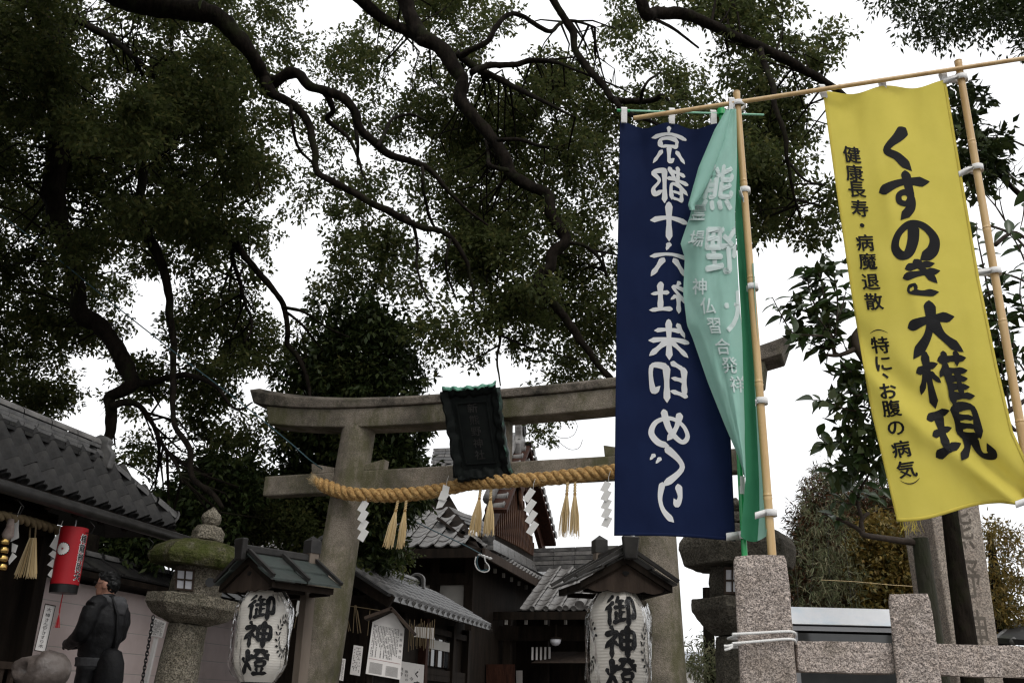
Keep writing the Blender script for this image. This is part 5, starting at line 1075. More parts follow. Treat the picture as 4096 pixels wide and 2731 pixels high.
# hanging name board and the rubbed wooden knot
sg = [P(181,2412,7.32),P(224,2421,7.36),P(182,2609,7.36),P(137,2601,7.32)]
sb = thing('name_board', 'narrow white board with vertical brush writing on the hall post', 'sign', (sg[2]+sg[3])/2)
SS = lambda s, t, l=0: sg[0].lerp(sg[1], s).lerp(sg[3].lerp(sg[2], s), t)+Vector((.3,-.95,0))*l
mb = MB(); mb.hexa([SS(0,1,-.01),SS(1,1,-.01),SS(1,1,.004),SS(0,1,.004),SS(0,0,-.01),SS(1,0,-.01),SS(1,0,.004),SS(0,0,.004)]); mb.build('board', M['sign_white'], sb)
for s0, s1, t0, t1 in ((0,.06,0,1),(.94,1,0,1),(0,1,0,.02),(0,1,.98,1)):
    mb = MB(); mb.hexa([SS(s0,t1,.004),SS(s1,t1,.004),SS(s1,t1,.010),SS(s0,t1,.010),SS(s0,t0,.004),SS(s1,t0,.004),SS(s1,t0,.010),SS(s0,t0,.010)]); mb.build('frame', M['wood'], sb)
write(sb, 'lettering', [(c, .48, t, .46, .082, 0, 1) for c, t in zip('大樟さんの「さすり木', (.11,.23,.33,.41,.49,.55,.61,.70,.79,.88))], lambda s, t, l: SS(s, t, .005+l), M['ink'], .002)
kb = P(170,2700,6.5); bm = bmesh.new(); bmesh.ops.create_icosphere(bm, subdivisions=4, radius=1.0)
for v in bm.verts:
    q = v.co.copy(); r_ = 1+.12*mnoise.noise(q*1.3+Vector((3,1,2)))+.05*mnoise.noise(q*3.5)
    hole = (q-Vector((-.62,-.75,.25)).normalized()).length; r_ -= .75*math.exp(-(hole/.27)**4) - .10*math.exp(-((hole-.42)/.12)**2)
    v.co = Vector((q.x*.165, q.y*.14, q.z*.135+(.03 if q.x > 0 else .0)))*r_
mb = MB(); mb.add([kb+v.co for v in bm.verts], [tuple(v.index for v in f.verts) for f in bm.faces]); bm.free()
kn = thing('rubbing_log', 'smooth rubbed camphor knot with a round hollow on a stump', 'wooden knot', Vector((kb.x,kb.y,TZ))); mb.build('knot', M['rubbed'], kn, smooth=True)
MB().tube([Vector((kb.x,kb.y,TZ-.01)), Vector((kb.x-.01,kb.y,kb.z-.3)), Vector((kb.x+.005,kb.y,kb.z-.08))], [.17,.12,.115], 16).build('stump', M['rubbed'], kn, smooth=True)
# ---------------------------------------------------------------- boundary wall with tiled coping
W0 = P(330,2202,10.2)-AX*1.6; WL = 6.4; wz = W0.z
bw = thing('boundary_wall', 'pinkish plastered boundary wall with mossy tiled coping', 'wall', Vector((W0.x,W0.y,TZ))+AX*3)
nC = 8; ch = (wz-.34-TZ)/nC
for i in range(nC):
    mb = MB(); a = W0+AX*WL/2; mb.box(Vector((a.x,a.y,TZ+ch*(i+.5))), (.22,WL,ch-.006), BX, AX); mb.build('plaster_course', M['plaster'], bw, bevel=.003)
a = W0+AX*WL/2; mb = MB(); mb.box(Vector((a.x,a.y,(TZ+wz-.34)/2)), (.2165,WL-.01,wz-.36-TZ), BX, AX); mb.build('core', M['plaster_white'], bw)
mb = MB(); mb.prism([W0+BX*.36+Vector((0,0,-.26)), W0+BX*.36+Vector((0,0,-.31)), W0-BX*.36+Vector((0,0,-.31)), W0-BX*.36+Vector((0,0,-.26)), W0+Vector((0,0,-.07))], AX*WL); mb.build('coping_core', M['wood_dark'], bw)
slab = block('coping_slab', .38, .44, .02, 'tile_dark'); bar = block('coping_batten', .40, .035, .035, 'tile_dark')
cdir = (BX*.36+Vector((0,0,-.19))).normalized()
for sg_ in (1,-1):
    d_ = (BX*.36*sg_+Vector((0,0,-.19))).normalized(); nn = d_.cross(AX)*(1 if sg_ < 0 else -1); nn = nn if nn.z > 0 else -nn
    for i in range(int(WL/.46)):
        p = W0+AX*(.23+.46*i)+d_*.205+Vector((0,0,-.055)); piece('coping_slab', slab, bw, d_, AX, d_.cross(AX), p+nn*.012); piece('coping_batten', bar, bw, d_, AX, d_.cross(AX), p+AX*.23+nn*.022)
rc = round_tile('coping_ridge', .062, .30, 'tile', cap=False); bandm = round_tile('coping_band', .074, .03, 'tile_dark', cap=False)
for i in range(int(WL/.31)): piece('coping_ridge', rc, bw, BX, AX, Vector((0,0,1)), W0+AX*.31*i+Vector((0,0,-.045))); piece('coping_band', bandm, bw, BX, AX, Vector((0,0,1)), W0+AX*(.31*i)+Vector((0,0,-.045)))
# ---------------------------------------------------------------- rain chain, small white notice on a post
nt_ = thing('notice_post', 'small white notice on a leaning white post behind the mossy stone lantern', 'sign', Vector((P(590,2731,9.0).x,9.0,TZ)))
mb = MB(); mb.beam(Vector((P(570,2731,9.0).x-.03,9.0,TZ)), P(625,2550,9.0), .045, .03); mb.build('post', M['sign_white'], nt_)
nq = [P(612,2466,8.97),P(664,2486,8.97),P(648,2549,8.97),P(596,2540,8.97)]; NQ = lambda s, t, l=0: nq[0].lerp(nq[1], s).lerp(nq[3].lerp(nq[2], s), t)+Vector((.1,-1,0))*l
mb = MB(); mb.hexa([NQ(0,1,-.012),NQ(1,1,-.012),NQ(1,1,0),NQ(0,1,0),NQ(0,0,-.012),NQ(1,0,-.012),NQ(1,0,0),NQ(0,0,0)]); mb.build('panel', M['sign_white'], nt_)
def fine_print(parent, S, cols, rows, s0, s1, t0, t1, m='ink_soft', vertical=True, fill=.8, seed=1):
    r = random.Random(seed); mb = MB()
    for c in range(cols):
        end = 1-r.random()**3*.5
        for k in range(rows):
            if r.random() > fill or (k/rows > end): continue
            a0 = s0+(s1-s0)*(c+.18)/cols; a1 = s0+(s1-s0)*(c+.82-.25*r.random())/cols; b0 = t0+(t1-t0)*(k+.12)/rows; b1 = t0+(t1-t0)*(k+.88-.3*r.random())/rows
            if not vertical: a0, a1, b0, b1 = s0+(s1-s0)*(k+.05)/rows, s0+(s1-s0)*(k+.95)/rows, t0+(t1-t0)*(c+.3)/cols, t0+(t1-t0)*(c+.62)/cols
            mb.add([S(a0,b1,.002),S(a1,b1,.002),S(a1,b0,.002),S(a0,b0,.002)], [(0,1,2,3)])
    return stuff(mb.build('fine_print', M[m], parent))
fine_print(nt_, NQ, 10, 12, .1, .92, .1, .92)
ch_ = thing('rain_chain', 'dark iron rain chain hanging in front of the boundary wall', 'chain', P(566,2731,8.7))
for i in range(20):
    t = i/19; p = P(612-46*t,2470+270*t,8.7); ang = (i % 2)*math.pi/2; pts = [p+Vector((math.cos(ang)*.012*math.cos(a), math.sin(ang)*.012*math.cos(a)-.0, .024*math.sin(a))) for a in [2*math.pi*k/10 for k in range(11)]]
    MB().tube(pts, .0042, 5, cap=False).build('link', M['black'], ch_)
# ---------------------------------------------------------------- shrine office with tiled roof
OR = P(1423,2246,12.0); oe = P(1572,2396,11.0); oz = 2.575; ov = -BX
off_ = thing('shrine_office', 'low shrine office with dark timber front, mossy tiled roof and notices', 'building', Vector((oe.x,oe.y,TZ))+AX*2-BX*1)
ew = (oe-OR); wid_ = ew.dot(BX); E0 = Vector((oe.x,oe.y,oz)); OL = 4.25
R0_ = Vector((OR.x,OR.y,OR.z))-AX*((OR-oe).dot(AX)+.0)         # ridge point level with the near gable
rise_ = R0_.z-.10-oz; vd = (-BX*wid_+Vector((0,0,rise_))).normalized(); sl = math.hypot(wid_, rise_)
tO = pan_tile('roof_tile', .225, .20, m='tile'); nvo = int(sl/.165)+1
tile_field(off_, E0+Vector((0,0,.02)), AX, vd, int(OL/.225), nvo, .225, .165, tO, jit=.003)
gO = round_tile('eave_disc', .03, .04, 'tile'); lip = block('eave_lip', .19, .018, .05, 'tile')
for i in range(int(OL/.225)):
    p = E0+AX*(i+.90)*.225+Vector((0,0,.035)); piece('eave_disc', gO, off_, AX, vd, AX.cross(vd), p); piece('eave_lip', lip, off_, AX, BX, AX.cross(BX), E0+AX*(i+.45)*.225+Vector((0,0,.02)))
mb = MB(); q = [E0, E0+AX*OL, R0_+AX*OL-Vector((0,0,.10)), R0_-Vector((0,0,.10))]; mb.add(q, [(0,1,2,3)]); mb.build('roof_deck', M['wood_dark'], off_, solid=.03)
bk = R0_-BX*wid_; bk = Vector((bk.x,bk.y,oz)); mb = MB(); mb.add([R0_-Vector((0,0,.10)), R0_+AX*OL-Vector((0,0,.10)), bk+AX*OL, bk], [(0,1,2,3)]); mb.build('rear_deck', M['tile_dark'], off_, solid=.03)
rw = [block('ridge_course', .15-.016*k, .29, .024, 'tile') for k in range(4)]
for k in range(4):
    for i in range(10): piece('ridge_course', rw[k], off_, BX, AX, Vector((0,0,1)), R0_+AX*(.15+.30*i+.15*(k % 2))+Vector((0,0,-.085+.028*k)))
oc = round_tile('ridge_cap', .055, .295, 'tile_light', cap=False)
for i in range(10): piece('ridge_cap', oc, off_, BX, AX, Vector((0,0,1)), R0_+AX*.30*i+Vector((0,0,.025)))
def ridge_end(parent, p, d_, w_, h, m='tile'):
    s_ = d_.cross(Vector((0,0,1))).normalized(); pts = [(-1,-.55)]+[(-1+.0,.2)]+[(-math.cos(a)*1.0, .2+.8*math.sin(a)) for a in [math.pi*i/10 for i in range(1,10)]]+[(1,.2),(1,-.55)]
    mb = MB(); mb.prism([p+s_*a*w_+Vector((0,0,b*h)) for a, b in pts], d_*.07); o = mb.build('ridge_end_tile', M[m], parent, bevel=.012)
    pts = [(-math.cos(a)*.66, .1+.62*math.sin(a)) for a in [math.pi*i/8 for i in range(9)]]; mb = MB(); mb.prism([p-d_*.012+s_*a*w_+Vector((0,0,b*h)) for a, b in [(-.66,-.4)]+pts+[(.66,-.4)]], d_*.01); mb.build('ridge_end_panel', M['tile_dark'], parent)
ridge_end(off_, R0_+Vector((0,0,.02))-AX*.08, AX, .15, .17); ridge_end(off_, R0_+AX*3.05+Vector((0,0,.02)), AX, .12, .14, 'tile_light')
for sg_ in (1,-1):
    e = E0 if sg_ > 0 else bk; mb = MB(); mb.beam(R0_-AX*.03-Vector((0,0,.13)), Vector((e.x,e.y,oz-.02))-AX*.03, .05, .13); mb.build('bargeboard', M['wood_dark'], off_); mb = MB(); mb.beam(R0_-AX*.10-Vector((0,0,.03)), Vector((e.x,e.y,oz+.05))-AX*.10, .14, .035); mb.build('verge_tile', M['tile_dark'], off_)
# moss and small plants on the ridge
mp_ = np.array([tuple(R0_+AX*random.uniform(.25,2.9)+BX*random.uniform(.05,.12)+Vector((0,0,random.uniform(-.07,.01)))) for _ in range(90)])
pl = thing('roof_weeds', 'small green weeds growing along the office roof ridge', 'weeds', R0_+AX*1.5); crown('foliage', mp_, 5, .045, .014, .03, M['leaf_bam'], pl, -.6)
wA = E0-BX*.42+AX*.35; WLn = OL-.35
def OW(a, b, z): return wA+AX*a+BX*b+Vector((0,0,z-wA.z))
mb = MB(); mb.hexa([OW(0,-1.2,TZ),OW(WLn,-1.2,TZ),OW(WLn,-.02,TZ),OW(0,-.02,TZ),OW(0,-1.2,oz+.1),OW(WLn,-1.2,oz+.1),OW(WLn,-.02,oz+.1),OW(0,-.02,oz+.1)]); mb.build('wall', M['wood_dark'], off_)
for a in (0.02,1.05,1.9,3.1,3.85): mb = MB(); mb.box(OW(a,.03,(TZ+oz)/2), (.11,.11,oz-TZ), AX, BX); mb.build('post', M['wood_red'] if a == 1.9 else M['wood_dark'], off_, bevel=.005)
for z in (oz-.12, TZ+1.02, TZ+.95): mb = MB(); mb.beam(OW(0,.02,z), OW(WLn,.02,z), .07, .08); mb.build('rail', M['wood_dark'], off_)
win = None
for a0, a1 in ((1.98,2.45),(2.52,3.05)):
    w_ = MB(); w_.box(OW((a0+a1)/2,.005,TZ+1.28), (a1-a0,.02,.36), AX, BX); win = w_.build('window', M['glass'], off_)
    for k in range(3): mb = MB(); mb.box(OW(a0+(a1-a0)*k/2,.02,TZ+1.28), (.022,.02,.37), AX, BX); mb.build('muntin', M['wood'], off_)
for a0, a1 in ((1.98,2.5),(2.55,3.05)): mb = MB(); mb.box(OW((a0+a1)/2,.012,TZ+.66), (a1-a0,.02,.42), AX, BX); mb.build('white_panel', M['plaster_white'], off_)
mb = MB(); mb.box(OW(2.5,.03,oz-.30), (1.0,.02,.12), AX, BX); mb.build('transom', M['plaster_white'], off_)
# near gable front
gF = lambda b, z, d_=0: Vector((wA.x,wA.y,0))-BX*b-AX*d_+Vector((0,0,z))
for b in (.02,.6,1.15): mb = MB(); mb.box(gF(b,(TZ+oz)/2,.02), (.10,.10,oz-TZ), BX, AX); mb.build('post', M['wood_dark'], off_)
# hanging divining sticks and straw cords under the eave
hs_ = thing('hanging_sticks', 'rows of thin pale sticks and paper slips hanging under the office eave', 'sticks', P(1300,2500,10.8))
MB().tube([P(1190,2405,10.8),P(1300,2412,10.8),P(1420,2425,10.8),P(1520,2440,10.8)], .004, 5).build('line', M['straw_old'], hs_)
for (x, y, x2, y2) in ((1203,2410,1194,2525),(1204,2410,1187,2528),(1198,2412,1176,2510),(1386,2455,1402,2522),(1384,2460,1394,2524),(1420,2418,1432,2532),(1424,2420,1442,2530),(1418,2425,1412,2530),(1430,2440,1444,2530),(1480,2440,1470,2540),(1300,2420,1296,2490)):
    MB().tube([P(x,y,10.8),P(x2,y2,10.8)], .004, 5).build('stick', M['straw_old'], hs_)
for i in range(16):
    x = 1640+i*6.5+random.uniform(-2,2); MB().tube([P(x,2490+random.uniform(-20,10),11.6),P(x-4+random.uniform(-3,3),2595+random.uniform(-15,10),11.6)], .0035, 4).build('stick', M['straw_old'], hs_)
for pts in ([(1191,2400),(1199,2402),(1196,2425),(1186,2420)],[(1186,2420),(1196,2424),(1193,2446),(1184,2442)],[(1188,2444),(1196,2446),(1186,2466),(1182,2460)]): mb = MB(); mb.add([P(x,y,10.6) for x, y in pts], [(0,1,2,3)]); mb.build('paper_slip', M['paper'], hs_, solid=.002)
mb = MB(); mb.add([P(1660,2505,11.65),P(1735,2510,11.65),P(1737,2555,11.65),P(1655,2545,11.65)], [(0,1,2,3)]); mb.build('paper_sheet', M['sign_white'], hs_, solid=.003)
# ---------------------------------------------------------------- notices
def board(name, label, cat, q, th=.015, m='sign_white', loc=None):
    nrm = (q[1]-q[0]).cross(q[3]-q[0]).normalized(); nrm = -nrm if nrm.y > 0 else nrm
    S = lambda s, t, l=0.0: q[0].lerp(q[1], s).lerp(q[3].lerp(q[2], s), t)+nrm*l
    b_ = (q[2]+q[3])/2; g = thing(name, label, cat, Vector((b_.x,b_.y,b_.z)) if loc is None else loc)
    mb = MB(); mb.hexa([S(0,1,-th),S(1,1,-th),S(1,1,0),S(0,1,0),S(0,0,-th),S(1,0,-th),S(1,0,0),S(0,0,0)]); mb.build('panel', M[m], g, bevel=.002)
    return g, S
q = [P(1490,2486,9.6),P(1617,2512,9.6),P(1600,2717,9.6),P(1462,2693,9.6)]; bz = Vector((P(1540,2700,9.6).x,9.64,TZ))
kg, KS = board('history_board', 'white roofed history board dense with small vertical writing', 'notice board', q, .03, loc=bz)
pk = P(1574,2438,9.6); mb = MB(); mb.prism([KS(0,0,0),KS(1,0,0),pk+Vector((0,0,-.02))], Vector((0,.03,0))); mb.build('gable_panel', M['sign_white'], kg)
for a, b in ((P(1462,2474,9.58),P(1572,2434,9.58)),(P(1568,2434,9.58),P(1660,2536,9.58))):
    mb = MB(); mb.beam(a, b, .20, .028); mb.build('roof_board', M['wood'], kg)
for s in (.12,.88): p = KS(s,1,-.04); mb = MB(); mb.box(Vector((p.x,p.y+.03,(TZ+p.z+.3)/2)), (.05,.05,p.z+.3-TZ), Vector((1,0,0)), Vector((0,1,0))); mb.build('post', M['wood_dark'], kg)
fine_print(kg, KS, 17, 34, .05, .86, .04, .66, 'ink', fill=.86, seed=3)
write(kg, 'title', [(c, .93, .13+.11*i, .085, .062, 0, 1) for i, c in enumerate('新熊野神社')], KS, M['ink'], .002)
mb = MB(); mb.add([KS(.03,.703,.002),KS(.97,.703,.002),KS(.97,.697,.002),KS(.03,.697,.002)], [(0,1,2,3)]); mb.build('rule', M['ink_red'], kg)
fine_print(kg, KS, 14, 1, .06, .48, .76, .97, 'ink_soft', vertical=False, fill=1, seed=4); fine_print(kg, KS, 13, 1, .54, .94, .78, .97, 'ink_soft', vertical=False, fill=1, seed=5)
g, S = board('paper_notice', 'narrow white notice with faint writing on a dark office post', 'notice', [P(1415,2578,10.4),P(1452,2584,10.4),P(1439,2702,10.4),P(1399,2695,10.4)]); fine_print(g, S, 6, 16, .12, .9, .06, .92, fill=.5, seed=6)
g, S = board('paper_notice', 'white notice with a closely written frame beside the stone gate pillar', 'notice', [P(1360,2630,10.0),P(1382,2634,10.0),P(1372,2722,10.0),P(1348,2716,10.0)]); fine_print(g, S, 6, 22, .1, .9, .05, .95, fill=.9, seed=7)
q = [P(1600,2642,10.9),P(1697,2658,10.9),P(1690,2790,10.9),P(1588,2775,10.9)]
g, S = board('cloth_notice', 'white draped cloth with large handwritten characters beside the history board', 'notice', q, .01)
write(g, 'handwriting', [('「',.82,.16,.12,.06,0,1),('く',.72,.32,.22,.20),('す',.74,.62,.24,.20),('当',.30,.28,.16,.10,0,1),('社',.31,.40,.16,.10,0,1),('見',.10,.24,.16,.11,0,1),('守',.10,.38,.16,.11,0,1),('今',.52,.48,.17,.12,0,1),('の',.33,.53,.14,.09,0,1)], S, M['ink'], .003)
# ---------------------------------------------------------------- main hall with slatted gable
Ka = P(1923,2188,18.0); KZ = Ka.z; mh = thing('main_hall', 'large dark timber main hall with red-brown slatted gable and tiled hip roof', 'building', Vector((Ka.x,Ka.y+4,TZ)))
KL = 11.5; aE = Vector((Ka.x,Ka.y,KZ)); far_e = P(2261,2347,26.0); AXm = Vector((far_e.x-Ka.x, far_e.y-Ka.y, 0)).normalized(); BXm = Vector((AXm.y,-AXm.x,0))
def up(z): return Vector((0,0,z))
# left slope, facing the street side
LE = aE-BXm*6.0
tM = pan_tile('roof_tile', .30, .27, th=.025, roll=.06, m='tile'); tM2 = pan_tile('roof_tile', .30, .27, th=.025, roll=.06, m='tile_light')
vL = (AXm*1.55+up(.95)).normalized()
tile_field(mh, aE+up(.02), -BXm, vL, 15, 8, .30, .24, tM2, mask=lambda i, j: i > j*.55, jit=.006)
mb = MB(); mb.add([aE, LE, LE+AXm*2.6+up(1.6), aE+AXm*2.6-BXm*1.5+up(1.6)], [(0,1,2,3)]); mb.v = [(p[0],p[1],p[2]-.06) for p in mb.v]; mb.build('front_deck', M['wood_dark'], mh, solid=.05)
# right slope below the gable
vR = (-BXm*1.15+up(.78)).normalized()
tile_field(mh, aE+up(.02), AXm, vR, 34, 3, .30, .24, tM2, mask=lambda i, j: i > j*.5, jit=.006)
dM = round_tile('eave_disc', .055, .06, 'tile_light')
for i in range(34): piece('eave_disc', dM, mh, AXm, vR, AXm.cross(vR), aE+AXm*(i+.9)*.30+up(.05))
mb = MB(); mb.add([aE, aE+AXm*KL, aE+AXm*KL-BXm*1.15+up(.78), aE+AXm*.8-BXm*1.15+up(.78)], [(0,1,2,3)]); mb.v = [(p[0],p[1],p[2]-.06) for p in mb.v]; mb.build('side_deck', M['wood_dark'], mh, solid=.05)
for z, o_ in ((-.10,.02),): 
    mb = MB(); mb.beam(aE+up(z)+BXm*.06, aE+AXm*KL+up(z)+BXm*.06, .06, .17); mb.build('gutter_board', M['wood'], mh); mb = MB(); mb.beam(aE+up(z), LE+up(z), .06, .17); mb.build('front_eave_board', M['wood_dark'], mh)
# corner hip ridge, curving up
hp = [P(1965,2150,18.4),P(1905,2105,19.0),P(1850,2085,19.6),P(1800,2060,20.2),P(1780,2050,20.4)]
hpc = [Vector(p) for p in catmull([tuple(p) for p in hp], 4)]
for k in range(3): MB().tube([p+up(.06*k) for p in hpc], .085-.012*k, 6).build('hip_course', M['tile'] if k < 2 else M['tile_light'], mh)
# gable: wall plane recedes along AXm
g0, g1, ga_ = P(1930,2118,19.2), P(2150,2236,25.2), P(2040,1850,22.4)
gn = (g1-g0).cross(ga_-g0).normalized(); gn = gn if gn.dot(BXm) > 0 else -gn
mb = MB(); mb.prism([g0-up(.3), g1-up(.3), g1, ga_, g0], -gn*.1); mb.build('gable_wall', M['wood_dark'], mh)
NSl = 30
slat_me = block('gable_slat', .07, .05, 1.0, 'slat')
for i in range(1, NSl):
    t = i/NSl; b = g0.lerp(g1, t); tz = (ga_-g0)*(t/.5) if t < .5 else None
    ts = ((ga_-g0).dot(g1-g0))/((g1-g0).length_squared); topz = (g0.lerp(ga_, t/ts)).z if t < ts else (ga_.lerp(g1, (t-ts)/(1-ts))).z
    hgt = topz-b.z-.25
    if hgt < .1: continue
    ob = piece('gable_slat', slat_me, mh, (g1-g0).normalized(), gn, up(1), b+gn*.04+up(hgt/2)); ob.scale = (1,1,hgt)
for a, b, w_ in ((g0,ga_,.30),(ga_,g1,.36)):
    mb = MB(); mb.beam(a+gn*.16+up(.12), b+gn*.16+up(.12), .10, w_, gn.cross((b-a).normalized())*1.0); mb.build('bargeboard', M['wood_red'], mh)
    mb = MB(); mb.beam(a+gn*.26+up(.34), b+gn*.26+up(.34), .45, .08); mb.build('verge_board', M['wood_red'], mh)
vt = round_tile('verge_tile', .095, .34, 'tile_light')
for k in range(13):
    p = ga_.lerp(g1, (k+.4)/13)+gn*.50+up(.46); d_ = (g1-ga_).normalized(); piece('verge_tile', vt, mh, d_, -gn, d_.cross(-gn), p)
for k in range(8):
    p = ga_.lerp(g0, (k+.6)/8)+gn*.40+up(.34); d_ = (ga_-g0).normalized(); piece('verge_tile', vt, mh, d_, -gn, d_.cross(-gn), p)
MB().tube([ga_+up(.62)+gn*.1, ga_.lerp(g0,.5)+up(.58)+gn*.1, g0+up(.60)+gn*.1], .12, 10).build('verge_ridge', M['tile_light'], mh, smooth=True)
MB().tube([ga_+up(.62)+gn*.1, g1+up(.60)+gn*.1], .12, 10).build('verge_ridge', M['tile_light'], mh, smooth=True)
mb = MB(); pc = ga_+gn*.24-up(.55); mb.prism([pc+(g1-g0).normalized()*a+up(b) for a, b in ((-.32,.42),(.32,.42),(.25,.1),(.34,-.1),(.14,-.16),(.1,-.42),(0,-.62),(-.1,-.42),(-.14,-.16),(-.34,-.1),(-.25,.1))], gn*.08); mb.build('gable_pendant', M['slat'], mh, bevel=.02)
for k in range(6):                                    # courses of flat tiles at the foot of the gable
    a, b = P(1950,2158+7*k,18.7-.07*k), P(2170,2276+5*k,25.4-.07*k)
    for i in range(9): mb = MB(); mb.beam(a.lerp(b, (i+.02)/9), a.lerp(b, (i+.98)/9), .22, .045); mb.build('flat_course', M['tile'] if k % 2 else M['tile_light'], mh)
# upper roof planes and main ridge running back to the left
RA, RB = P(2068,1790,22.4), P(1740,1800,24.5)
mb = MB(); f0 = LE+AXm*2.6+up(1.6); f1 = aE+AXm*2.0-BXm*1.3+up(1.6); mb.add([f1, f0, RB-up(.4), RA-up(.4)], [(0,1,2,3)]); mb.build('upper_deck', M['tile'], mh, solid=.05)
ud = (RA-RB).normalized(); vU = ((RB-f0)-(RB-f0).dot(ud)*ud).normalized()
tile_field(mh, RB-up(.45)-vU*1.0+ud*.2, ud, vU, 8, 4, .30, .24, tM2, jit=.006)
for k in range(5):
    for i in range(6):
        L_ = (RA-RB).length/6; p = RB+ud*(L_*(i+.5))+up(-.34+.085*k); bm_ = MB(); bm_.box(p, (L_-.02,.26-.03*k,.07), ud, ud.cross(up(1))); bm_.build('ridge_course', M['tile'] if k % 2 else M['tile_light'], mh)
for i in range(9): p = RB+ud*(.2+.30*i*1.2)+up(-.42)+ud.cross(up(1))*.16; piece('ridge_disc', round_tile('ridge_disc', .06, .05, 'tile_light') if i == 0 else bpy.data.objects['ridge_disc'].data, mh, ud, -ud.cross(up(1)) if (ud.cross(up(1))).y < 0 else ud.cross(up(1)), up(1), p)
og = P(2068,1745,22.2); mb = MB(); s_ = (g1-g0).normalized(); pts = [(-.28,-.75),(.30,-.75),(.36,-.3),(.26,-.05),(.34,.2),(.24,.45),(.1,.62),(0,.68),(-.1,.62),(-.24,.45),(-.32,.2),(-.24,-.05),(-.34,-.3)]
mb.prism([og+s_*a+up(b)*.85 for a, b in pts], gn*.16); mb.build('ridge_end_tile', M['tile_light'], mh, bevel=.03)
mb = MB(); mb.lathe([(.15,0),(.15,.04),(.10,.05),(.09,.02),(.05,.02),(.04,.05)], 16, og+gn*.16+up(.12), s_, up(1), gn); mb.build('ridge_end_boss', M['tile_dark'], mh)
for k in range(3):
    p = og+up(-.66-.16*k)+gn*.30; piece('ridge_end_tube', round_tile('ridge_end_tube', .075, .5, 'tile_light'), mh, s_, -gn, s_.cross(-gn), p)
# body under the eaves
bd = aE-BXm*.55+AXm*1.3
mb = MB(); c_ = [bd, bd+AXm*(KL+6), bd+AXm*(KL+6)-BXm*5, bd-BXm*5]; mb.hexa([Vector((p.x,p.y,TZ)) for p in c_]+[Vector((p.x,p.y,KZ+.25)) for p in c_]); mb.build('wall', M['wood_dark'], mh)
for k, (a0, a1) in enumerate(((.10,.62),(.78,1.5),(1.7,2.5))):
    mb = MB(); p = bd-BXm*(a0+a1)/2-AXm*.03; mb.box(Vector((p.x,p.y,KZ-1.15)), (a1-a0,.04,1.5), BXm, AXm); mb.build('plaster_panel', M['plaster_white'], mh)
for a in (.0,.70,1.6,2.6,3.4):
    p = bd-BXm*a-AXm*.07; mb = MB(); mb.box(Vector((p.x,p.y,(TZ+KZ)/2)), (.18,.18,KZ-TZ), BXm, AXm); mb.build('pillar', M['wood_dark'], mh)
p = bd-AXm*.1; mb = MB(); mb.beam(Vector((p.x,p.y,KZ-.42)), Vector((p.x,p.y,KZ-.42))-BXm*4.5, .16, .22); mb.build('tie_beam', M['wood_dark'], mh)
for i in range(9):
    p = bd-BXm*.0+AXm*.7*i+BXm*.06; mb = MB(); mb.beam(Vector((p.x,p.y,KZ+.1)), aE+AXm*(1.3+.7*i)+up(-.13), .07, .10); mb.build('rafter', M['wood_dark'], mh)
    pp = aE+AXm*(1.3+.7*i)+up(-.16)-BXm*.25; mb = MB(); mb.box(pp, (.055,.05,.09), BXm, AXm); mb.build('rafter_cap', M['plaster_white'], mh)
# ---------------------------------------------------------------- worship hall: lower roof in front of it
wh = thing('worship_hall', 'dark open-fronted worship hall with pale shining roof tiles and white rafter ends', 'building', P(2250,2700,21.5)*1.0); wh.location.z = TZ; MATS_[wh.name] = Matrix.Translation(wh.location)
we0, we1 = P(2080,2442,21.0), P(2560,2440,20.2); wez = (we0.z+we1.z)/2; we0.z = we1.z = wez; wu = (we1-we0).normalized(); wr0 = P(2150,2268,24.0); wv = Vector((-wu.y,wu.x,0)); 
wrise = wr0.z-.5-wez; wrun = 2.3; wrise = wrise+.35; wvd = (wv*wrun+up(wrise)).normalized(); wsl = math.hypot(wrun, wrise)
nW = int((we1-we0).length/.30); nV = int(wsl/.25)
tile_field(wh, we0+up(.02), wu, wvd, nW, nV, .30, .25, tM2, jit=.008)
piece('eave_disc', dM, wh, wu, wvd, wu.cross(wvd), we0+wu*1.0+up(.06))
for i in range(nW): piece('eave_disc', dM, wh, wu, wvd, wu.cross(wvd), we0+wu*(i+.9)*.30+up(.05))
rcv = round_tile('cover_tile', .10, .34, 'tile_light')
for j in range(nV): piece('cover_tile', rcv, wh, wu, wvd, wu.cross(wvd), P(2318,2436,20.6)*0+we0+wu*(P(2320,2440,20.6)-we0).dot(wu)+wvd*(.32*j)+up(.10))
mb = MB(); mb.add([we0, we1, we1+wv*wrun+up(wrise), we0+wv*wrun+up(wrise)], [(0,1,2,3)]); mb.v = [(p[0],p[1],p[2]-.07) for p in mb.v]; mb.build('roof_deck', M['tile_dark'], wh, solid=.06)
wra = P(2140,2300,23.6); wrb = P(2570,2300,22.6); wra.z = wrb.z = wez+wrise+.28
for k in range(5):
    for i in range(5):
        L_ = (wrb-wra).length/5; d_ = (wrb-wra).normalized(); mb = MB(); mb.box(wra+d_*(L_*(i+.5))+up(-.22+.105*k), (L_-.02,.42-.04*k,.085), d_, d_.cross(up(1))); mb.build('ridge_course', M['tile'] if k % 2 == 0 else M['tile_light'], wh)
mb = MB(); a = we0-wu*1.4; b = we1; mb.beam(a+up(-.10)-wv*.02, b+up(-.10)-wv*.02, .10, .16); mb.build('eave_beam', M['wood_dark'], wh)
mb = MB(); mb.beam(a+wv*.5+up(-.42), b+wv*.5+up(-.42), .2, .30); mb.build('front_beam', M['wood_dark'], wh)
for i in range(5): 
    p = P(1946+79*i,2487,21.1); mb = MB(); mb.box(p, (.055,.05,.095), wu, wv); mb.build('rafter_cap', M['plaster_white'], wh)
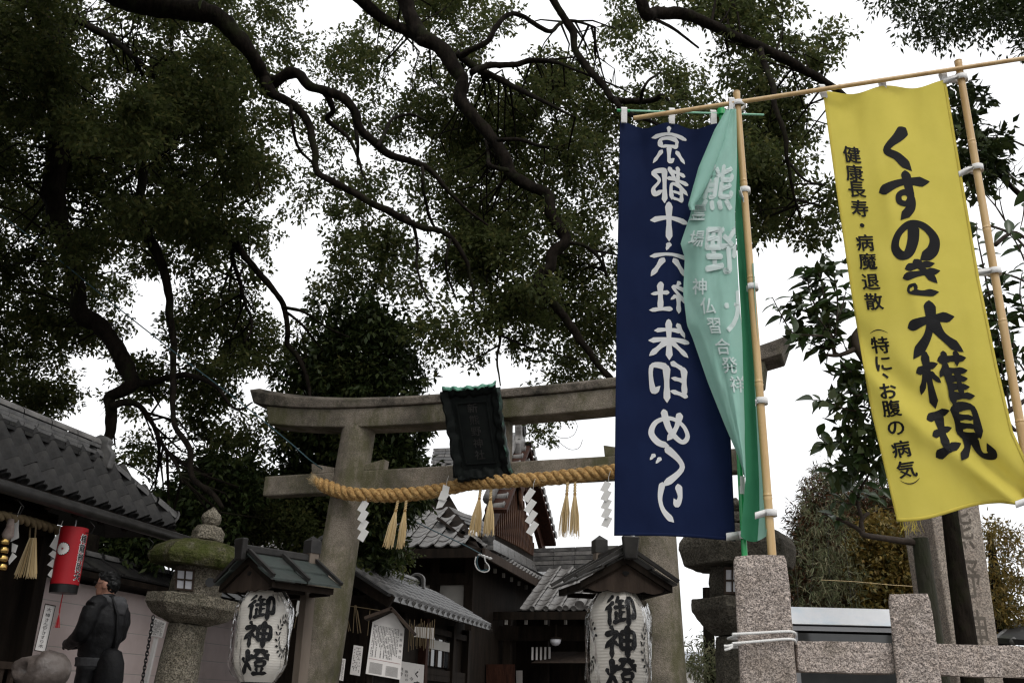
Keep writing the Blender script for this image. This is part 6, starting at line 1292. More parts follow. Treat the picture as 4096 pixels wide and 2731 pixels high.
mb = MB(); a = P(1800,2731,23.5); b = P(2640,2731,22.5); mb.hexa([Vector((a.x,a.y,TZ)),Vector((b.x,b.y,TZ)),Vector((b.x,b.y,TZ))+wv*.2,Vector((a.x,a.y,TZ))+wv*.2,Vector((a.x,a.y,wez+.2)),Vector((b.x,b.y,wez+.2)),Vector((b.x,b.y,wez+.2))+wv*.2,Vector((a.x,a.y,wez+.2))+wv*.2]); mb.build('back_wall', M['wood_dark'], wh)
for x in (1905,2030,2180,2330,2420): p = P(x,2600,21.6); mb = MB(); mb.box(Vector((p.x,p.y,(TZ+wez)/2)), (.16,.16,wez-TZ), wu, wv); mb.build('pillar', M['wood_dark'], wh)
for i in range(5): p = P(2130+17*i,2612,21.4); mb = MB(); mb.box(p, (.035,.03,.26), wu, wv); mb.build('lattice_bar', M['sign_white'], wh)
mb = MB(); mb.hexa([P(2125,2650,21.3),P(2370,2650,20.6),P(2370,2650,22.4),P(2125,2650,22.8),P(2200,2604,21.9),P(2370,2604,21.4),P(2370,2604,22.0),P(2210,2604,22.4)]); mb.build('offertory_roof', M['wood'], wh)
for (x0, x1, y0, y1, m) in ((1945,2060,2655,2760,'wood_red'),(2065,2090,2680,2760,'sign_white')):
    mb = MB(); mb.hexa([P(x0,y1,20.6),P(x1,y1,20.4),P(x1,y1,20.5),P(x0,y1,20.7),P(x0,y0,20.6),P(x1,y0,20.4),P(x1,y0,20.5),P(x0,y0,20.7)]); mb.build('screen', M[m], wh)
lp = thing('ceiling_lamp', 'white half globe lamp under the worship hall ceiling', 'lamp', P(2222,2570,21.0)); MB().lathe([(.001,-.13),(.06,-.115),(.10,-.075),(.12,0),(.10,.004)], 18, P(2222,2556,21.0)).build('globe', M['pane'], lp, smooth=True); MB().lathe([(.13,0),(.13,.03),(.03,.05),(.02,.3)], 14, P(2222,2555,21.0)).build('fitting', M['wood_dark'], lp)
# ---------------------------------------------------------------- slung blue-green line and its knot of cord
cl = [(-120,780),(0,858),(200,1010),(420,1190),(700,1410),(950,1600),(1160,1770),(1270,1862),(1430,1960),(1560,2030),(1700,2105),(1850,2175),(1925,2215)]
cp = [Vector(p) for p in catmull([tuple(P(x, y, 9.0+.9*max(0,(x+120))/1390 if x < 1275 else 9.9+(x-1270)/655*7.7)) for x, y in cl], 5)]
cb_ = thing('slung_line', 'thin blue-green line slung from the trees past the gate to the main hall eave', 'line', cp[-1])
MB().tube(cp, [.0065 if p.y < 10 else .0065+.004*(p.y-10)/7 for p in cp], 6).build('line', M['cable'], cb_, smooth=True)
kp = P(1925,2218,17.6)
for k, pl in enumerate([[(1905,2225),(1900,2250),(1910,2275),(1935,2287),(1955,2280),(1955,2262),(1942,2245),(1938,2225)],[(1912,2222),(1908,2250),(1922,2280),(1950,2276)]]):
    MB().tube([Vector(p) for p in catmull([tuple(P(x,y,17.5)) for x, y in pl], 5)], .012, 6).build('loop', M['white_rope'] if k == 0 else M['cable'], cb_, smooth=True)
for i in range(4): MB().lathe([(.02,-.02),(.045,0),(.02,.02)], 8, kp+Vector((.06*i-.02,0,-.02*i))).build('knot', M['white_rope'], cb_, smooth=True)
# ---------------------------------------------------------------- camellia with large leaves
def big_leaf(name, L, W, fold, curl, m):
    mb = MB(); n = 6; prof = [0,.62,.95,1.0,.80,.42,0]
    for i in range(n+1):
        t = i/n; w_ = W/2*prof[i]; z = -curl*t*t*L
        mb.v += [(-w_, t*L, z+fold*w_), (0, t*L, z), (w_, t*L, z+fold*w_)]
    mb.f = [(3*i+k, 3*i+k+1, 3*i+4+k, 3*i+3+k) for i in range(n) for k in range(2)]
    me = mb.mesh(name, True); me.materials.append(M[m]); return me
LV = [big_leaf('leaf', .085*s, .040*s, f, c, 'leaf_cam') for s, f, c in ((1,.5,.25),(.85,.35,.45),(1.15,.6,.12),(.7,.4,.3))]
def branch(parent, pts, r0, r1, name='branch', m='twig', Y=None):
    c = [Vector(p) for p in catmull([tuple(P(*p)) for p in pts], 5)]; n = len(c)
    MB().tube(c, [r0+(r1-r0)*i/(n-1) for i in range(n)], 7).build(name, M[m], parent, smooth=True); return c
def put_leaves(parent, c, n, s0=.25, droop=.5, size=1.0, r=None):
    """large single leaves along the outer part of a twig c, alternate, arching down"""
    r = r or random
    for i in range(n):
        t = s0+(1-s0)*(i+.5)/n; k = min(len(c)-2, int(t*(len(c)-1))); p = c[k].lerp(c[k+1], t*(len(c)-1)-k); ax = (c[k+1]-c[k]).normalized()
        a = i*2.4+r.uniform(-.5,.5); sd_ = ax.cross(Vector((0,0,1))); sd_ = sd_.normalized() if sd_.length > .1 else Vector((1,0,0)); u2 = sd_.cross(ax)
        y = (ax*.55+(sd_*math.cos(a)+u2*math.sin(a))*.9+Vector((0,0,-droop*r.uniform(.3,1)))).normalized(); z = (Vector((r.gauss(0,.35), r.gauss(0,.35)-.75, .8))); z = (z-y*z.dot(y)).normalized(); x = y.cross(z)
        s = size*r.uniform(.8,1.2); ob = piece('leaf', r.choice(LV), parent, x*s, y*s, z*s, p)
rr_ = random.Random(5)
cam1 = thing('camellia_tree', 'pollarded camellia with a mossy cut trunk and large glossy leaves', 'tree', (P(3730,2731,5.2).x,5.2,TZ))
t1 = [P(3680,2152,5.2),P(3700,2300,5.2),P(3735,2560,5.2)]; base = Vector((P(3735,2560,5.2).x+.03,5.2,TZ))
dd = (t1[0]-Vector(_C)).dot(Vector(_F)); MB().tube([base, t1[2], t1[1], t1[0]], [.055,.048,.044,.042], 16).build('trunk', M['bark_moss'], cam1, autosm=60)
c = branch(cam1, [(3660,2170,5.2),(3560,2156,5.15),(3460,2140,5.1),(3440,2120,5.1),(3380,2085,5.1),(3300,2055,5.05)], .020, .008)
c2 = branch(cam1, [(3450,2130,5.1),(3445,2080,5.1),(3475,2050,5.1)], .014, .010); c3 = branch(cam1, [(3452,2080,5.1),(3430,2010,5.1),(3445,1950,5.05),(3480,1890,5.0),(3500,1840,5.0)], .011, .004)
put_leaves(cam1, c, 6, .75, size=1.1, r=rr_); put_leaves(cam1, c3, 16, .2, size=1.0, r=rr_)
for pts, n in (([(3440,1990,5.1),(3400,1960,5.0),(3350,1935,5.0)],8),([(3445,1950,5.05),(3410,1910,5.0),(3380,1900,5.0)],6),([(3430,2020,5.1),(3380,2010,5.1),(3330,2005,5.0)],7),([(3450,2000,5.1),(3500,1960,5.2),(3540,1950,5.2)],7),([(3450,1960,5.1),(3500,1990,5.2),(3560,1985,5.2)],4)):
    put_leaves(cam1, branch(cam1, pts, .005, .002, 'twig'), n, .1, size=.95, r=rr_)
cam2 = thing('camellia_tree', 'tall camellia whose leafy branches show on both sides of the yellow banner', 'tree', (P(3870,2731,4.9).x,4.9,TZ))
pts = [(3790,1700,4.9),(3800,2058,4.9),(3830,2300,4.9),(3868,2572,4.9),(3890,2731,4.9)]; c = [P(*p) for p in pts]; c.append(Vector((c[-1].x+.01,4.9,TZ)))
MB().tube(c, [.040,.040,.046,.050,.054,.06], 14).build('trunk', M['bark'], cam2, smooth=True)
m0 = branch(cam2, [(3790,1720,4.9),(3720,1540,4.8),(3600,1480,4.75),(3500,1480,4.7),(3450,1420,4.7),(3420,1360,4.7),(3440,1320,4.7)], .034, .022)
branch(cam2, [(3430,1390,4.7),(3390,1410,4.7),(3345,1422,4.7),(3300,1418,4.7)], .016, .007)
branch(cam2, [(3425,1345,4.7),(3480,1325,4.7),(3530,1300,4.72)], .014, .008)
tw = [([(3335,1420,4.7),(3325,1370,4.68),(3300,1330,4.68),(3260,1300,4.65)],9),([(3345,1420,4.7),(3320,1340,4.66),(3260,1250,4.62),(3235,1180,4.6)],14),([(3320,1345,4.66),(3230,1340,4.6),(3170,1330,4.6),(3120,1250,4.58),(3090,1190,4.56)],16),([(3330,1350,4.7),(3300,1250,4.7),(3290,1150,4.68),(3270,1080,4.66)],17),([(3340,1345,4.7),(3350,1230,4.7),(3340,1120,4.7),(3310,1060,4.7)],17),([(3300,1280,4.7),(3250,1200,4.7),(3230,1120,4.7),(3215,1070,4.7)],14),([(3345,1300,4.7),(3370,1220,4.7),(3385,1160,4.7)],9),([(3320,1400,4.7),(3260,1380,4.7),(3215,1360,4.7)],8),([(3380,1270,4.7),(3400,1250,4.7),(3415,1235,4.7)],4),
 ([(3500,1480,4.7),(3450,1500,4.7),(3390,1480,4.68),(3370,1450,4.68)],8),([(3520,1480,4.7),(3480,1560,4.7),(3420,1580,4.68),(3380,1540,4.68)],12),([(3540,1490,4.7),(3480,1620,4.7),(3420,1680,4.7),(3360,1620,4.68),(3320,1600,4.68)],14),([(3560,1500,4.72),(3520,1650,4.72),(3480,1760,4.72),(3440,1830,4.72)],16),([(3480,1640,4.7),(3400,1640,4.66),(3300,1605,4.64),(3250,1600,4.64)],9),([(3440,1700,4.7),(3380,1760,4.7),(3320,1780,4.7),(3270,1740,4.7)],10),([(3460,1800,4.72),(3380,1860,4.72),(3320,1900,4.72)],8),([(3510,1700,4.75),(3540,1780,4.75),(3545,1860,4.75)],10),
 ([(3500,1470,4.7),(3520,1400,4.7),(3540,1330,4.7)],8)]
for pts, n in tw: put_leaves(cam2, branch(cam2, pts, .006, .002, 'twig'), n, .12, size=1.12, r=rr_)
cc = np.concatenate([blob(3280,1170,90,110,4.72,22,.06), blob(3300,1330,90,70,4.72,16,.06), blob(3400,1500,70,60,4.72,9,.06), blob(3470,1600,70,130,4.74,24,.06), blob(3390,1640,60,50,4.72,9,.06), blob(3500,1760,55,110,4.76,18,.06), blob(3400,1830,110,70,4.74,16,.06), blob(3510,1400,40,90,4.74,8,.06), blob(3980,1300,60,220,4.86,26,.06), blob(4060,1450,60,120,4.84,14,.06)])
crown('foliage', cc, 5, .088, .044, .10, M['leaf_dark'], cam2, .0)
# its other side, right of the banner
m1 = branch(cam2, [(3795,1740,4.9),(3900,1720,4.85),(3990,1660,4.8),(4040,1640,4.8),(4100,1600,4.8)], .022, .012); branch(cam2, [(4000,1650,4.8),(4060,1720,4.8),(4096,1700,4.8)], .012, .008); branch(cam2, [(3980,980,4.9),(4050,930,4.9),(4110,960,4.9)], .014, .008); branch(cam2, [(3950,900,4.9),(4040,930,4.9),(4085,955,4.9)], .008,.006)
tw = [([(3960,1680,4.85),(3950,1500,4.85),(3940,1380,4.85),(3920,1250,4.85)],16),([(4040,1640,4.8),(4010,1480,4.8),(3990,1330,4.8),(3960,1200,4.8)],17),([(4060,1400,4.8),(4020,1280,4.8),(3990,1160,4.8),(3940,1080,4.8)],14),([(4110,1300,4.8),(4080,1180,4.8),(4090,1080,4.8)],10),([(4120,1100,4.8),(4080,1000,4.8),(4040,940,4.8),(3960,900,4.8)],10),([(3960,1200,4.85),(3930,1050,4.85),(3910,950,4.85),(3905,890,4.85)],11),([(3990,1500,4.85),(3960,1420,4.85),(3930,1330,4.85)],10),([(4110,1500,4.8),(4060,1430,4.8),(4010,1380,4.8)],8),([(4040,1640,4.8),(4020,1560,4.8),(3985,1530,4.8)],4),([(4100,700,4.8),(4096,840,4.8),(4080,920,4.8)],5)]
for pts, n in tw: put_leaves(cam2, branch(cam2, pts, .006, .002, 'twig'), n, .12, size=1.12, r=rr_)
# ---------------------------------------------------------------- small-leaved tree and bare tree at the right edge
sl = thing('young_tree', 'young tree with a rounded clump of leaves beside the bamboo pole', 'tree', (P(4350,2400,7.5).x,7.5,TZ))
cc = np.concatenate([blob(3905,620,90,130,7.5,46,.15), blob(3965,590,70,70,7.5,20,.15), blob(3870,560,60,90,7.5,22,.15), blob(3940,700,60,60,7.5,16,.15), blob(3830,400,40,90,7.5,22,.15), blob(3870,420,50,40,7.5,8,.15)])
crown('crown', cc, 8, .10, .05, .16, M['leaf_dark'], sl)
MB().tube([Vector(p) for p in catmull([(sl.location.x,7.5,TZ), tuple(P(4330,1800,7.5)), tuple(P(4250,1000,7.5)), tuple(P(4060,760,7.5)), tuple(P(3920,640,7.5))], 5)], [.06-.0024*i for i in range(21)], 7).build('trunk', M['bark'], sl, smooth=True)
bt = thing('bare_tree', 'leafless tree with fine upward twigs against the sky', 'tree', (P(4300,2700,8).x,8.0,TZ))
MB().tube([Vector(p) for p in catmull([(bt.location.x,8,TZ), tuple(P(4260,1500,8)), tuple(P(4180,1000,8)), tuple(P(4120,800,8))], 5)], [.10-.005*i for i in range(16)], 8).build('trunk', M['bark'], bt, smooth=True)
def twigs(parent, p, d_, L, r, lev, rnd):
    pts = [p]; q = p.copy(); dv = d_.copy()
    for k in range(5): dv = (dv+Vector((rnd.gauss(0,.22),rnd.gauss(0,.12),rnd.gauss(0,.22)))).normalized(); q = q+dv*L/5; pts.append(q.copy())
    MB().tube(pts, [r*(1-.7*i/5) for i in range(6)], 5).build('twig', M['twig'], parent)
    if lev > 0:
        for k in (2,3,4,5): 
            nd = (dv+Vector((rnd.choice((-1,1))*rnd.uniform(.4,.9),rnd.gauss(0,.2),rnd.uniform(-.2,.5)))).normalized(); twigs(parent, pts[k], nd, L*.55, r*.55, lev-1, rnd)
rb = random.Random(9)
for a, d_, L in (((4110,1000),(-.5,0,.8),.9),((4120,760),(-.75,0,.6),.75),((4150,1150),(-.7,0,.55),1.0),((4140,600),(-.7,0,.75),.6)): twigs(bt, P(a[0],a[1],8), Vector(d_).normalized(), L, .012, 2, rb)
# ---------------------------------------------------------------- carved stone pillar
sq = [P(3722,2040,6.2),P(3920,2040,6.2),P(3998,2600,6.2),P(3812,2600,6.2)]
sc = Vector(((sq[2].x+sq[3].x)/2, 6.2, TZ)); xw = (sq[2].x-sq[3].x)
stl = thing('stone_pillar', 'tall inscribed stone pillar behind the camellia trunks', 'stone pillar', sc)
top_z = P(3800,1300,6.2).z
XL = P(3812,2600,6.2).x; XR = P(3998,2600,6.2).x; XLt = P(3722,2040,6.2).x; XRt = P(3920,2040,6.2).x; z1_, z2_ = P(3900,2600,6.2).z, P(3820,2040,6.2).z
sideL = .06
def stx(z, k): t = (z-z1_)/(z2_-z1_); return (XL+(XLt-XL)*t) if k == 0 else (XR+(XRt-XR)*t)
pz = [TZ, top_z]; mb = MB(); v = []
for z in pz: v += [(stx(z,0),6.2,z),(stx(z,1),6.2,z),(stx(z,1)+.05,6.55,z),(stx(z,0)-.05,6.55,z)]
mb.hexa([Vector(p) for p in v]); mb.build('shaft', M['stele'], stl, bevel=.012)
def STS(s, t, l=0): z = z1_+(z2_-z1_)*(1-t); a, b = stx(z,0), stx(z,1); return Vector((a+(b-a)*s, 6.2-l, z))
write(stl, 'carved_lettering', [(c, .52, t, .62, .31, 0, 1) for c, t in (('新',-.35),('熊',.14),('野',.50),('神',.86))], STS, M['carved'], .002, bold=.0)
# ---------------------------------------------------------------- glazed notice case with metal top
nc = thing('notice_case', 'glazed notice case with a white metal top behind the granite fence', 'notice case', (P(3400,2600,4.4).x,4.4,TZ))
X0, X1 = P(3120,2480,4.4).x, P(3640,2480,4.4).x; za, zb_, zc_, zd = P(3300,2432,4.4).z, P(3300,2505,4.4).z, P(3300,2530,4.4).z, P(3300,2560,4.4).z
mb = MB(); mb.hexa([(X0,4.30,zb_),(X1,4.30,zb_),(X1,4.75,zb_),(X0,4.75,zb_),(X0,4.36,za),(X1,4.36,za),(X1,4.70,za),(X0,4.70,za)]); mb.build('top', M['metal'], nc, bevel=.006)
mb = MB(); mb.box(((X0+X1)/2,4.5,(zb_+zc_)/2-.002),(X1-X0-.02,.36,zb_-zc_-.008)); mb.build('upper_rail', M['steel'], nc)
mb = MB(); mb.box(((X0+X1)/2,4.5,TZ+.55+(zc_-TZ-.55)/2-.003),(X1-X0-.06,.34,zc_-TZ-.56)); mb.build('glass', M['glass'], nc)
for x in (X0+.03,X1-.03): mb = MB(); mb.box((x,4.5,(TZ+zc_)/2),(.04,.36,zc_-TZ-.01)); mb.build('frame_post', M['steel'], nc)
mb = MB(); mb.box(((X0+X1)/2,4.5,TZ+.53),(X1-X0-.1,.34,.04)); mb.build('lower_rail', M['steel'], nc)
# ---------------------------------------------------------------- background planting
def mound(name, label, cat, blobs, Y, per, L, W, sp, m, base_px, grp=None, droop=.1, stem=True):
    b = P(base_px, 2700, Y); g = thing(name, label, cat, (b.x,b.y,TZ), 0, grp)
    cc = np.concatenate([blob(cx,cy,rx,ry,Y,n,dy) for cx,cy,rx,ry,n,dy in blobs]); cc = cc[cc[:,2] > TZ+.1]
    crown('foliage', cc, per, L, W, sp, M[m], g, droop)
    if stem:
        tp = min(blobs, key=lambda q: q[1]); MB().tube([Vector((b.x,b.y,TZ)), P((base_px+tp[0])/2,2350,Y), P(tp[0],tp[1],Y)], [.09,.07,.02], 7).build('stem', M['bark'], g, smooth=True)
    return g
mound('conifer_tree', 'tall dark juniper with reddish brown tips behind the fence', 'tree', [(3300,2000,70,90,225,.3),(3270,2120,90,90,360,.35),(3250,2250,100,100,450,.4),(3260,2360,110,90,495,.4),(3280,2480,120,120,450,.4),(3290,2660,120,120,300,.4)], 10.5, 14, .075, .014, .16, 'leaf_con', 3290, droop=-.5)
mound('conifer_tree', 'broad dark juniper behind the yellow flowering shrub', 'tree', [(3480,2040,110,90,450,.4),(3420,2130,120,100,510,.4),(3560,2080,90,90,330,.4),(3420,2260,120,110,495,.4),(3540,2250,110,110,360,.4),(3480,2420,170,120,480,.4),(3500,2620,180,130,390,.4)], 11.5, 14, .08, .015, .17, 'leaf_con', 3470, droop=-.4)
mound('yellow_shrub', 'shrub of yellow autumn leaves behind the fence', 'shrub', [(3500,2110,60,60,120,.25),(3560,2170,90,70,225,.25),(3470,2220,80,70,195,.25),(3600,2270,80,90,225,.25),(3520,2340,120,70,285,.25),(3620,2370,70,60,165,.25),(3560,2500,120,90,225,.25),(3520,2690,150,60,165,.25)], 9.6, 12, .055, .03, .12, 'leaf_yel', 3560)
mound('yellow_shrub', 'sparse yellowing shrub beyond the inscribed stone pillar', 'shrub', [(4010,2280,60,60,67,.3),(3990,2400,60,60,105,.3),(4060,2330,60,50,52,.3),(4040,2470,70,50,105,.3),(4000,2150,60,40,45,.3),(4070,2200,50,60,36,.3),(3960,2130,40,50,33,.3)], 9.8, 9, .065, .018, .15, 'leaf_yel', 4010)
mound('bamboo_clump', 'pale dwarf bamboo leaves among the junipers', 'bamboo', [(3330,2080,90,70,51,.2),(3280,2200,100,90,90,.2),(3360,2300,110,90,90,.2),(3300,2420,110,80,75,.2),(3240,1990,60,50,13,.2),(3330,1900,130,60,24,.2),(3420,1760,120,60,21,.2)], 9.2, 7, .085, .009, .14, 'leaf_bam', 3300, stem=False)
g = bpy.data.objects['bamboo_clump']
for i in range(6):
    x = 3190+i*47+random.uniform(-25,25); b = P(x+30,2700,9.2); MB().tube([Vector((b.x,b.y,TZ)), P(x+10,2400,9.2), P(x+random.uniform(-40,40),2150-random.uniform(-60,150),9.2)], [.006,.005,.002], 6).build('cane', M['bark_moss'], g, smooth=True)
mound('low_shrub', 'pale thin shrub at the foot of the gate pillar beside the far houses', 'shrub', [(2850,2680,70,60,90,.3),(2780,2640,50,80,40,.3),(2830,2600,50,50,26,.3)], 13, 9, .09, .02, .2, 'leaf_bam', 2830)
for pts in ([(3285,2318),(3420,2325),(3560,2338),(3675,2345)],): tag(MB().tube([P(x,y,7.5) for x, y in pts], .0025, 5).build('garden_string', M['straw']), 'thin straw coloured string stretched in front of the yellow shrub', 'string')
# ---------------------------------------------------------------- far houses
def house(name, label, x0, x1, yr, ye, Y, label_cat='building'):
    a, b = P(x0,ye,Y), P(x1,ye,Y); r0, r1 = P(x0+(x1-x0)*.12,yr,Y+2.5), P(x1-(x1-x0)*.12,yr,Y+2.5); a.z = b.z = (a.z+b.z)/2; r0.z = r1.z = max(r0.z, r1.z)
    g = thing(name, label, label_cat, Vector(((a.x+b.x)/2, Y+2.5, 0)), 0)
    ab, bb = Vector((a.x,Y+5,a.z)), Vector((b.x,Y+5,b.z))
    mb = MB(); mb.add([a,b,r1,r0,ab,bb], [(0,1,2,3),(5,4,3,2),(4,0,3),(1,5,2)]); mb.build('roof', M['far_roof'], g)
    mb = MB(); mb.hexa([(a.x+.2,Y+.3,0),(b.x-.2,Y+.3,0),(b.x-.2,Y+4.7,0),(a.x+.2,Y+4.7,0),(a.x+.2,Y+.3,a.z-.02),(b.x-.2,Y+.3,a.z-.02),(b.x-.2,Y+4.7,a.z-.02),(a.x+.2,Y+4.7,a.z-.02)]); mb.build('wall', M['far_wall'], g)
    for k in range(3):
        xx = a.x+(b.x-a.x)*(k+.5)/3; w_ = MB(); w_.box((xx,Y+.28,a.z-1.2),(.9,.06,1.0)); w_.build('window', M['glass'], g)
house('far_house', 'distant house with grey gabled roof seen past the gate pillar', 2700,2840,2606,2660,34)
house('far_house', 'second distant grey roofed house behind the dark stone lantern', 2820,2990,2612,2668,38)
kr = thing('tiled_outbuilding', 'dark tiled roof corner at the edge beyond the stone pillar', 'building', (P(4200,2560,9).x,9.2,TZ))
e0_, e1_ = P(3985,2560,8.8), P(4500,2600,8.2); r0_, r1_ = P(4060,2500,10.2), P(4500,2440,9.6)
mb = MB(); mb.add([e0_,e1_,r1_,r0_], [(0,1,2,3)]); mb.build('roof', M['tile_dark'], kr, solid=.05); MB().tube([r0_, r1_], .06, 8).build('ridge', M['tile'], kr, smooth=True)
for i in range(7): a = e0_.lerp(e1_, i/7); b = r0_.lerp(r1_, i/7); MB().tube([a,b], .035, 8).build('cover_tile', M['tile'], kr, smooth=True)
mb = MB(); mb.box((e1_.x-.6,9.6,(TZ+e0_.z)/2),(2.4,.9,e0_.z-TZ-.05)); mb.build('wall', M['wood_dark'], kr)
# ---------------------------------------------------------------- the visitor, seen from the side
PY = 9.5; hc = P(408,2338,PY); px_ = hc.x
per = thing('person', 'person in dark hooded jacket and glasses, hands held forward, looking along the wall', 'person', (px_+.02,PY,TZ))
Fw = Vector((-.99,.10,0)).normalized(); Sd = Vector((Fw.y,-Fw.x,0))          # the way the person faces; towards the street
if Sd.y > 0: Sd = -Sd
base = Vector((px_+.05, PY, TZ)); HZ = hc.z-TZ; sc_ = (HZ+.115)/1.72
Fb = Vector((-.95,.31,0)).normalized(); Sb = Vector((Fb.y,-Fb.x,0)); Sb = -Sb if Sb.y > 0 else Sb      # the trunk is turned a little farther away than the head
def W_(f, s, z):
    k = min(1, max(0, (z-1.40)/.08)); a = Fb.lerp(Fw, k); b = Sb.lerp(Sd, k); return base+(a*f+b*s)*sc_+Vector((0,0,z*sc_))
def ell(mb, c, rx, ry, rz, n=16, fn=None):
    prof = []; vs_ = []; m_ = 12
    for i in range(m_+1):
        th = math.pi*i/m_
        for k in range(n):
            ph = 2*math.pi*k/n; q = Vector((math.sin(th)*math.cos(ph), math.sin(th)*math.sin(ph), math.cos(th)))
            d_ = fn(q) if fn else 1; vs_.append(c+(Fw*q.x*rx+Sd*q.y*ry)*sc_*d_+Vector((0,0,q.z*rz*sc_*d_)))
    mb.add(vs_, [(i*n+k, i*n+(k+1) % n, (i+1)*n+(k+1) % n, (i+1)*n+k) for i in range(m_) for k in range(n)])
def fuse(mb, name, m, vox=.012, smooth_it=4):
    me = mb.mesh(name); o = bpy.data.objects.new(name, me); COL.objects.link(o)
    r = o.modifiers.new('r','REMESH'); r.mode = 'VOXEL'; r.voxel_size = vox; s = o.modifiers.new('s','SMOOTH'); s.iterations = smooth_it; s.factor = .5
    dg = bpy.context.evaluated_depsgraph_get(); dg.update(); m2 = bpy.data.meshes.new_from_object(o.evaluated_get(dg)); bpy.data.objects.remove(o); bpy.data.meshes.remove(me)
    Mi = MATS_[per.name].inverted(); m2.transform(Mi); m2.name = name; m2.materials.clear(); m2.materials.append(m); m2.polygons.foreach_set('use_smooth', [True]*len(m2.polygons))
    ob = bpy.data.objects.new(name, m2); COL.objects.link(ob); ob.parent = per; MATS_[ob.name] = MATS_[per.name]; return ob
def T(mb, pts, rad, n=10): mb.tube([W_(*p) for p in pts], [r*sc_ for r in rad], n)
# body: head, neck, trunk, limbs and hands as one surface
mb = MB(); hd = W_(0.0,0,1.605)
ell(mb, hd, .098, .076, .118, fn=lambda q: 1+.05*(q.x < 0)*(-q.x)); ell(mb, W_(.028,0,1.545), .070, .062, .070)
T(mb, [(.085,0,1.625),(.108,0,1.592),(.112,0,1.578)], [.010,.015,.013]); T(mb, [(.075,0,1.535),(.092,0,1.535)], [.028,.016]); T(mb, [(.06,0,1.50),(.085,0,1.497)], [.03,.02])
for s in (-1,1): ell(mb, W_(-.012,s*.078,1.595), .022, .010, .034)
T(mb, [(-.02,0,1.52),(-.035,0,1.44),(-.04,0,1.38)], [.058,.058,.07]); T(mb, [(-.03,0,1.42),(-.02,0,1.2),(-.0,0,1.0),(-.01,0,.9)], [.12,.13,.125,.13], 14)
for s in (-1,1):
    T(mb, [(-.01,s*.085,.92),(.01,s*.09,.50),(-.02,s*.09,.10)], [.075,.052,.040]); T(mb, [(-.05,s*.09,.05),(.06,s*.09,.035),(.16,s*.10,.03)], [.045,.042,.03])
    T(mb, [(-.03,s*.18,1.40),(-.02,s*.225,1.14),(.20,s*.16,1.06)], [.045,.038,.030])
    hb = (.20,s*.13,1.055); T(mb, [hb,(.27,s*.09,1.06),(.30,s*.07,1.06)], [.032,.036,.030])
    for k in range(4): a = (k-1.5)*.018; T(mb, [(.29,s*.075+s*.0,1.06+a),(.33+.006*(1-abs(k-1.5)),s*.055,1.055+a),(.345,s*.025,1.045+a)], [.0105,.0095,.008], 7)
    T(mb, [(.255,s*.075,1.085),(.285,s*.05,1.105),(.31,s*.035,1.10)], [.013,.0115,.009], 7)
body = fuse(mb, 'body', M['skin'], .0085, 2)
# gloves over the hands
mb = MB()
for s in (-1,1):
    T(mb, [(.20,s*.13,1.055),(.27,s*.09,1.06),(.30,s*.07,1.06)], [.037,.041,.035])
    for k in range(4): a = (k-1.5)*.019; T(mb, [(.29,s*.075,1.06+a),(.335,s*.055,1.055+a),(.352,s*.022,1.043+a)], [.0135,.0125,.011], 7)
    T(mb, [(.255,s*.075,1.088),(.285,s*.05,1.11),(.315,s*.033,1.105)], [.0165,.0145,.012], 7)
fuse(mb, 'gloves', M['jacket'], .008, 2)
# jacket
def creased(ob, amp=.010, f=9):
    for v in ob.data.vertices: q = v.co.copy(); v.co = q+Vector(mnoise.noise_vector(Vector((q.x*f,q.y*f,q.z*f*1.7))))*amp+Vector(mnoise.noise_vector(q*f*2.6))*amp*.45
    return ob
mb = MB(); mb.tube([W_(*p) for p in [(-.045,0,1.44),(-.055,0,1.37),(-.05,0,1.25),(-.03,0,1.12),(-.01,0,1.0),(.0,0,.93)]], [r*sc_ for r in (.10,.165,.19,.18,.172,.165)], 18, squash=1.0)
for s in (-1,1):
    T(mb, [(-.05,s*.08,1.43),(-.045,s*.16,1.41),(-.045,s*.205,1.37)], [.085,.088,.08]); T(mb, [(-.045,s*.205,1.37),(-.05,s*.235,1.27),(-.02,s*.25,1.16),(.03,s*.235,1.10)], [.086,.080,.074,.070]); T(mb, [(.0,s*.245,1.13),(.10,s*.20,1.085),(.16,s*.165,1.065),(.22,s*.13,1.058)], [.072,.062,.056,.05])
    T(mb, [(-.03,s*.12,1.30),(-.03,s*.17,1.25)], [.12,.09])
creased(fuse(mb, 'jacket', M['jacket'], .012, 6), .006, 7)
mb = MB()
for s in (-1,1): T(mb, [(.215,s*.135,1.058),(.235,s*.12,1.058)], [.052,.05])
fuse(mb, 'cuffs', M['grey_cloth'], .010, 2)
# hood lying on the back, collar, hem
mb = MB(); T(mb, [(.05,-.085,1.455),(-.05,-.12,1.46),(-.14,-.07,1.445),(-.16,.0,1.44),(-.14,.07,1.445),(-.05,.12,1.46),(.05,.085,1.455)], [.03,.05,.055,.058,.055,.05,.03]); T(mb, [(-.13,0,1.45),(-.19,0,1.39),(-.20,0,1.32)], [.075,.075,.04]); T(mb, [(-.12,-.06,1.43),(-.16,-.05,1.36)], [.055,.045]); T(mb, [(-.12,.06,1.43),(-.16,.05,1.36)], [.055,.045]); creased(fuse(mb, 'hood', M['grey_cloth'], .011, 4), .008, 12)
mb = MB(); T(mb, [(-.015,0,1.515),(-.03,0,1.43)], [.070,.085], 14); fuse(mb, 'collar', M['jacket'], .011, 2)
mb = MB(); T(mb, [(-.0,0,.945),(.0,0,.86)], [.172,.168], 18); creased(fuse(mb, 'knit_hem', M['grey_cloth'], .012, 2), .006)
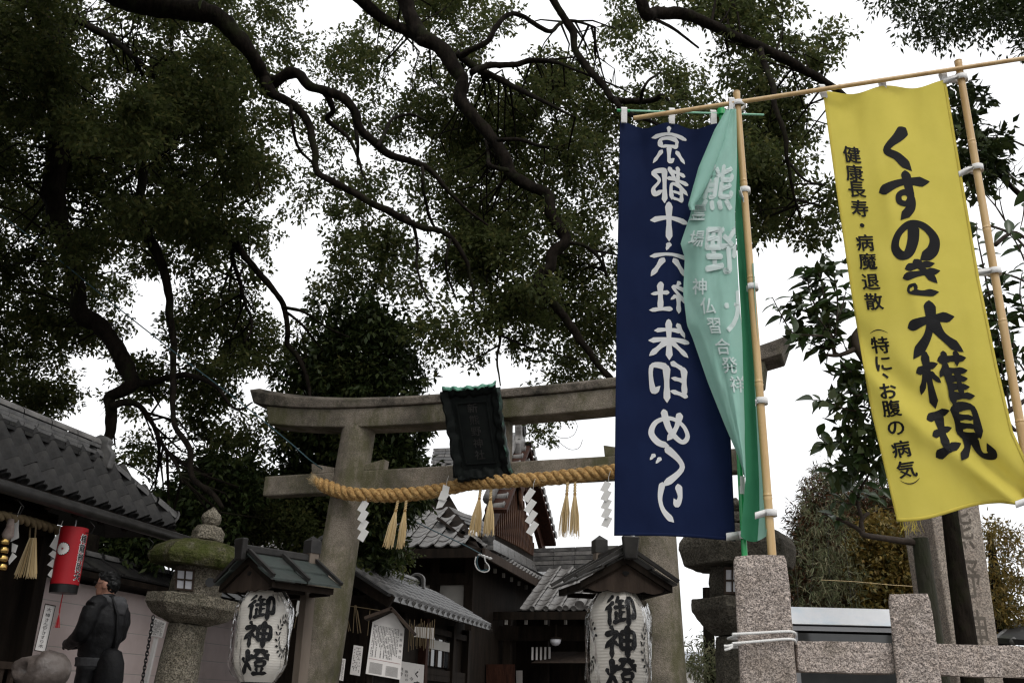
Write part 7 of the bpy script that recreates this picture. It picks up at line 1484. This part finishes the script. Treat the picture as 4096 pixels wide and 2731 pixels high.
# trousers
mb = MB(); T(mb, [(-.0,0,.95),(-.01,0,.82)], [.145,.155], 14)
for s in (-1,1): T(mb, [(-.01,s*.085,.86),(.01,s*.095,.50),(-.02,s*.095,.09)], [.098,.075,.062])
creased(fuse(mb, 'trousers', M['jacket'], .012, 3), .006)
mb = MB()
for s in (-1,1): T(mb, [(-.07,s*.095,.045),(.06,s*.095,.04),(.18,s*.105,.035)], [.055,.05,.038])
fuse(mb, 'shoes', M['black'], .01, 2)
# hair, glasses, bag
mb = MB(); ell(mb, W_(-.020,0,1.662), .098, .083, .076, fn=lambda q: 1+.05*mnoise.noise(q*6)); ell(mb, W_(-.055,0,1.615), .066, .078, .095, fn=lambda q: 1+.06*mnoise.noise(q*7)); T(mb, [(.060,-.04,1.695),(.072,0,1.695),(.060,.04,1.695)], [.022,.025,.022]); creased(fuse(mb, 'hair', M['hair'], .008, 2), .012, 26)
gl = MB()
for s in (-1,1): gl.tube([W_(.10+.004*math.cos(a), s*.036+.026*math.cos(a), 1.612+.018*math.sin(a)) for a in [2*math.pi*k/14 for k in range(15)]], .0028, 5, cap=False); gl.tube([W_(.098,s*.062,1.617), W_(.0,s*.080,1.618)], .0028, 5)
gl.tube([W_(.104,-.010,1.614), W_(.104,.010,1.614)], .0028, 5); gl.build('glasses', M['black'], per)
bag = thing('shoulder_bag', 'black shoulder bag hanging behind the person', 'bag', W_(-.17,.06,.70))
MB().lathe([(.05,-.22),(.12,-.20),(.145,-.05),(.13,.10),(.09,.20),(.03,.225)], 18, W_(-.20,.02,.80), Fw, Sd, sq=lambda a: 1-.18*abs(math.sin(a))).build('pouch', M['jacket'], bag, smooth=True)
MB().tube([W_(-.20,.02,1.0), W_(-.235,.04,1.15), W_(-.24,.08,1.32), W_(-.13,.12,1.49), W_(.03,.11,1.46), W_(.14,.02,1.28)], .014, 6).build('strap', M['jacket'], bag, smooth=True)
# ---------------------------------------------------------------- pieces belong to the part they are laid on
def lay(root, part, *kinds):
    p = next((o for o in root.children if o.name.split('.')[0] == part), None)
    if p is None: return
    for o in list(root.children):
        if o is not p and o.name.split('.')[0] in kinds: o.parent = p
by = {}
for o in bpy.data.objects: by.setdefault(o.name.split('.')[0], []).append(o)
for b, part in ((hall,'roof_deck'),(off_,'roof_deck'),(wh,'roof_deck'),(mh,'front_deck')):
    lay(b, part, 'roof_tile','eave_disc','eave_lip','ridge_course','ridge_cap','hip_cap','hip_end_tile','ridge_end_tile','ridge_end_boss','ridge_end_panel','cover_tile','hip_course','ridge_disc','ridge_end_tube','flat_course','verge_tile')
    for o in b.children:
        if o.name.split('.')[0] == part: o.name = 'roof'
lay(mh, 'gable_wall', 'gable_slat','gable_pendant'); lay(off_, 'window', 'muntin'); lay(bw, 'coping_core', 'coping_slab','coping_batten','coping_ridge','coping_band')
for o in by['banner_flag']: lay(o, 'cloth', 'hem','large_lettering','small_lettering','white_lettering','brackets','frayed_threads')
for o in by['paper_lantern']: lay(o, 'paper_body', 'brush_lettering','wreath_crest')
for o in by['stone_lantern']: lay(o, 'light_box', 'paper_pane','window_bar')
lay(rl, 'red_body', 'lettering','lettering_edge','crest','crest_edge'); lay(plq, 'back_board', 'raised_lettering','inner_moulding'); lay(sb, 'board', 'lettering','frame'); lay(kg, 'panel', 'fine_print','title','rule'); lay(stl, 'shaft', 'carved_lettering')
for k in ('small_lettering','brackets','fine_print'):
    for o in bpy.data.objects:
        if o.name.split('.')[0] == k: stuff(o)
